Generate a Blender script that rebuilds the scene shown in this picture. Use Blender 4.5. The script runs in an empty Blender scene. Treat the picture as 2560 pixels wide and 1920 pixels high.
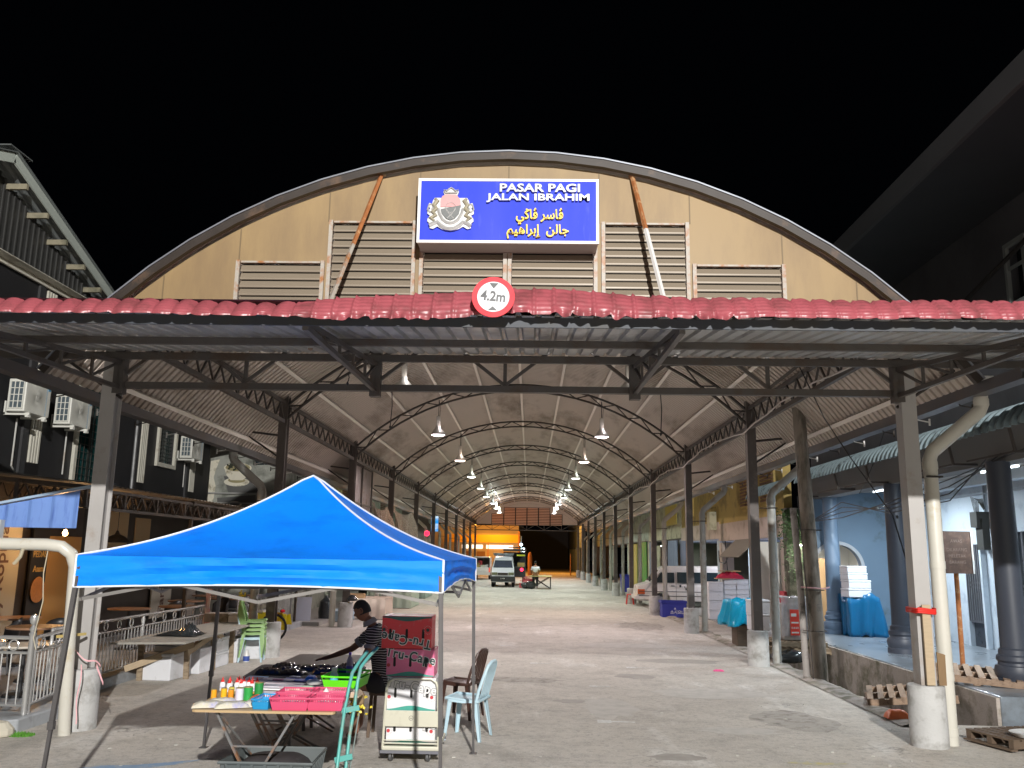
import bpy, bmesh, math, random
from mathutils import Vector, Matrix
random.seed(7)
sc = bpy.context.scene
COL = sc.collection
# ---------------------------------------------------------------- camera
cam_d = bpy.data.cameras.new('camera'); cam_d.sensor_width = 36; cam_d.lens = 36*2180/2560
cam_d.clip_start = .05; cam_d.clip_end = 600
cam = bpy.data.objects.new('camera', cam_d); COL.objects.link(cam)
cr = Vector((0.99967592, 0.02025661, 0.01541808)); cu = Vector((-0.01126061, -0.19131241, 0.9814646)); cf = Vector((-0.02283081, 0.98132015, 0.19102231))
M = Matrix.Identity(4)
for i in range(3):
    M[i][0] = cr[i]; M[i][1] = cu[i]; M[i][2] = -cf[i]
M.translation = Vector((0, 0, 2.1))
cam.matrix_world = M
sc.camera = cam
# ---------------------------------------------------------------- night sky
w = bpy.data.worlds.new('World'); sc.world = w; w.use_nodes = True
w.node_tree.nodes['Background'].inputs[0].default_value = (.35, .45, .7, 1)
w.node_tree.nodes['Background'].inputs[1].default_value = .0012
sc.view_settings.view_transform = 'Standard'; sc.view_settings.look = 'None'
sc.view_settings.exposure = 0; sc.view_settings.gamma = 1
try:
    sc.cycles.use_denoising = True; sc.cycles.max_bounces = 6; sc.cycles.diffuse_bounces = 3; sc.cycles.transparent_max_bounces = 6
    sc.cycles.sample_clamp_indirect = 6; sc.cycles.caustics_reflective = False; sc.cycles.caustics_refractive = False
except Exception: pass
# ---------------------------------------------------------------- lamps that light the place
def lamp(kind, loc, power, color, parent=None, size=.2, rot=None, spot=None, sizey=None):
    l = bpy.data.lights.new('lamp_light', kind); l.energy = power; l.color = color
    if kind == 'AREA':
        l.size = size
        if sizey: l.shape = 'RECTANGLE'; l.size_y = sizey
    else: l.shadow_soft_size = size
    if spot: l.spot_size = math.radians(spot); l.spot_blend = .35
    o = bpy.data.objects.new('lamp_light', l); COL.objects.link(o); o.location = loc
    if rot: o.rotation_euler = rot
    if parent: o.parent = parent
    return o
# the street lamp behind the photographer
STREET = (2.8, -11.0, 9.8)
lamp('POINT', STREET, 30000, (1.0, .975, .94), size=.14)
# ---------------------------------------------------------------- materials
MATS = {}
def mat(name, col, rough=.6, metal=0, var=.12, scale=6, dirt=None, dirt_amt=.0, dirt_scale=2.5, bump=0, bscale=40, emit=None, estr=0, alpha=1, trans=0, spec=.5, detail=6, stretch=None, coat=0):
    if name in MATS: return MATS[name]
    m = bpy.data.materials.new(name); m.use_nodes = True; nt = m.node_tree; N = nt.nodes; L = nt.links
    b = N['Principled BSDF']
    c = (*col, 1)
    b.inputs['Roughness'].default_value = rough; b.inputs['Metallic'].default_value = metal
    b.inputs['Specular IOR Level'].default_value = spec
    if coat: b.inputs['Coat Weight'].default_value = coat; b.inputs['Coat Roughness'].default_value = .1
    tc = N.new('ShaderNodeTexCoord'); mp = N.new('ShaderNodeMapping'); L.new(tc.outputs['Object'], mp.inputs[0])
    if stretch: mp.inputs['Scale'].default_value = stretch
    if var or dirt:
        n = N.new('ShaderNodeTexNoise'); n.inputs['Scale'].default_value = scale; n.inputs['Detail'].default_value = detail
        L.new(mp.outputs[0], n.inputs['Vector'])
        mx = N.new('ShaderNodeMix'); mx.data_type = 'RGBA'
        mx.inputs[6].default_value = tuple(max(0, v*(1-var)) for v in col)+(1,)
        mx.inputs[7].default_value = tuple(min(1, v*(1+var)) for v in col)+(1,)
        L.new(n.outputs['Fac'], mx.inputs[0]); out = mx.outputs[2]
        if dirt:
            n2 = N.new('ShaderNodeTexNoise'); n2.inputs['Scale'].default_value = dirt_scale; n2.inputs['Detail'].default_value = 8; n2.inputs['Roughness'].default_value = .65
            L.new(mp.outputs[0], n2.inputs['Vector'])
            r = N.new('ShaderNodeValToRGB'); r.color_ramp.elements[0].position = .62-dirt_amt*.35; r.color_ramp.elements[1].position = .74-dirt_amt*.2
            L.new(n2.outputs['Fac'], r.inputs[0])
            m2 = N.new('ShaderNodeMix'); m2.data_type = 'RGBA'; L.new(out, m2.inputs[6]); m2.inputs[7].default_value = (*dirt, 1)
            L.new(r.outputs[0], m2.inputs[0]); out = m2.outputs[2]
        L.new(out, b.inputs['Base Color'])
        # roughness variation
        mr = N.new('ShaderNodeMapRange'); mr.inputs[3].default_value = max(.02, rough-.1); mr.inputs[4].default_value = min(1, rough+.1)
        L.new(n.outputs['Fac'], mr.inputs[0]); L.new(mr.outputs[0], b.inputs['Roughness'])
    else: b.inputs['Base Color'].default_value = c
    if bump:
        n3 = N.new('ShaderNodeTexNoise'); n3.inputs['Scale'].default_value = bscale; n3.inputs['Detail'].default_value = 5
        L.new(mp.outputs[0], n3.inputs['Vector'])
        bp = N.new('ShaderNodeBump'); bp.inputs['Strength'].default_value = bump; bp.inputs['Distance'].default_value = .02
        L.new(n3.outputs['Fac'], bp.inputs['Height']); L.new(bp.outputs[0], b.inputs['Normal'])
    if emit: b.inputs['Emission Color'].default_value = (*emit, 1); b.inputs['Emission Strength'].default_value = estr
    if alpha < 1: b.inputs['Alpha'].default_value = alpha
    if trans: b.inputs['Transmission Weight'].default_value = trans
    MATS[name] = m
    return m
def S(r, g, b):
    f = lambda v: (v/255/12.92) if v <= 10 else ((v/255+.055)/1.055)**2.4
    return (f(r), f(g), f(b))
# ---------------------------------------------------------------- mesh builder
class MB:
    def __init__(s): s.v = []; s.f = []; s.mi = []; s.cur = 0
    def add(s, vs, fs, T=None):
        o = len(s.v)
        s.v += [tuple(T @ Vector(p)) if T else tuple(p) for p in vs]
        for f in fs: s.f.append([i+o for i in f]); s.mi.append(s.cur)
        return s
    def bx(s, x0, x1, y0, y1, z0, z1, T=None):
        vs = [(x, y, z) for z in (z0, z1) for y in (y0, y1) for x in (x0, x1)]
        return s.add(vs, [(0, 2, 3, 1), (4, 5, 7, 6), (0, 1, 5, 4), (2, 6, 7, 3), (0, 4, 6, 2), (1, 3, 7, 5)], T)
    def bar(s, p, q, w, h=None, up=(0, 0, 1)):
        p = Vector(p); q = Vector(q); h = h or w; d = (q-p); L = d.length
        if L < 1e-6: return s
        d.normalize(); up = Vector(up)
        if abs(d.dot(up)) > .98: up = Vector((0, 1, 0))
        a = d.cross(up).normalized(); b = a.cross(d).normalized()
        vs = [p+a*sx*w/2+b*sz*h/2 for sx, sz in ((-1, -1), (1, -1), (1, 1), (-1, 1))]
        vs += [v+d*L for v in vs]
        return s.add(vs, [(3, 2, 1, 0), (4, 5, 6, 7), (0, 1, 5, 4), (1, 2, 6, 5), (2, 3, 7, 6), (3, 0, 4, 7)])
    def tube(s, pts, r, n=8, cap=True, closed=False):
        pts = [Vector(p) for p in pts]; k = len(pts); vs = []; prev = None
        rs = r if isinstance(r, (list, tuple)) else [r]*k
        for i, p in enumerate(pts):
            if closed: d = (pts[(i+1) % k]-pts[i-1])
            else: d = (pts[min(i+1, k-1)]-pts[max(i-1, 0)])
            d.normalize()
            if prev is None:
                u = Vector((0, 0, 1)) if abs(d.z) < .9 else Vector((1, 0, 0))
                a = d.cross(u).normalized()
            else:
                a = (prev-d*prev.dot(d))
                a = a.normalized() if a.length > 1e-5 else d.cross(Vector((0, 0, 1))).normalized()
            prev = a; b = d.cross(a)
            for j in range(n):
                t = 2*math.pi*j/n; vs.append(p+(a*math.cos(t)+b*math.sin(t))*rs[i])
        fs = []
        for i in range(k if closed else k-1):
            i2 = (i+1) % k
            for j in range(n): fs.append((i*n+j, i*n+(j+1) % n, i2*n+(j+1) % n, i2*n+j))
        if cap and not closed: fs += [tuple(reversed(range(n))), tuple(range((k-1)*n, k*n))]
        return s.add(vs, fs)
    def lathe(s, prof, c=(0, 0, 0), n=16, sx=1, sy=1, T=None):
        vs = []; fs = []; k = len(prof)
        for r, z in prof:
            for j in range(n):
                t = 2*math.pi*j/n; vs.append((c[0]+r*math.cos(t)*sx, c[1]+r*math.sin(t)*sy, c[2]+z))
        for i in range(k-1):
            for j in range(n): fs.append((i*n+j, i*n+(j+1) % n, (i+1)*n+(j+1) % n, (i+1)*n+j))
        fs += [tuple(reversed(range(n))), tuple(range((k-1)*n, k*n))]
        return s.add(vs, fs, T)
    def prism(s, poly, T, d):
        # poly in local xy, extruded along local z from 0 to d
        n = len(poly); vs = [(x, y, 0) for x, y in poly]+[(x, y, d) for x, y in poly]
        fs = [tuple(reversed(range(n))), tuple(range(n, 2*n))]+[(i, (i+1) % n, n+(i+1) % n, n+i) for i in range(n)]
        return s.add(vs, fs, T)
    def grid(s, fn, nu, nv):
        vs = [fn(i/nu, j/nv) for i in range(nu+1) for j in range(nv+1)]
        fs = [(i*(nv+1)+j, (i+1)*(nv+1)+j, (i+1)*(nv+1)+j+1, i*(nv+1)+j+1) for i in range(nu) for j in range(nv)]
        return s.add(vs, fs)
    def build(s, name, m, parent=None, smooth=False, bevel=0, solid=0, loc=None):
        me = bpy.data.meshes.new(name)
        me.from_pydata([tuple(v) for v in s.v], [], s.f)
        ms = m if isinstance(m, (list, tuple)) else [m]
        for x in ms: me.materials.append(x)
        if len(ms) > 1: me.polygons.foreach_set('material_index', s.mi)
        if smooth: me.polygons.foreach_set('use_smooth', [True]*len(me.polygons))
        me.update()
        o = bpy.data.objects.new(name, me); COL.objects.link(o)
        if smooth and smooth != 'full':
            try: me.set_sharp_from_angle(angle=math.radians(38))
            except Exception: pass
        if parent: o.parent = parent
        if loc: o.location = loc
        if solid:
            md = o.modifiers.new('solid', 'SOLIDIFY'); md.thickness = solid; md.offset = 0
        if bevel:
            md = o.modifiers.new('bevel', 'BEVEL'); md.width = bevel; md.segments = 2; md.limit_method = 'ANGLE'; md.angle_limit = math.radians(40)
        return o
def frame(ox, xa, ya):
    # matrix with origin ox, local x axis xa, local y axis ya, local z = xa x ya
    xa = Vector(xa).normalized(); ya = Vector(ya).normalized(); za = xa.cross(ya)
    T = Matrix.Identity(4)
    for i in range(3): T[i][0] = xa[i]; T[i][1] = ya[i]; T[i][2] = za[i]
    T.translation = Vector(ox); return T
def tag(o, label, cat, group=None):
    o['label'] = label; o['category'] = cat
    if group: o['group'] = group
    return o
def struct(o): o['kind'] = 'structure'; return o
def thing(name, label, cat, loc=(0, 0, 0), group=None, rz=0):
    o = bpy.data.objects.new(name, None); COL.objects.link(o); o.empty_display_size = .2
    o.location = loc; o.rotation_euler = (0, 0, rz)
    return tag(o, label, cat, group)
def dup(root, loc, rz=None, label=None):
    r = root.copy(); COL.objects.link(r); r.location = loc
    if rz is not None: r.rotation_euler = (0, 0, rz)
    if label: r['label'] = label
    for ch in list(root.children):
        c = ch.copy(); COL.objects.link(c); c.parent = r
        for g in list(ch.children):
            d = g.copy(); COL.objects.link(d); d.parent = c
    return r
_txt = {}
def txt(body, size=1, ext=.02, off=0, sx=1, sp=1):
    key = (body, size, ext, off, sx, sp)
    if key in _txt: return _txt[key]
    cu_ = bpy.data.curves.new('lettering', 'FONT'); cu_.body = body; cu_.size = size; cu_.extrude = ext/2; cu_.offset = off; cu_.align_x = 'CENTER'; cu_.align_y = 'CENTER'
    cu_.resolution_u = 3; cu_.space_character = sp
    o = bpy.data.objects.new('lettering', cu_); COL.objects.link(o); bpy.context.view_layer.update()
    dg = bpy.context.evaluated_depsgraph_get(); me = o.evaluated_get(dg).to_mesh()
    vs = [(v.co.x*sx, v.co.y, v.co.z) for v in me.vertices]; fs = [tuple(p.vertices) for p in me.polygons]
    o.evaluated_get(dg).to_mesh_clear(); bpy.data.objects.remove(o); bpy.data.curves.remove(cu_)
    _txt[key] = (vs, fs); return vs, fs
KF = 1.127
def far(o):
    # right-hand row: same bearings, one size farther out
    o.scale = (KF, KF, KF); l = o.location; o.location = (l[0]*KF, l[1]*KF, 2.1+(l[2]-2.1)*KF); return o
def box_faces(x0, x1, y0, y1, z0, z1): return MB().bx(x0, x1, y0, y1, z0, z1)
# ---------------------------------------------------------------- shared materials
STEEL = mat('painted_steel', (.075, .066, .06), .5, .0, .2, 5, dirt=(.07, .045, .03), dirt_amt=.35, dirt_scale=3, bump=.1)
STEEL2 = mat('dark_steel', (.04, .034, .03), .5, .0, .2, 5, dirt=(.05, .03, .02), dirt_amt=.4)
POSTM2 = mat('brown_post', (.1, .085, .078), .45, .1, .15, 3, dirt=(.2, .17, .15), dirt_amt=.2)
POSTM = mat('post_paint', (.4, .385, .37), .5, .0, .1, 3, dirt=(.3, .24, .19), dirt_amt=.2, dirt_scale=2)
ZINC = mat('zinc_sheet', (.5, .435, .38), .5, 0, .12, 1.2, dirt=(.22, .17, .13), dirt_amt=.35, dirt_scale=.8, stretch=(1, .25, 1))
ZINC2 = mat('canopy_sheet', (.42, .42, .41), .4, .4, .12, 1.5, dirt=(.2, .18, .16), dirt_amt=.3, dirt_scale=1)
PURL = mat('pale_purlin', (.75, .7, .64), .45, .1, .08, 3)
RED = mat('red_tile_sheet', (.29, .068, .082), .38, 0, .2, 4, dirt=(.18, .05, .055), dirt_amt=.45, dirt_scale=5, bump=.15, bscale=14)
TAN = mat('tan_panel', (.31, .215, .1), .55, 0, .08, .5, dirt=(.235, .16, .08), dirt_amt=.6, dirt_scale=1.1, stretch=(1.4, 1, .35), bump=.08, bscale=2)
LOUV = mat('louvre_blade', (.26, .215, .16), .45, .1, .08, 2, stretch=(.4, 1, 1))
RUSTW = mat('white_paint_rusting', (.4, .37, .32), .5, 0, .06, 6, dirt=(.35, .14, .04), dirt_amt=.45, dirt_scale=7)
RUST = mat('rust', (.36, .13, .04), .8, 0, .3, 12, dirt=(.55, .35, .18), dirt_amt=.3, dirt_scale=9)
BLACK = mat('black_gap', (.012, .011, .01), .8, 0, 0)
CONC = mat('concrete', (.5, .5, .49), .8, 0, .1, 5, dirt=(.3, .29, .27), dirt_amt=.35, dirt_scale=4, bump=.25, bscale=30)
CONCR = mat('old_concrete', (.42, .37, .33), .85, 0, .2, 4, dirt=(.16, .15, .1), dirt_amt=.5, dirt_scale=3, bump=.3)
PVC = mat('cream_pvc', (.6, .58, .51), .35, 0, .05, 3, dirt=(.5, .42, .28), dirt_amt=.0, dirt_scale=2)
PVCG = mat('grey_pvc', (.45, .45, .42), .4, 0, .08, 3, dirt=(.3, .24, .18), dirt_amt=.3, dirt_scale=3)
WHITE = mat('white_paint', (.78, .78, .76), .4, 0, .04, 5)
BLKP = mat('black_plastic', (.02, .02, .022), .4, 0, .2, 10)
CHROME = mat('stainless', (.62, .62, .61), .22, .65, .03, 5)
WOOD = mat('weathered_wood', (.36, .28, .19), .75, 0, .25, 7, dirt=(.18, .13, .08), dirt_amt=.35, dirt_scale=4, bump=.3, stretch=(1, 6, 6))
WOODD = mat('dark_wood', (.13, .09, .06), .7, 0, .3, 7, stretch=(1, 6, 6), bump=.2)
GLASS = mat('dark_glass', (.02, .03, .035), .08, 0, 0)
# ---------------------------------------------------------------- ground
def road_mat():
    m = bpy.data.materials.new('worn_road'); m.use_nodes = True; nt = m.node_tree; N = nt.nodes; L = nt.links; b = N['Principled BSDF']
    tc = N.new('ShaderNodeTexCoord')
    def noise(sc_, det=6, rough=.6, st=(1, 1, 1)):
        mp = N.new('ShaderNodeMapping'); mp.inputs['Scale'].default_value = st; L.new(tc.outputs['Object'], mp.inputs[0])
        n = N.new('ShaderNodeTexNoise'); n.inputs['Scale'].default_value = sc_; n.inputs['Detail'].default_value = det; n.inputs['Roughness'].default_value = rough
        L.new(mp.outputs[0], n.inputs['Vector']); return n.outputs['Fac']
    def ramp(src, a, b_, ca=0, cb=1):
        r = N.new('ShaderNodeMapRange'); r.inputs[1].default_value = a; r.inputs[2].default_value = b_; r.inputs[3].default_value = ca; r.inputs[4].default_value = cb
        L.new(src, r.inputs[0]); return r.outputs[0]
    def mix(f, a, c):
        x = N.new('ShaderNodeMix'); x.data_type = 'RGBA'
        L.new(f, x.inputs[0])
        for i, s in ((6, a), (7, c)):
            if isinstance(s, tuple): x.inputs[i].default_value = (*s, 1)
            else: L.new(s, x.inputs[i])
        return x.outputs[2]
    c = mix(noise(.35, 5), (.42, .385, .34), (.64, .595, .53))
    c = mix(ramp(noise(1.6, 8, .7), .48, .64, 0, .6), c, (.33, .305, .27))
    c = mix(ramp(noise(.9, 6, .65, (1, .35, 1)), .56, .7, 0, .8), c, (.74, .72, .68))
    c = mix(ramp(noise(11, 6, .75), .5, .64, 0, .6), c, (.27, .255, .23))
    c = mix(ramp(noise(48, 3, .6), .56, .66, 0, .6), c, (.72, .71, .68))
    c = mix(ramp(noise(.22, 3, .5, (1, .5, 1)), .62, .7, 0, .45), c, (.3, .27, .24))
    # cracks
    v = N.new('ShaderNodeTexVoronoi'); v.feature = 'DISTANCE_TO_EDGE'; v.inputs['Scale'].default_value = .42
    mpv = N.new('ShaderNodeMapping'); L.new(tc.outputs['Object'], mpv.inputs[0])
    nz = N.new('ShaderNodeTexNoise'); nz.inputs['Scale'].default_value = 1.8; nz.inputs['Detail'].default_value = 7
    L.new(mpv.outputs[0], nz.inputs['Vector'])
    ad = N.new('ShaderNodeVectorMath'); ad.operation = 'MULTIPLY_ADD'; L.new(nz.outputs['Color'], ad.inputs[0]); ad.inputs[1].default_value = (1.6, 1.6, 0); L.new(mpv.outputs[0], ad.inputs[2])
    L.new(ad.outputs[0], v.inputs['Vector'])
    ck = ramp(v.outputs['Distance'], .001, .006, 1, 0)
    mk = N.new('ShaderNodeMath'); mk.operation = 'MULTIPLY'; L.new(ck, mk.inputs[0]); L.new(ramp(noise(.6, 3), .5, .62, 0, .55), mk.inputs[1])
    c = mix(mk.outputs[0], c, (.12, .11, .1))
    L.new(c, b.inputs['Base Color'])
    L.new(ramp(noise(2.5, 6), .3, .7, .62, .9), b.inputs['Roughness'])
    bp = N.new('ShaderNodeBump'); bp.inputs['Strength'].default_value = .6; bp.inputs['Distance'].default_value = .025
    hm = N.new('ShaderNodeMath'); hm.operation = 'SUBTRACT'; L.new(noise(22, 8, .7), hm.inputs[0]); L.new(mk.outputs[0], hm.inputs[1])
    L.new(hm.outputs[0], bp.inputs['Height']); L.new(bp.outputs[0], b.inputs['Normal'])
    return m
ROAD = road_mat()
struct(MB().bx(-150, 150, -60, 300, -1.2, -.5).build('ground', mat('soil', (.12, .1, .08), .9, 0, .3, 3)))
rd = MB()
rd.bx(-40, 5.12, -40, 180, -.49, 0); rd.bx(5.12, 40, -40, 12.1, -.49, 0); rd.bx(5.12, 40, 84, 180, -.49, 0); rd.bx(5.12, 6.2, 23.5, 84, -.49, -.03)
struct(rd.build('road', ROAD))
# uneven broken kerb strip along the drain
rnd = random.Random(3)
kb = MB()
def kf(u, v):
    y = 11.9+u*40; x = 4.78+v*.42+(.06*math.sin(y*1.7)+.05*math.sin(y*4.1+1) if v > .9 else 0)
    return (x, y, .012+.03*math.sin(v*3.1)+(.014*math.sin(y*6)+.01*math.sin(y*13) if 0 < v < 1 else 0) - (.05 if v > .9 else 0))
kb.grid(kf, 200, 5)
struct(kb.build('kerb', CONCR, smooth=True))
# verandah floor at the right
VFL = mat('verandah_tile', (.2, .235, .27), .3, 0, .2, 2.5, dirt=(.12, .13, .14), dirt_amt=.35, dirt_scale=1.5, stretch=(1, .6, 1))
pv = MB(); pv.bx(6.22, 9.6, 12.2, 22.4, -.45, .35)
struct(pv.build('pavement', [VFL], bevel=.02))
pw = MB(); pw.bx(6.17, 6.22, 12.22, 22.4, -.47, .33)
struct(pw.build('kerb_wall', CONCR))
pv = MB(); pv.bx(6.2, 11, 22.42, 95, -.45, .0)
struct(pv.build('pavement_old', mat('old_floor', (.33, .32, .3), .7, 0, .2, 3)))
pv = MB(); pv.bx(-9.7, -5.98, 25.5, 83, -.3, .1)
struct(pv.build('pavement_left', mat('old_floor', (.33, .32, .3))))
# cafe terrace at the left
te = MB(); pts = [(-14, 10.45), (-6.1, 10.25), (-5.85, 10.45), (-5.82, 12.2), (-6.42, 12.45), (-6.42, 25.4), (-14, 25.4)]
te.prism(pts, Matrix.Translation((0, 0, -.1)), .25)
struct(te.build('terrace', mat('terrace_floor', (.36, .38, .4), .5, 0, .12, 3, dirt=(.2, .2, .2), dirt_amt=.4, dirt_scale=2), bevel=.02))
kt = MB(); kt.bx(-14, -6.0, 9.9, 10.3, 0, .09); kt.lathe([(.02, 0), (.2, 0), (.19, .08), (.12, .15), (.02, .17)], (-5.98, 10.25, 0), 14, 1, .8)
struct(kt.build('terrace_kerb', mat('kerb_paint', (.56, .52, .42), .7, 0, .15, 4, dirt=(.12, .16, .05), dirt_amt=.4, dirt_scale=2), bevel=.03))
# painted marks and litter on the road
PM = mat('worn_white_paint', (.68, .68, .66), .7, 0, .15, 9, dirt=(.5, .48, .45), dirt_amt=.5, dirt_scale=18)
mk = MB()
for x, y, s in ((.98, 11.85, 1), (1.05, 14.9, .7), (1.95, 17.4, 1), (.95, 20.1, .5), (.1, 17.8, .8), (-.6, 21, .9), (3.3, 31.5, 1.3), (1.2, 24.5, .6), (2.7, 28, 1), (-.7, 27, .7), (-1.1, 19.2, .7), (2.3, 22.2, .5)):
    a = .09*s; mk.prism([(-a, -a*1.1), (a, -a*1.1), (a, -.03), (a+.3*s, -.025), (a+.3*s, .025), (a, .03), (a, a), (-a, a)], Matrix.Translation((x, y, .004)) @ Matrix.Rotation(rnd.uniform(-.1, .1), 4, 'Z'), .003)
struct(mk.build('road_marking', PM))
PA = [mat('road_patch_dark', (.41, .38, .34), .85, 0, .25, 3, dirt=(.2, .185, .165), dirt_amt=.4, dirt_scale=6, bump=.4, bscale=40), mat('road_patch_pale', (.53, .5, .46), .8, 0, .15, 3, dirt=(.45, .43, .39), dirt_amt=.5, dirt_scale=5, bump=.4, bscale=40), mat('oil_stain', (.31, .285, .255), .6, 0, .3, 4, dirt=(.36, .34, .3), dirt_amt=.6, dirt_scale=5)]
for i, (x, y, a, b, k) in enumerate(((1.15, 12.9, .35, .8, 1), (2.6, 11.4, .5, .25, 1), (-.2, 15.5, .7, .3, 0), (2.9, 14.4, .9, .5, 1), (1.9, 16.2, .35, .3, 2), (.6, 13.4, .22, .16, 2), (3.5, 12.2, .5, .7, 0), (-3.4, 17.2, .9, .6, 0), (2.2, 21.5, 1.2, .6, 1), (-1.5, 24, 1.0, .8, 2), (3.4, 27.5, .7, 1.5, 0), (-.6, 31, 1.2, .7, 1), (1.6, 9.9, .3, .16, 2), (3.1, 18.6, .8, .4, 2), (-4.3, 12.6, .5, .7, 1))):
    q = random.Random(i); n = 22; c = MB(); c.prism([(a*(1+q.uniform(-.22, .22))*math.cos(6.2832*j/n), b*(1+q.uniform(-.22, .22))*math.sin(6.2832*j/n)) for j in range(n)], Matrix.Translation((x, y, .0012+.0004*(i % 3))), .001)
    struct(c.build('road_patch', PA[k]))
bl = MB(); bl.prism([(-.5, -.12), (-.2, -.2), (.15, -.08), (.5, .03), (.75, .12), (.9, .26), (.6, .2), (.3, .13), (0, .16), (-.3, .05)], Matrix.Translation((-4.12, 8.85, .004)) @ Matrix.Rotation(.25, 4, 'Z'), .002)
struct(bl.build('blue_paint_mark', mat('worn_blue_paint', (.22, .33, .48), .7, 0, .2, 9, dirt=(.42, .41, .38), dirt_amt=.35, dirt_scale=9)))
yl = MB(); yl.prism([(-.3, -.02), (0, -.1), (.3, -.03), (.35, .02), (.1, .03), (-.2, .09)], Matrix.Translation((3.0, 9.75, .004)), .002)
struct(yl.build('yellow_paint_mark', mat('worn_yellow_paint', (.55, .48, .2), .7, 0, .2, 9, dirt=(.42, .41, .38), dirt_amt=.8, dirt_scale=9)))
lt = MB()
for i in range(150):
    y = 9+rnd.random()**1.6*45; x = rnd.uniform(-4.6, 4.4); s = rnd.uniform(.008, .03); a = rnd.uniform(0, 6)
    p = [(s*rnd.uniform(.5, 1.4)*math.cos(a+t), s*rnd.uniform(.4, 1.2)*math.sin(a+t)) for t in (0, 1.2, 2.4, 3.6, 5)]
    lt.prism(p, Matrix.Translation((x, y, .002)), rnd.uniform(.003, .01))
o = lt.build('litter', mat('paper_litter', (.62, .6, .55), .8, 0, .2, 20)); o['kind'] = 'stuff'; tag(o, 'tiny scraps of pale litter scattered over the road', 'litter')
ms = MB()
for i in range(500):
    a = rnd.uniform(0, 6.28); r_ = rnd.random()**.5
    x = -5.72+r_*.13*math.cos(a)*1.2; y = 10.3+r_*.1*math.sin(a); h = rnd.uniform(.01, .045); s = .006; t = rnd.uniform(0, 3.1)
    ms.add([(x-s*math.cos(t), y-s*math.sin(t), 0), (x+s*math.cos(t), y+s*math.sin(t), 0), (x+rnd.uniform(-.012, .012), y+rnd.uniform(-.012, .012), h)], [(0, 1, 2)])
o = ms.build('moss', mat('moss_green', (.1, .3, .03), .8, 0, .3, 20)); o['kind'] = 'stuff'; tag(o, 'bright green moss at the foot of the near left pedestal', 'moss')
# ---------------------------------------------------------------- market hall
CX = -.33; FY = [10.75+7.3*i for i in range(11)]
HY0, HY1 = 10.55, 84.0
R0 = 7.15; ZC = -.02
hall = thing('market_hall', 'long open market hall with arched zinc roof on steel posts and tan louvred gable', 'market hall', (CX, FY[0], 0))
def hb(mb, name, m, **k):
    # parts are written in world coordinates and shifted into the hall's frame
    o = mb.build(name, m, hall, **k); o.location = (-CX, -FY[0], 0); return o
def arc(ang, R=R0): return (CX+R*math.sin(ang), ZC+R*math.cos(ang))
AE = math.asin(5.75/R0)
# roof: corrugated sheet bent along the arch
rf = MB(); pitch = .18; n = int((HY1-HY0)/pitch); na = 30
prof = [(0, 0), (.6, 0), (.66, .055), (.94, .055)]
ys = []
for i in range(n):
    for a, h in prof: ys.append((HY0+(i+a)*pitch, h))
vs = []
for y, h in ys:
    for j in range(na+1):
        x, z = arc(-AE+2*AE*j/na, R0+h); vs.append((x, y, z))
fs = [(i*(na+1)+j, (i+1)*(na+1)+j, (i+1)*(na+1)+j+1, i*(na+1)+j+1) for i in range(len(ys)-1) for j in range(na)]
rf.add(vs, fs); hb(rf, 'roof_sheet', ZINC)
# purlins
for k in range(-5, 6):
    a = (k*1.2 if abs(k) < 5 else math.copysign(AE-.03, k)*R0)/R0
    x, z = arc(a, R0-.05); t = Vector((math.sin(a), 0, math.cos(a)))
    hb(MB().bar((x, HY0+.2, z), (x, HY1-.1, z), .07, .07, up=t), 'purlin', PURL)
# verge flashing along the gable edge
for gy, s in ((HY0, -1), (HY1, 1)):
    fl = MB(); fl2 = MB(); seg = 22
    for j in range(seg):
        a0 = -AE+2*AE*j/seg; a1 = -AE+2*AE*(j+1)/seg
        for m_, Ra, Rb, ya, yb in ((fl, R0-.045, R0+.05, gy+s*.02, gy+s*.1), (fl2, R0+.052, R0+.07, gy-s*.3, gy+s*.12)):
            p = [arc(a0, Ra), arc(a1, Ra), arc(a1, Rb), arc(a0, Rb)]
            y0_, y1_ = min(ya, yb), max(ya, yb)
            vs = [(x, y0_, z) for x, z in p]+[(x, y1_, z) for x, z in p]
            m_.add(vs, [(0, 1, 2, 3), (7, 6, 5, 4), (0, 4, 5, 1), (3, 2, 6, 7), (1, 5, 6, 2), (0, 3, 7, 4)])
    hb(fl, 'verge_flashing', mat('brown_flashing', (.03, .022, .017), .5, 0, .3, 4, dirt=(.1, .06, .035), dirt_amt=.2, dirt_scale=3)); hb(fl2, 'roof_edge_trim', mat('trim_zinc', (.28, .3, .34), .35, .4, .05, 4))
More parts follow.
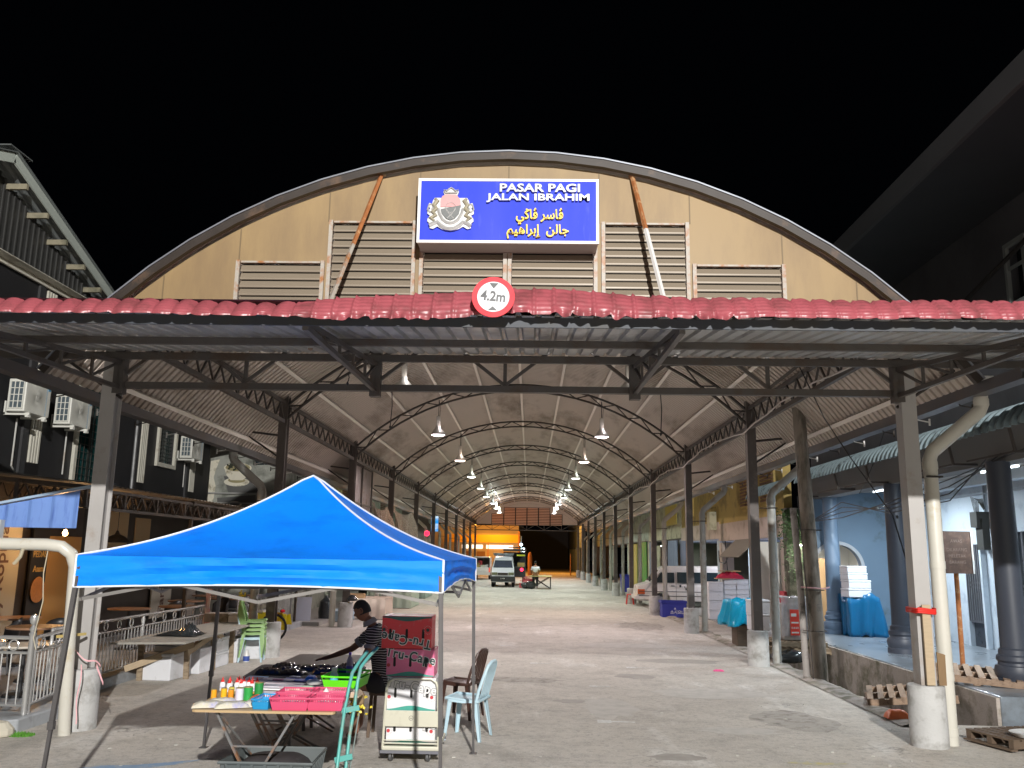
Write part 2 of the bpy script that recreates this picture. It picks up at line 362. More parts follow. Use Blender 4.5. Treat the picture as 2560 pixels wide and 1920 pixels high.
# gable walls with louvre panels
def gable(gy, s, z0, m, lm, simple=False, lw=(-3.42, -2.35)):
    g = MB(); seg = 40; R1 = R0-.055
    xe = math.sqrt(R1*R1-(z0-ZC)**2)
    panels = [(-3.45, -2.36, 5.72), (-2.28, -1.2, 6.27), (-1.1, -.03, 6.1), (.03, 1.12, 6.1), (1.22, 2.29, 6.27), (2.37, 3.49, 5.72)] if not simple else [(-3.35, -2.22, 5.82), (-2.18, -1.11, 6.42), (-1.07, -.02, 6.42), (.02, 1.07, 6.42), (1.11, 2.18, 6.42), (2.22, 3.35, 5.82)]
    # wall strips: solid columns above each opening, full columns elsewhere
    xs = sorted(set([-xe, xe]+[p for q in panels for p in q[:2]]+[-xe+2*xe*i/seg for i in range(seg+1)]))
    for i in range(len(xs)-1):
        a, b_ = xs[i], xs[i+1]
        if b_-a < 1e-4: continue
        zb = z0; mid = (a+b_)/2
        for p in panels:
            if p[0]-1e-6 <= mid <= p[1]: zb = p[2]
        za = ZC+math.sqrt(max(0, R1*R1-a*a)); zz = ZC+math.sqrt(max(0, R1*R1-b_*b_))
        if max(za, zz) <= zb: continue
        za = max(za, zb); zz = max(zz, zb)
        vs = [(CX+a, gy-.03, zb), (CX+b_, gy-.03, zb), (CX+b_, gy-.03, zz), (CX+a, gy-.03, za)]; vs += [(x, gy+.03, z) for x, y, z in vs]
        g.add(vs, [(0, 1, 2, 3), (7, 6, 5, 4), (0, 4, 5, 1), (3, 2, 6, 7), (1, 5, 6, 2), (0, 3, 7, 4)])
    hb(g, 'gable_wall', m)
    sm = MB()
    for x in (-3.45, -2.32, -1.15, 0, 1.17, 2.33, 3.49, 4.4, -4.4):
        zt = ZC+math.sqrt(R1*R1-x*x)-.01; zb = max(z0, {-3.45: 5.72, -2.32: 6.27, -1.15: 6.27, 0: 6.1, 1.17: 6.27, 2.33: 6.27, 3.49: 5.72}.get(x, z0))+.01
        sm.bx(CX+x-.008, CX+x+.008, gy+s*.031, gy+s*.036, zb, zt) if s > 0 else sm.bx(CX+x-.008, CX+x+.008, gy-.036, gy-.031, zb, zt)
    hb(sm, 'panel_seam', mat('seam', (.17, .12, .06), .6, 0, 0))
    for a, b_, zt in panels:
        lv = MB(); z = zt-.03; dz = .105 if not simple else .15
        while z > z0-.02 and z-dz > z0-.12:
            # each blade: tilted slat
            y_in, y_out = gy+.03, gy-.03
            zz0 = z; zz1 = z-dz*(.86 if s < 0 else .7)
            vs = [(CX+a+.03, y_in-.03, zz0), (CX+b_-.03, y_in-.03, zz0), (CX+b_-.03, y_out, zz1+.02), (CX+a+.03, y_out, zz1+.02), (CX+b_-.03, y_out, zz1), (CX+a+.03, y_out, zz1)]
            vs2 = [(x, y+.012, z_-.004) for x, y, z_ in vs]
            lv.add(vs, [(0, 3, 2, 1), (3, 5, 4, 2)]); lv.add(vs2, [(0, 1, 2, 3), (3, 2, 4, 5)])
            z -= dz
        lo = hb(lv, 'louvre_panel', lm)
        if s < 0: MB().bx(CX+a+.03, CX+b_-.03, gy+.045, gy+.05, z0-.1, zt).build('gap_shade_backing', BLACK, lo)  # flat black backing added to put shade into the louvre gaps
        fr = MB(); fr.bx(CX+a-.024, CX+a+.024, gy-.07, gy-.032, z0, zt+.02); fr.bx(CX+b_-.024, CX+b_+.024, gy-.07, gy-.032, z0, zt+.02)
        fr.bx(CX+a+.036, CX+b_-.036, gy-.06, gy-.033, zt-.012, zt+.012)
        fo = fr.build('louvre_frame', RUSTW if not simple else STEEL2, lo)
    bk = MB(); bk.bx(CX-3.3, CX+3.3, gy+.07, gy+.08, z0, 5.7)
    return panels
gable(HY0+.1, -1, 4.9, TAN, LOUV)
for a, b_, zt in ((-3.45, -2.36, 5.72), (-2.28, -1.2, 6.27), (-1.1, 1.12, 6.1), (1.22, 2.29, 6.27), (2.37, 3.49, 5.72)):
    pass
gable(HY1-.25, 1, 4.85, mat('pink_panel', (.7, .56, .48), .6, 0, .05, 1), mat('far_louvre', (.62, .5, .42), .5, 0, .05, 2, trans=.0), simple=True)
FLV = MATS['far_louvre']; _n = FLV.node_tree; _t = _n.nodes.new('ShaderNodeBsdfTranslucent'); _t.inputs[0].default_value = (.9, .6, .45, 1); _x = _n.nodes.new('ShaderNodeMixShader'); _x.inputs[0].default_value = .3
_n.links.new(_n.nodes['Principled BSDF'].outputs[0], _x.inputs[1]); _n.links.new(_t.outputs[0], _x.inputs[2]); _n.links.new(_x.outputs[0], [q for q in _n.nodes if q.type == 'OUTPUT_MATERIAL'][0].inputs[0])
# tie trusses at both ends
def tie(y, zb, zt, name='tie_truss'):
    t = MB(); x0, x1 = CX-4.95, CX+4.93
    t.bar((x0, y, zb), (x1, y, zb), .09, .08); t.bar((x0, y, zt), (x1, y, zt), .07, .07)
    nn = 6; st = (x1-x0)/nn
    for i in range(nn):
        a = x0+i*st
        t.bar((a, y, zb+.05), (a+st/2, y, zt-.04), .04); t.bar((a+st/2, y, zt-.04), (a+st, y, zb+.05), .04)
    for i in range(nn+1): t.bar((x0+i*st, y+.03, zb+.056), (x0+i*st, y+.03, zt-.046), .045)
    hb(t, name, STEEL)
tie(FY[0], 4.12, 4.86); tie(FY[-1]+.05, 4.3, 4.86)
# arch trusses
for k, y in enumerate(FY):
    t = MB(); RL = 6.80; zl = .0; N_ = 26
    aU = math.asin(4.84/(R0-.11)); aL = math.asin(4.8/6.76)
    up = [(CX+(R0-.12)*math.sin(-aU+2*aU*i/N_), y, ZC+(R0-.12)*math.cos(-aU+2*aU*i/N_)) for i in range(N_+1)]
    lo = [(CX+6.76*math.sin(-aL+2*aL*i/N_), y, .06+6.76*math.cos(-aL+2*aL*i/N_)) for i in range(N_+1)]
    t.tube(up, .032, 6); t.tube(lo, .032, 6)
    for i in range(0, N_, 2):
        t.tube([up[i], lo[i+1]], .017, 5); t.tube([lo[i+1], up[i+2]], .017, 5)
    # outrigger strut that carries the eave
    for s in (-1, 1):
        t.tube([(CX+s*4.85, y, 4.45), (CX+s*5.75, y, 4.55)], .025, 5); t.tube([(CX+s*4.85, y, 3.95), (CX+s*5.7, y, 4.5)], .02, 5)
    hb(t, 'arch_truss', STEEL2)
# posts, pedestals
for y in FY:
    for s in (-1, 1):
        x = CX+s*4.87+(.09 if s > 0 else -.11)*(y < 12)
        p = MB(); p.bx(x-.09, x+.09, y-.1, y-.085, .6, 5.3); p.bx(x-.09, x+.09, y+.085, y+.1, .6, 5.3); p.bx(x-.09, x-.075, y-.085, y+.085, .6, 5.3); p.bx(x+.03, x+.045, y-.085, y+.085, .6, 5.3)
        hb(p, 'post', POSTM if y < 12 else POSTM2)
        q = MB(); q.lathe([(.18, 0), (.21, 0), (.208, .35), (.204, .665), (.19, .68), (.05, .684)], (x, y, 0), 28)
        hb(q, 'pedestal', CONC, smooth=True)
# lengthwise trusses between the posts
for s in (-1, 1):
    x = CX+s*4.85
    for k in range(10):
        y0, y1 = FY[k]+.12, FY[k+1]-.12
        t = MB(); t.bar((x, y0, 5.14), (x, y1, 5.14), .07, .07); t.bar((x, y0, 4.74), (x, y1, 4.74), .07, .08)
        nn = 12; st = (y1-y0)/nn
        for i in range(nn):
            a = y0+i*st
            t.bar((x, a, 4.78), (x, a+st/2, 5.1), .03); t.bar((x, a+st/2, 5.1), (x, a+st, 4.78), .03)
        hb(t, 'side_truss', STEEL)
# gutters under the eaves with their brackets
GUT = mat('gutter', (.1, .095, .1), .4, .3, .2, 3, dirt=(.12, .1, .09), dirt_amt=.4)
for s in (-1, 1):
    x = CX+s*5.86; z = 4.1
    g = MB()
    pr = [(-.1, .13), (-.09, 0), (.09, 0), (.1, .13)]
    vs = []; NY = 60
    for i in range(NY+1):
        y = 9.6+(HY1-9.6)*i/NY
        for a, b_ in pr: vs.append((x+a, y, z+b_+.008*math.sin(i*2.1)))
    g.add(vs, [(i*4+j, (i+1)*4+j, (i+1)*4+j+1, i*4+j+1) for i in range(NY) for j in range(3)])
    hb(g, 'gutter', GUT, solid=.006)
    for i in range(14):
        y = 11.3+i*1.25
        b_ = MB(); b_.tube([(x-s*.12, y, z+.2), (x+s*.04, y, z-.02), (x+s*.2, y, z-.05)], .01, 5); b_.tube([(x+s*.2, y, z-.1), (x+s*.2, y, z+.0)], .014, 6)
        hb(b_, 'gutter_bracket', WHITE if i % 2 else STEEL2)
# downpipes at the posts
def downpipe(y, s, m, r=.085):
    x0 = CX+s*5.93; x1 = CX+s*5.27-(.03 if y < 12 else 0)
    p = MB(); pts = [(x0, y, 4.22), (x0, y, 4.0), (x0-s*.03, y, 3.93), (x1+s*.04, y, 3.42), (x1, y, 3.32), (x1, y, 0.0)]
    p.tube(pts, r, 14)
    for z_ in (3.2, 2.0, .72, .1): p.tube([(x1, y, z_), (x1, y, z_+.09)], r+.006, 14)
    p.tube([(x0, y, 4.0), (x0, y, 4.08)], r+.006, 14)
    o = hb(p, 'downpipe', m, smooth=True)
    c = MB(); c.tube([(x1-r-.012, y-r-.012, 3.1), (x1+r+.012, y-r-.012, 3.1), (x1+r+.012, y+.02, 3.1), (CX+s*4.95, y+.02, 3.1)], .012, 5)
    c.build('pipe_clamp', STEEL2, o)
for k, y in enumerate(FY):
    downpipe(y+(.12 if k else .08), 1, PVC if k in (0,) else PVCG if k % 3 else PVC)
    if k: downpipe(y+.1, -1, PVCG if k in (1,) else PVC)
# the box where the near gutter drops into the pipe
nb = MB(); nb.bx(5.5, 5.72, 10.7, 11.05, 4.2, 4.36); hb(nb, 'rainwater_head', WHITE, bevel=.01)
# power conduit sagging along the right-hand side trusses
cd = MB(); pts = []
for k in range(6):
    for i in range(8):
        t = i/8; y = FY[k]+t*7.3; pts.append((4.4, y, 4.62-.0+.18*math.sin(math.pi*t)+.02*math.sin(t*23)))
cd.tube(pts, .014, 6); hb(cd, 'cable', mat('pale_cable', (.55, .5, .48), .5, 0, 0))
# ---------------------------------------------------------------- entrance canopy
can = thing('entrance_canopy', 'low entrance canopy edged with glossy red tile-pattern sheet', 'canopy', (CX, 7.2, 0))
def cb(mb, name, m, **k):
    o = mb.build(name, m, can, **k); o.location = (-CX, -7.2, 0); return o
XA, XB = -7.4, 6.7
def cz(y): return 4.09+(y-7.5)*.124
# underside sheet with trapezoid ribs running front to back
sh = MB(); pit = .17; n = int((XB-XA)/pit)
xs = []
for i in range(n):
    for a, h in ((0, 0), (.62, 0), (.72, .03), (.9, .03)): xs.append((XA+(i+a)*pit, h))
vs = [(x, y, cz(y)+.05+h) for x, h in xs for y in (7.24, 8.9, 10.5)]
sh.add(vs, [(i*3+j, i*3+j+1, (i+1)*3+j+1, (i+1)*3+j) for i in range(len(xs)-1) for j in range(2)])
cb(sh, 'canopy_sheet', ZINC2)
# purlins with pressed zigzag webs
for y, h in ((7.42, .075), (8.9, .075), (10.58, .09)):
    p = MB(); z = cz(y)+(.035 if y < 8 else 0); p.bx(XA, XB, y, y+.05, z-h/2, z+h/2)
    x = XA+.1; i = 0
    while x < XB-.3:
        p.bar((x, y-.003, z+h*.33), (x+.16, y-.003, z+h*.33), .006, .006); p.bar((x+.16, y-.003, z+h*.33), (x+.23, y-.003, z-h*.33), .006, .006); p.bar((x+.23, y-.003, z-h*.33), (x+.35, y-.003, z-h*.33), .006, .006)
        x += .36
    cb(p, 'canopy_purlin', STEEL)
f_ = MB(); f_.bx(XA, XB, 7.13, 7.15, 3.975, 4.06); cb(f_, 'fascia_board', mat('fascia', (.028, .033, .042), .6, 0, .3, .6, dirt=(.035, .035, .032), dirt_amt=.4))
# red tile strip
prof_t = [(-8, 4.185), (-3.36, 4.168), (-2.17, 4.159), (-1.78, 4.21), (-.99, 4.27), (-.36, 4.31), (.19, 4.31), (.58, 4.285), (1.36, 4.225), (2.5, 4.23), (8, 4.25)]
prof_b = [(-8, 4.06), (-3.3, 4.03), (-2.13, 4.03), (-1.74, 4.005), (-.96, 4.02), (-.35, 4.06), (.19, 4.055), (.57, 4.035), (1.34, 4.03), (2.48, 4.055), (8, 4.09)]
def itp(t, x):
    for i in range(len(t)-1):
        if x <= t[i+1][0]: a = (x-t[i][0])/(t[i+1][0]-t[i][0]); return t[i][1]+(t[i+1][1]-t[i][1])*a
    return t[-1][1]
ts = MB(); PT = .168; nt_ = int((XB+.1-XA)/PT); su = 12; sv = 24
vs = []
for i in range(nt_*su+1):
    u = i/su; fr_ = u-math.floor(u); x = XA+u*PT; wob = .008*math.sin(x*1.3)+.006*math.sin(x*3.7+1)
    k = int(math.floor(u)); rr = random.Random(k*7+1)
    left = x < -2.0; mid = -2.0 <= x < 1.0
    # roll profile: a round roll with a raised lip on its leading side
    g = (fr_ if left else 1-fr_)
    if mid: b_ = .012*math.sin(math.pi*min(1, fr_*1.02))+(.034*math.exp(-((fr_-.1)/.07)**2))
    elif left: b_ = .045*math.sin(math.pi*fr_)**.8+.008*math.exp(-((fr_-.93)/.05)**2)
    else: b_ = .04*math.sin(math.pi*fr_)**.8+.024*math.exp(-((fr_-.1)/.07)**2)
    zb = itp(prof_b, x); zt = itp(prof_t, x)
    d1 = rr.uniform(-.008, .008); dent = rr.uniform(0, .03) if -2.3 < x < 1.7 else rr.uniform(0, .008)
    for j in range(sv+1):
        v = j/sv
        z = zb+(zt-zb)*v
        y = 7.0+.16*v**1.6
        st = (.011 if not left else .006)*((v*6) % 1)
        bb = b_*(1-.0*v)
        y -= bb*.7+st
        z += wob+min(bb, .042)*.55*v+d1*(1-v)-bb*.3*(1-v)
        if v < .3: y += dent*math.sin(fr_*9+k*3)*(.3-v)/.3; z += dent*.6*math.sin(fr_*5+k)*(.3-v)/.3
        vs.append((x, y, z))
ts.add(vs, [(i*(sv+1)+j, (i+1)*(sv+1)+j, (i+1)*(sv+1)+j+1, i*(sv+1)+j+1) for i in range(nt_*su) for j in range(sv)])
# top run of the sheet behind the lip
ts.add([(XA, 7.16, 4.2), (XB, 7.16, 4.22), (XB, 10.5, cz(10.5)+.16), (XA, 10.5, cz(10.5)+.16)], [(0, 1, 2, 3)])
cb(ts, 'tile_strip', RED, smooth='full')
# bracket trusses
for x in (-5.2, -1.96, 1.28, 4.52):
    b_ = MB(); root = FY[0]-.1; b_.bar((x, 7.25, 3.99), (x, root, 4.08), .05); b_.bar((x, 7.25, 4.03), (x, root, 4.4), .05)
    nn = 5
    for i in range(1, nn+1):
        a = 7.25+(root-7.25)*i/nn; pr_ = 7.25+(root-7.25)*(i-1)/nn
        zt = 4.03+.37*i/nn
        b_.bar((x, a, 4.0+.07*i/nn), (x, a, zt), .03); b_.bar((x, pr_, 4.02+.07*i/nn), (x, a, zt), .028)
    b_.bar((x, root+.05, 4.0), (x, root+.05, 4.86), .13, .13)
    cb(b_, 'bracket_truss', STEEL)
    if x in (-1.96, 1.28):
        c = MB(); c.bx(x-.03, x+.03, 7.16, 7.22, 4.0, 4.06); cb(c, 'bracket_end_cap', WHITE)
# rusty stays from the gable to the canopy
for x0, x1 in ((-1.98, -2.47), (1.26, 1.6)):
    yb = 10.1; c = MB()
    top = Vector((x0, HY0+.02, 6.92)); bot = Vector((x1, yb, 5.0)); mid_ = top.lerp(bot, .55 if x0 < 0 else .42)
    # bottom runs down behind the red edge to the roof
    c.bar(top, mid_, .042, .04); o = cb(c, 'stay', RUST)
    c = MB(); c.bar(mid_, bot+(bot-top)*.3, .042, .04); cb(c, 'stay', RUSTW if x0 < 0 else WHITE)
    c = MB(); c.bx(x0-.04, x0+.05, HY0-.02, HY0+.06, 6.9, 6.95); cb(c, 'stay_bracket', RUSTW)
# dangling wires
for x, y, z, l in ((-1.75, 10.7, 4.07, .45), (1.6, 10.7, 4.07, .5), (-2.05, 9.5, 4.05, .12)):
    c = MB(); c.tube([(x, y, z), (x+.01, y, z-l*.4), (x-.005, y, z-l)], .006, 5); c.lathe([(.003, -.02), (.016, 0), (.003, .03)], (x-.005, y, z-l), 8)
    cb(c, 'dangling_wire', BLKP)
# ---------------------------------------------------------------- height limit sign
hs = thing('height_limit_sign', 'round red and white 4.2 m height limit sign on the canopy edge', 'road sign', (-.325, 6.9, 4.168))
F0 = frame((0, 0, 0), (1, 0, 0), (0, .08, 1))
def disc(r, n=48, cx=0, cy=0): return [(cx+r*math.cos(2*math.pi*i/n), cy+r*math.sin(2*math.pi*i/n)) for i in range(n)]
m = MB(); m.prism(disc(.176), F0, .01); m.build('sign_plate', mat('sign_red', (.6, .008, .02), .6, 0, .05, 5), hs)
m = MB(); m.prism(disc(.132), F0 @ Matrix.Translation((0, 0, .011)), .003); m.build('sign_face', mat('sign_white', (.55, .56, .58), .6, 0, .03, 5), hs)
m = MB()
T = F0 @ Matrix.Translation((0, 0, .0175)); v, f = txt('4.2m', .118, .003, .003, .88); m.add(v, f, T @ Matrix.Rotation(-.06, 4, 'Z'))
m.prism([(-.036, .118), (.036, .118), (0, .072)], T, .002); m.prism([(-.036, -.118), (0, -.085), (.036, -.118)], T, .002)
m.build('sign_text', mat('sign_black', (.01, .01, .012), .4, 0, 0), hs)
hs.rotation_euler = (0, math.radians(2), 0)
# ---------------------------------------------------------------- name board
sx0, sx1, sz0, sz1 = -1.445, .805, 5.852, 6.698; sy0, sy1 = 10.2, 10.6
nb = thing('name_board', 'large blue name board with white rim and state crest on the gable', 'sign board', ((sx0+sx1)/2, sy1, sz0))
def nbb(mb, name, m, parent=None, **k):
    o = mb.build(name, m, parent or nb, **k)
    if parent is None: o.location = (-(sx0+sx1)/2, -sy1, -sz0)
    return o
m = MB(); m.bx(sx0+.01, sx1-.01, sy0+.03, sy1, sz0+.01, sz1-.01); nbb(m, 'board_box', mat('board_grey', (.42, .42, .42), .5, 0, .1, 4))
m = MB(); m.bx(sx0+.03, sx1-.03, sy0+.012, sy0+.029, sz0+.03, sz1-.03); nbb(m, 'board_face', mat('board_blue', (.001, .028, .6), .6, 0, .06, 1.2, dirt=(.03, .06, .6), dirt_amt=.15, dirt_scale=3, stretch=(3, 1, .5)))
m = MB(); t_ = .034
m.bx(sx0, sx1, sy0, sy0+.04, sz0, sz0+t_); m.bx(sx0, sx1, sy0, sy0+.04, sz1-t_, sz1); m.bx(sx0, sx0+t_, sy0, sy0+.04, sz0+t_, sz1-t_); m.bx(sx1-t_, sx1, sy0, sy0+.04, sz0+t_, sz1-t_)
nbb(m, 'rim', WHITE)
# lettering; board px (470 wide) -> metres
def bp(px, py): return (sx0+.0+(px-30)/2122*(sx1-sx0), sz1-(py-65)/770*(sz1-sz0))
LET = mat('letter_white', (.5, .52, .52), .35, .2, .05, 8); YEL = mat('letter_yellow', (.85, .6, .01), .35, 0, .05, 8)
for body, x0, x1, yb, yt, mt in (('PASAR PAGI', 990, 1930, 235, 135, LET), ('JALAN IBRAHIM', 835, 2040, 362, 255, LET)):
    v, f = txt(body, 1, .0, .0, 1, 1.0)
    xs_ = [p[0] for p in v]; zs = [p[1] for p in v]; a0, b0 = bp(x0, yb); a1, b1 = bp(x1, yt)
    kx = (a1-a0)/(max(xs_)-min(xs_)); kz = (b1-b0)/(max(zs)-min(zs))
    v, f = txt(body, 1, .035/kz, .028, 1, 1.0)
    xs_ = [p[0] for p in v]; zs = [p[1] for p in v]
    kx = (a1-a0)/(max(xs_)-min(xs_)); kz = (b1-b0)/(max(zs)-min(zs))
    m = MB(); m.add([(a0+(p[0]-min(xs_))*kx, sy0-.018-p[2]*kz, b0+(p[1]-min(zs))*kz) for p in v], f); 
    nbb(m, 'lettering', mt)
ar = [('\uFEF2\uFB90\uFE8E\uFB6C \uFEAE\uFEB3\uFE8E\uFB6C', 1185, 1735, 620, 425), ('\uFEE2\uFEF4\uFEEB\uFE8D\uFEAE\uFE91\uFE87  \uFEE6\uFEDF\uFE8E\uFE9F', 1080, 1800, 790, 620)]
for body, x0, x1, yb, yt in ar:
    v, f = txt(body, 1, .25, .018)
    if not v: continue
    xs_ = [p[0] for p in v]; zs = [p[1] for p in v]; a0, b0 = bp(x0, yb); a1, b1 = bp(x1, yt)
    kx = (a1-a0)/(max(xs_)-min(xs_)); kz = (b1-b0)/(max(zs)-min(zs))
    m = MB(); m.add([(a0+(p[0]-min(xs_))*kx, sy0-.012-p[2]*kz*.9, b0+(p[1]-min(zs))*kz) for p in v], f)
    if 'FB90' and body[1] == '\uFB90':
        gx, gz = bp(1310, 440); m.lathe([(.001, 0), (.012, 0), (.012, .03), (.001, .03)], (0, 0, 0), 8, T=frame((gx, sy0+.01, gz), (1, 0, 0), (0, 0, 1)))
    nbb(m, 'lettering', YEL)
# crest: crown over a shield held by two tigers on a scroll
def cp(px, py): return bp(px, py)
def crest_poly(pts, d0, d1, m_, name):
    c = MB(); q = [cp(*p) for p in pts]; c.prism([(x, z) for x, z in q], frame((0, sy0+.01-d0, 0), (1, 0, 0), (0, 0, 1)), d1-d0)
    return c
half = [(420, 185), (445, 210), (500, 212), (512, 235), (490, 290), (500, 310), (610, 308), (632, 345), (640, 380), (672, 370), (685, 395), (660, 440), (690, 465), (692, 500), (660, 520), (688, 560), (690, 590), (665, 610), (660, 670), (620, 680), (570, 650), (520, 680), (470, 695), (420, 700)]
out = half+[(840-x, y) for x, y in reversed(half[1:-1])]
CR = mat('crest_silver', (.5, .5, .49), .4, .3, .15, 14); CRG = mat('crest_stone', (.36, .33, .24), .5, .1, .3, 25)
cr_ = crest_poly(out, 0, .03, None, ''); co = nbb(cr_, 'crest', CR)
shield = [(320, 290), (360, 270), (480, 270), (530, 330), (540, 420), (520, 500), (470, 560), (420, 580), (370, 560), (320, 500), (300, 420), (300, 330)]
m = crest_poly([p for p in shield if p[1] <= 430]+[(300, 440)][:0], .031, .04, None, ''); m.build('crest_shield_top', mat('crest_pink', (.62, .3, .3), .45, 0, .1, 15), co)
m = crest_poly([(305, 450), (540, 400), (520, 500), (470, 560), (420, 580), (370, 560), (320, 500)], .041, .046, None, ''); m.build('crest_shield_base', mat('crest_grey', (.14, .15, .15), .5, 0, .3, 25), co)
c = MB()
def line(pts, r, d=.045):
    c.tube([(cp(*p)[0], sy0+.01-d, cp(*p)[1]) for p in pts], r, 6)
line([(275, 440), (290, 500), (330, 570), (380, 605), (420, 612), (460, 605), (510, 570), (550, 500), (565, 440)], .02, .03)
line([(175, 640), (215, 620), (270, 600), (310, 640), (370, 675), (420, 682), (470, 675), (530, 640), (570, 600), (625, 620), (660, 650)], .026, .03)
line([(360, 430), (400, 500), (460, 560)], .006); line([(480, 430), (440, 500), (380, 560)], .006); line(disc(60, 16, 420, 430), .004)
line([(350, 250), (335, 215), (370, 230), (395, 205), (420, 190), (445, 205), (470, 230), (505, 215), (490, 250), (350, 255)], .008)
line([(185, 490), (150, 450), (165, 395), (200, 385), (215, 420), (200, 450)], .012, .03); line([(655, 490), (690, 450), (675, 395), (640, 385), (625, 420), (640, 450)], .012, .03)
c.build('crest_relief', CR, co)
c = MB()
for s in (1, -1):
    P_ = [(235, 320), (260, 345), (225, 400), (250, 440), (210, 480), (245, 520), (190, 555), (235, 585)]
    P_ = P_ if s > 0 else [(840-a, b_) for a, b_ in P_]
    c.tube([(cp(*p)[0], sy0+.01-.036, cp(*p)[1]) for p in P_], [.016, .03, .028, .03, .03, .026, .03, .015], 8)
c.build('crest_tigers', CRG, co)
# ---------------------------------------------------------------- hanging lamps
GLOW = {}
def glow(c, s):
    k = (c, s)
    if k not in GLOW: GLOW[k] = mat('lamp_glow_%d' % len(GLOW), c, .5, 0, 0, emit=c, estr=s)
    return GLOW[k]
LCOL = [(1, .93, .93), (1, .87, .92), (1, .78, .68), (.93, 1, .9), (.92, 1, .9), (.92, 1, .92), (.9, .98, 1), (.88, 1, .92), (1, .9, .85)]
ORD = ['nearest', 'second', 'third', 'fourth', 'fifth', 'sixth', 'seventh', 'eighth', 'farthest']
REFL = mat('lamp_reflector', (.6, .6, .56), .35, .3, .1, 8)
def bay_lamp():
    t = thing('hanging_lamp', '', 'lamp', (0, 0, 0), 'bell shaped lamps hanging under the hall roof')
    m = MB(); m.tube([(0, 0, .55), (0, 0, 1.05)], .012, 5); m.tube([(.03, 0, .5), (.05, 0, .8), (.0, 0, 1.05)], .008, 5); m.build('rod', BLKP, t)
    m = MB(); m.bx(-.055, .055, -.055, .055, .27, .56); m.build('ballast_box', mat('ballast', (.42, .4, .35), .5, .3, .1, 6), t, bevel=.01)
    m = MB(); pr = [(.05, .28), (.07, .26), (.08, .2), (.15, .12), (.2, .05), (.215, 0)]
    n_ = 24; k_ = len(pr); vs = [(r*math.cos(2*math.pi*j/n_), r*math.sin(2*math.pi*j/n_), z) for r, z in pr for j in range(n_)]
    m.add(vs, [(i*n_+j, i*n_+(j+1) % n_, (i+1)*n_+(j+1) % n_, (i+1)*n_+j) for i in range(k_-1) for j in range(n_)]); m.build('reflector', REFL, t, smooth=True, solid=.004)
    return t
base_lamp = None
for k in range(9):
    for s in (-1, 1):
        y = FY[k+1]-.05; x = CX+s*2.35-(.0 if s > 0 else .02)+[.0, .03, -.04, .02, 0, .05, -.03, 0, .02][k]*s; z = 5.46+.015*k
        side = 'left' if s < 0 else 'right'
        lb = 'bell lamp hanging in the %s row, %s from the entrance' % (side, ORD[k])
        if base_lamp is None: base_lamp = bay_lamp(); base_lamp.location = (x, y, z); base_lamp['label'] = lb; L_ = base_lamp
        else:
            L_ = base_lamp.copy(); COL.objects.link(L_); L_.location = (x, y, z); L_['label'] = lb
            for ch in list(base_lamp.children):
                if ch.type == 'LIGHT' or ch.name.startswith('lens'): continue
                c_ = ch.copy(); COL.objects.link(c_); c_.parent = L_
        col = LCOL[k]
        pw_ = 720 if not (k == 0 and s > 0) else 260
        m = MB(); m.lathe([(.001, -.03), (.12, -.022), (.19, .004), (.2, .03), (.001, .035)], (0, 0, 0), 24); m.build('lens', glow(col, 14 if pw_ > 300 else 4), L_)
        lamp('SPOT', (0, 0, -.05), pw_, col, L_, size=.17, spot=158)
        lamp('POINT', (.13, -.13, .27), 2.5 if k < 7 else 110, col, L_, size=.05)  # added point light for vent spill, raised at far pairs to brighten the gable
# ================================================================ LEFT: dark shophouse with air conditioners
DK = mat('charcoal_wall', (.022, .022, .024), .6, 0, .2, 1.5, dirt=(.035, .034, .034), dirt_amt=.3, dirt_scale=1, bump=.08)
CREAM = mat('cream_trim', (.66, .64, .55), .5, 0, .06, 4, dirt=(.4, .36, .28), dirt_amt=.15)
ls = thing('shophouse', 'black painted shophouse with cream window frames and a gabled metal roof, behind the cafe', 'shophouse', (-9.3, 10, 0))
def lb_(mb, name, m, parent=None, **k):
    o = mb.build(name, m, parent or ls, **k)
    if parent is None: o.location = (9.3, -10, 0)
    return o
XL = -9.3
wl = MB(); holes = [(17.5, 18.95, 3.42, 5.46), (21.42, 22.38, 4.2, 5.46)]
ysp = [8, 17.5, 18.95, 21.42, 22.38, 25.0]
for i in range(5):
    a, b = ysp[i], ysp[i+1]; h = [q for q in holes if abs(q[0]-a) < .01]
    if h: wl.bx(XL-.2, XL, a, b, 3.2, h[0][2]); wl.bx(XL-.2, XL, a, b, h[0][3], 7.0)
    else: wl.bx(XL-.2, XL, a, b, 3.2, 7.0)
lb_(wl, 'wall', DK)
for a, b, z0, z1 in holes:
    f = MB(); t = .1
    f.bx(XL+.003, XL+.07, a-t, a, z0-t, z1+t); f.bx(XL+.003, XL+.07, b, b+t, z0-t, z1+t); f.bx(XL+.003, XL+.07, a, b, z0-t, z0); f.bx(XL+.003, XL+.07, a, b, z1, z1+t)
    fo = lb_(f, 'window', CREAM)
    g = MB(); g.bx(XL-.12, XL-.1, a, b, z0, z1); g.build('pane', mat('green_glass', (.01, .06, .06), .12, 0, .3, 3), fo)
    g = MB(); n = 9
    for i in range(1, n): y = a+(b-a)*i/n; g.bx(XL-.06, XL-.045, y-.006, y+.006, z0, z1)
    for i in range(1, 13): z = z0+(z1-z0)*i/13; g.bx(XL-.044, XL-.03, a, b, z-.006, z+.006)
    g.bx(XL-.09, XL-.061, (a+b)/2-.03, (a+b)/2+.03, z0, z1)
    g.build('grille', mat('grille_iron', (.05, .055, .05), .5, .3, .2, 8), fo)
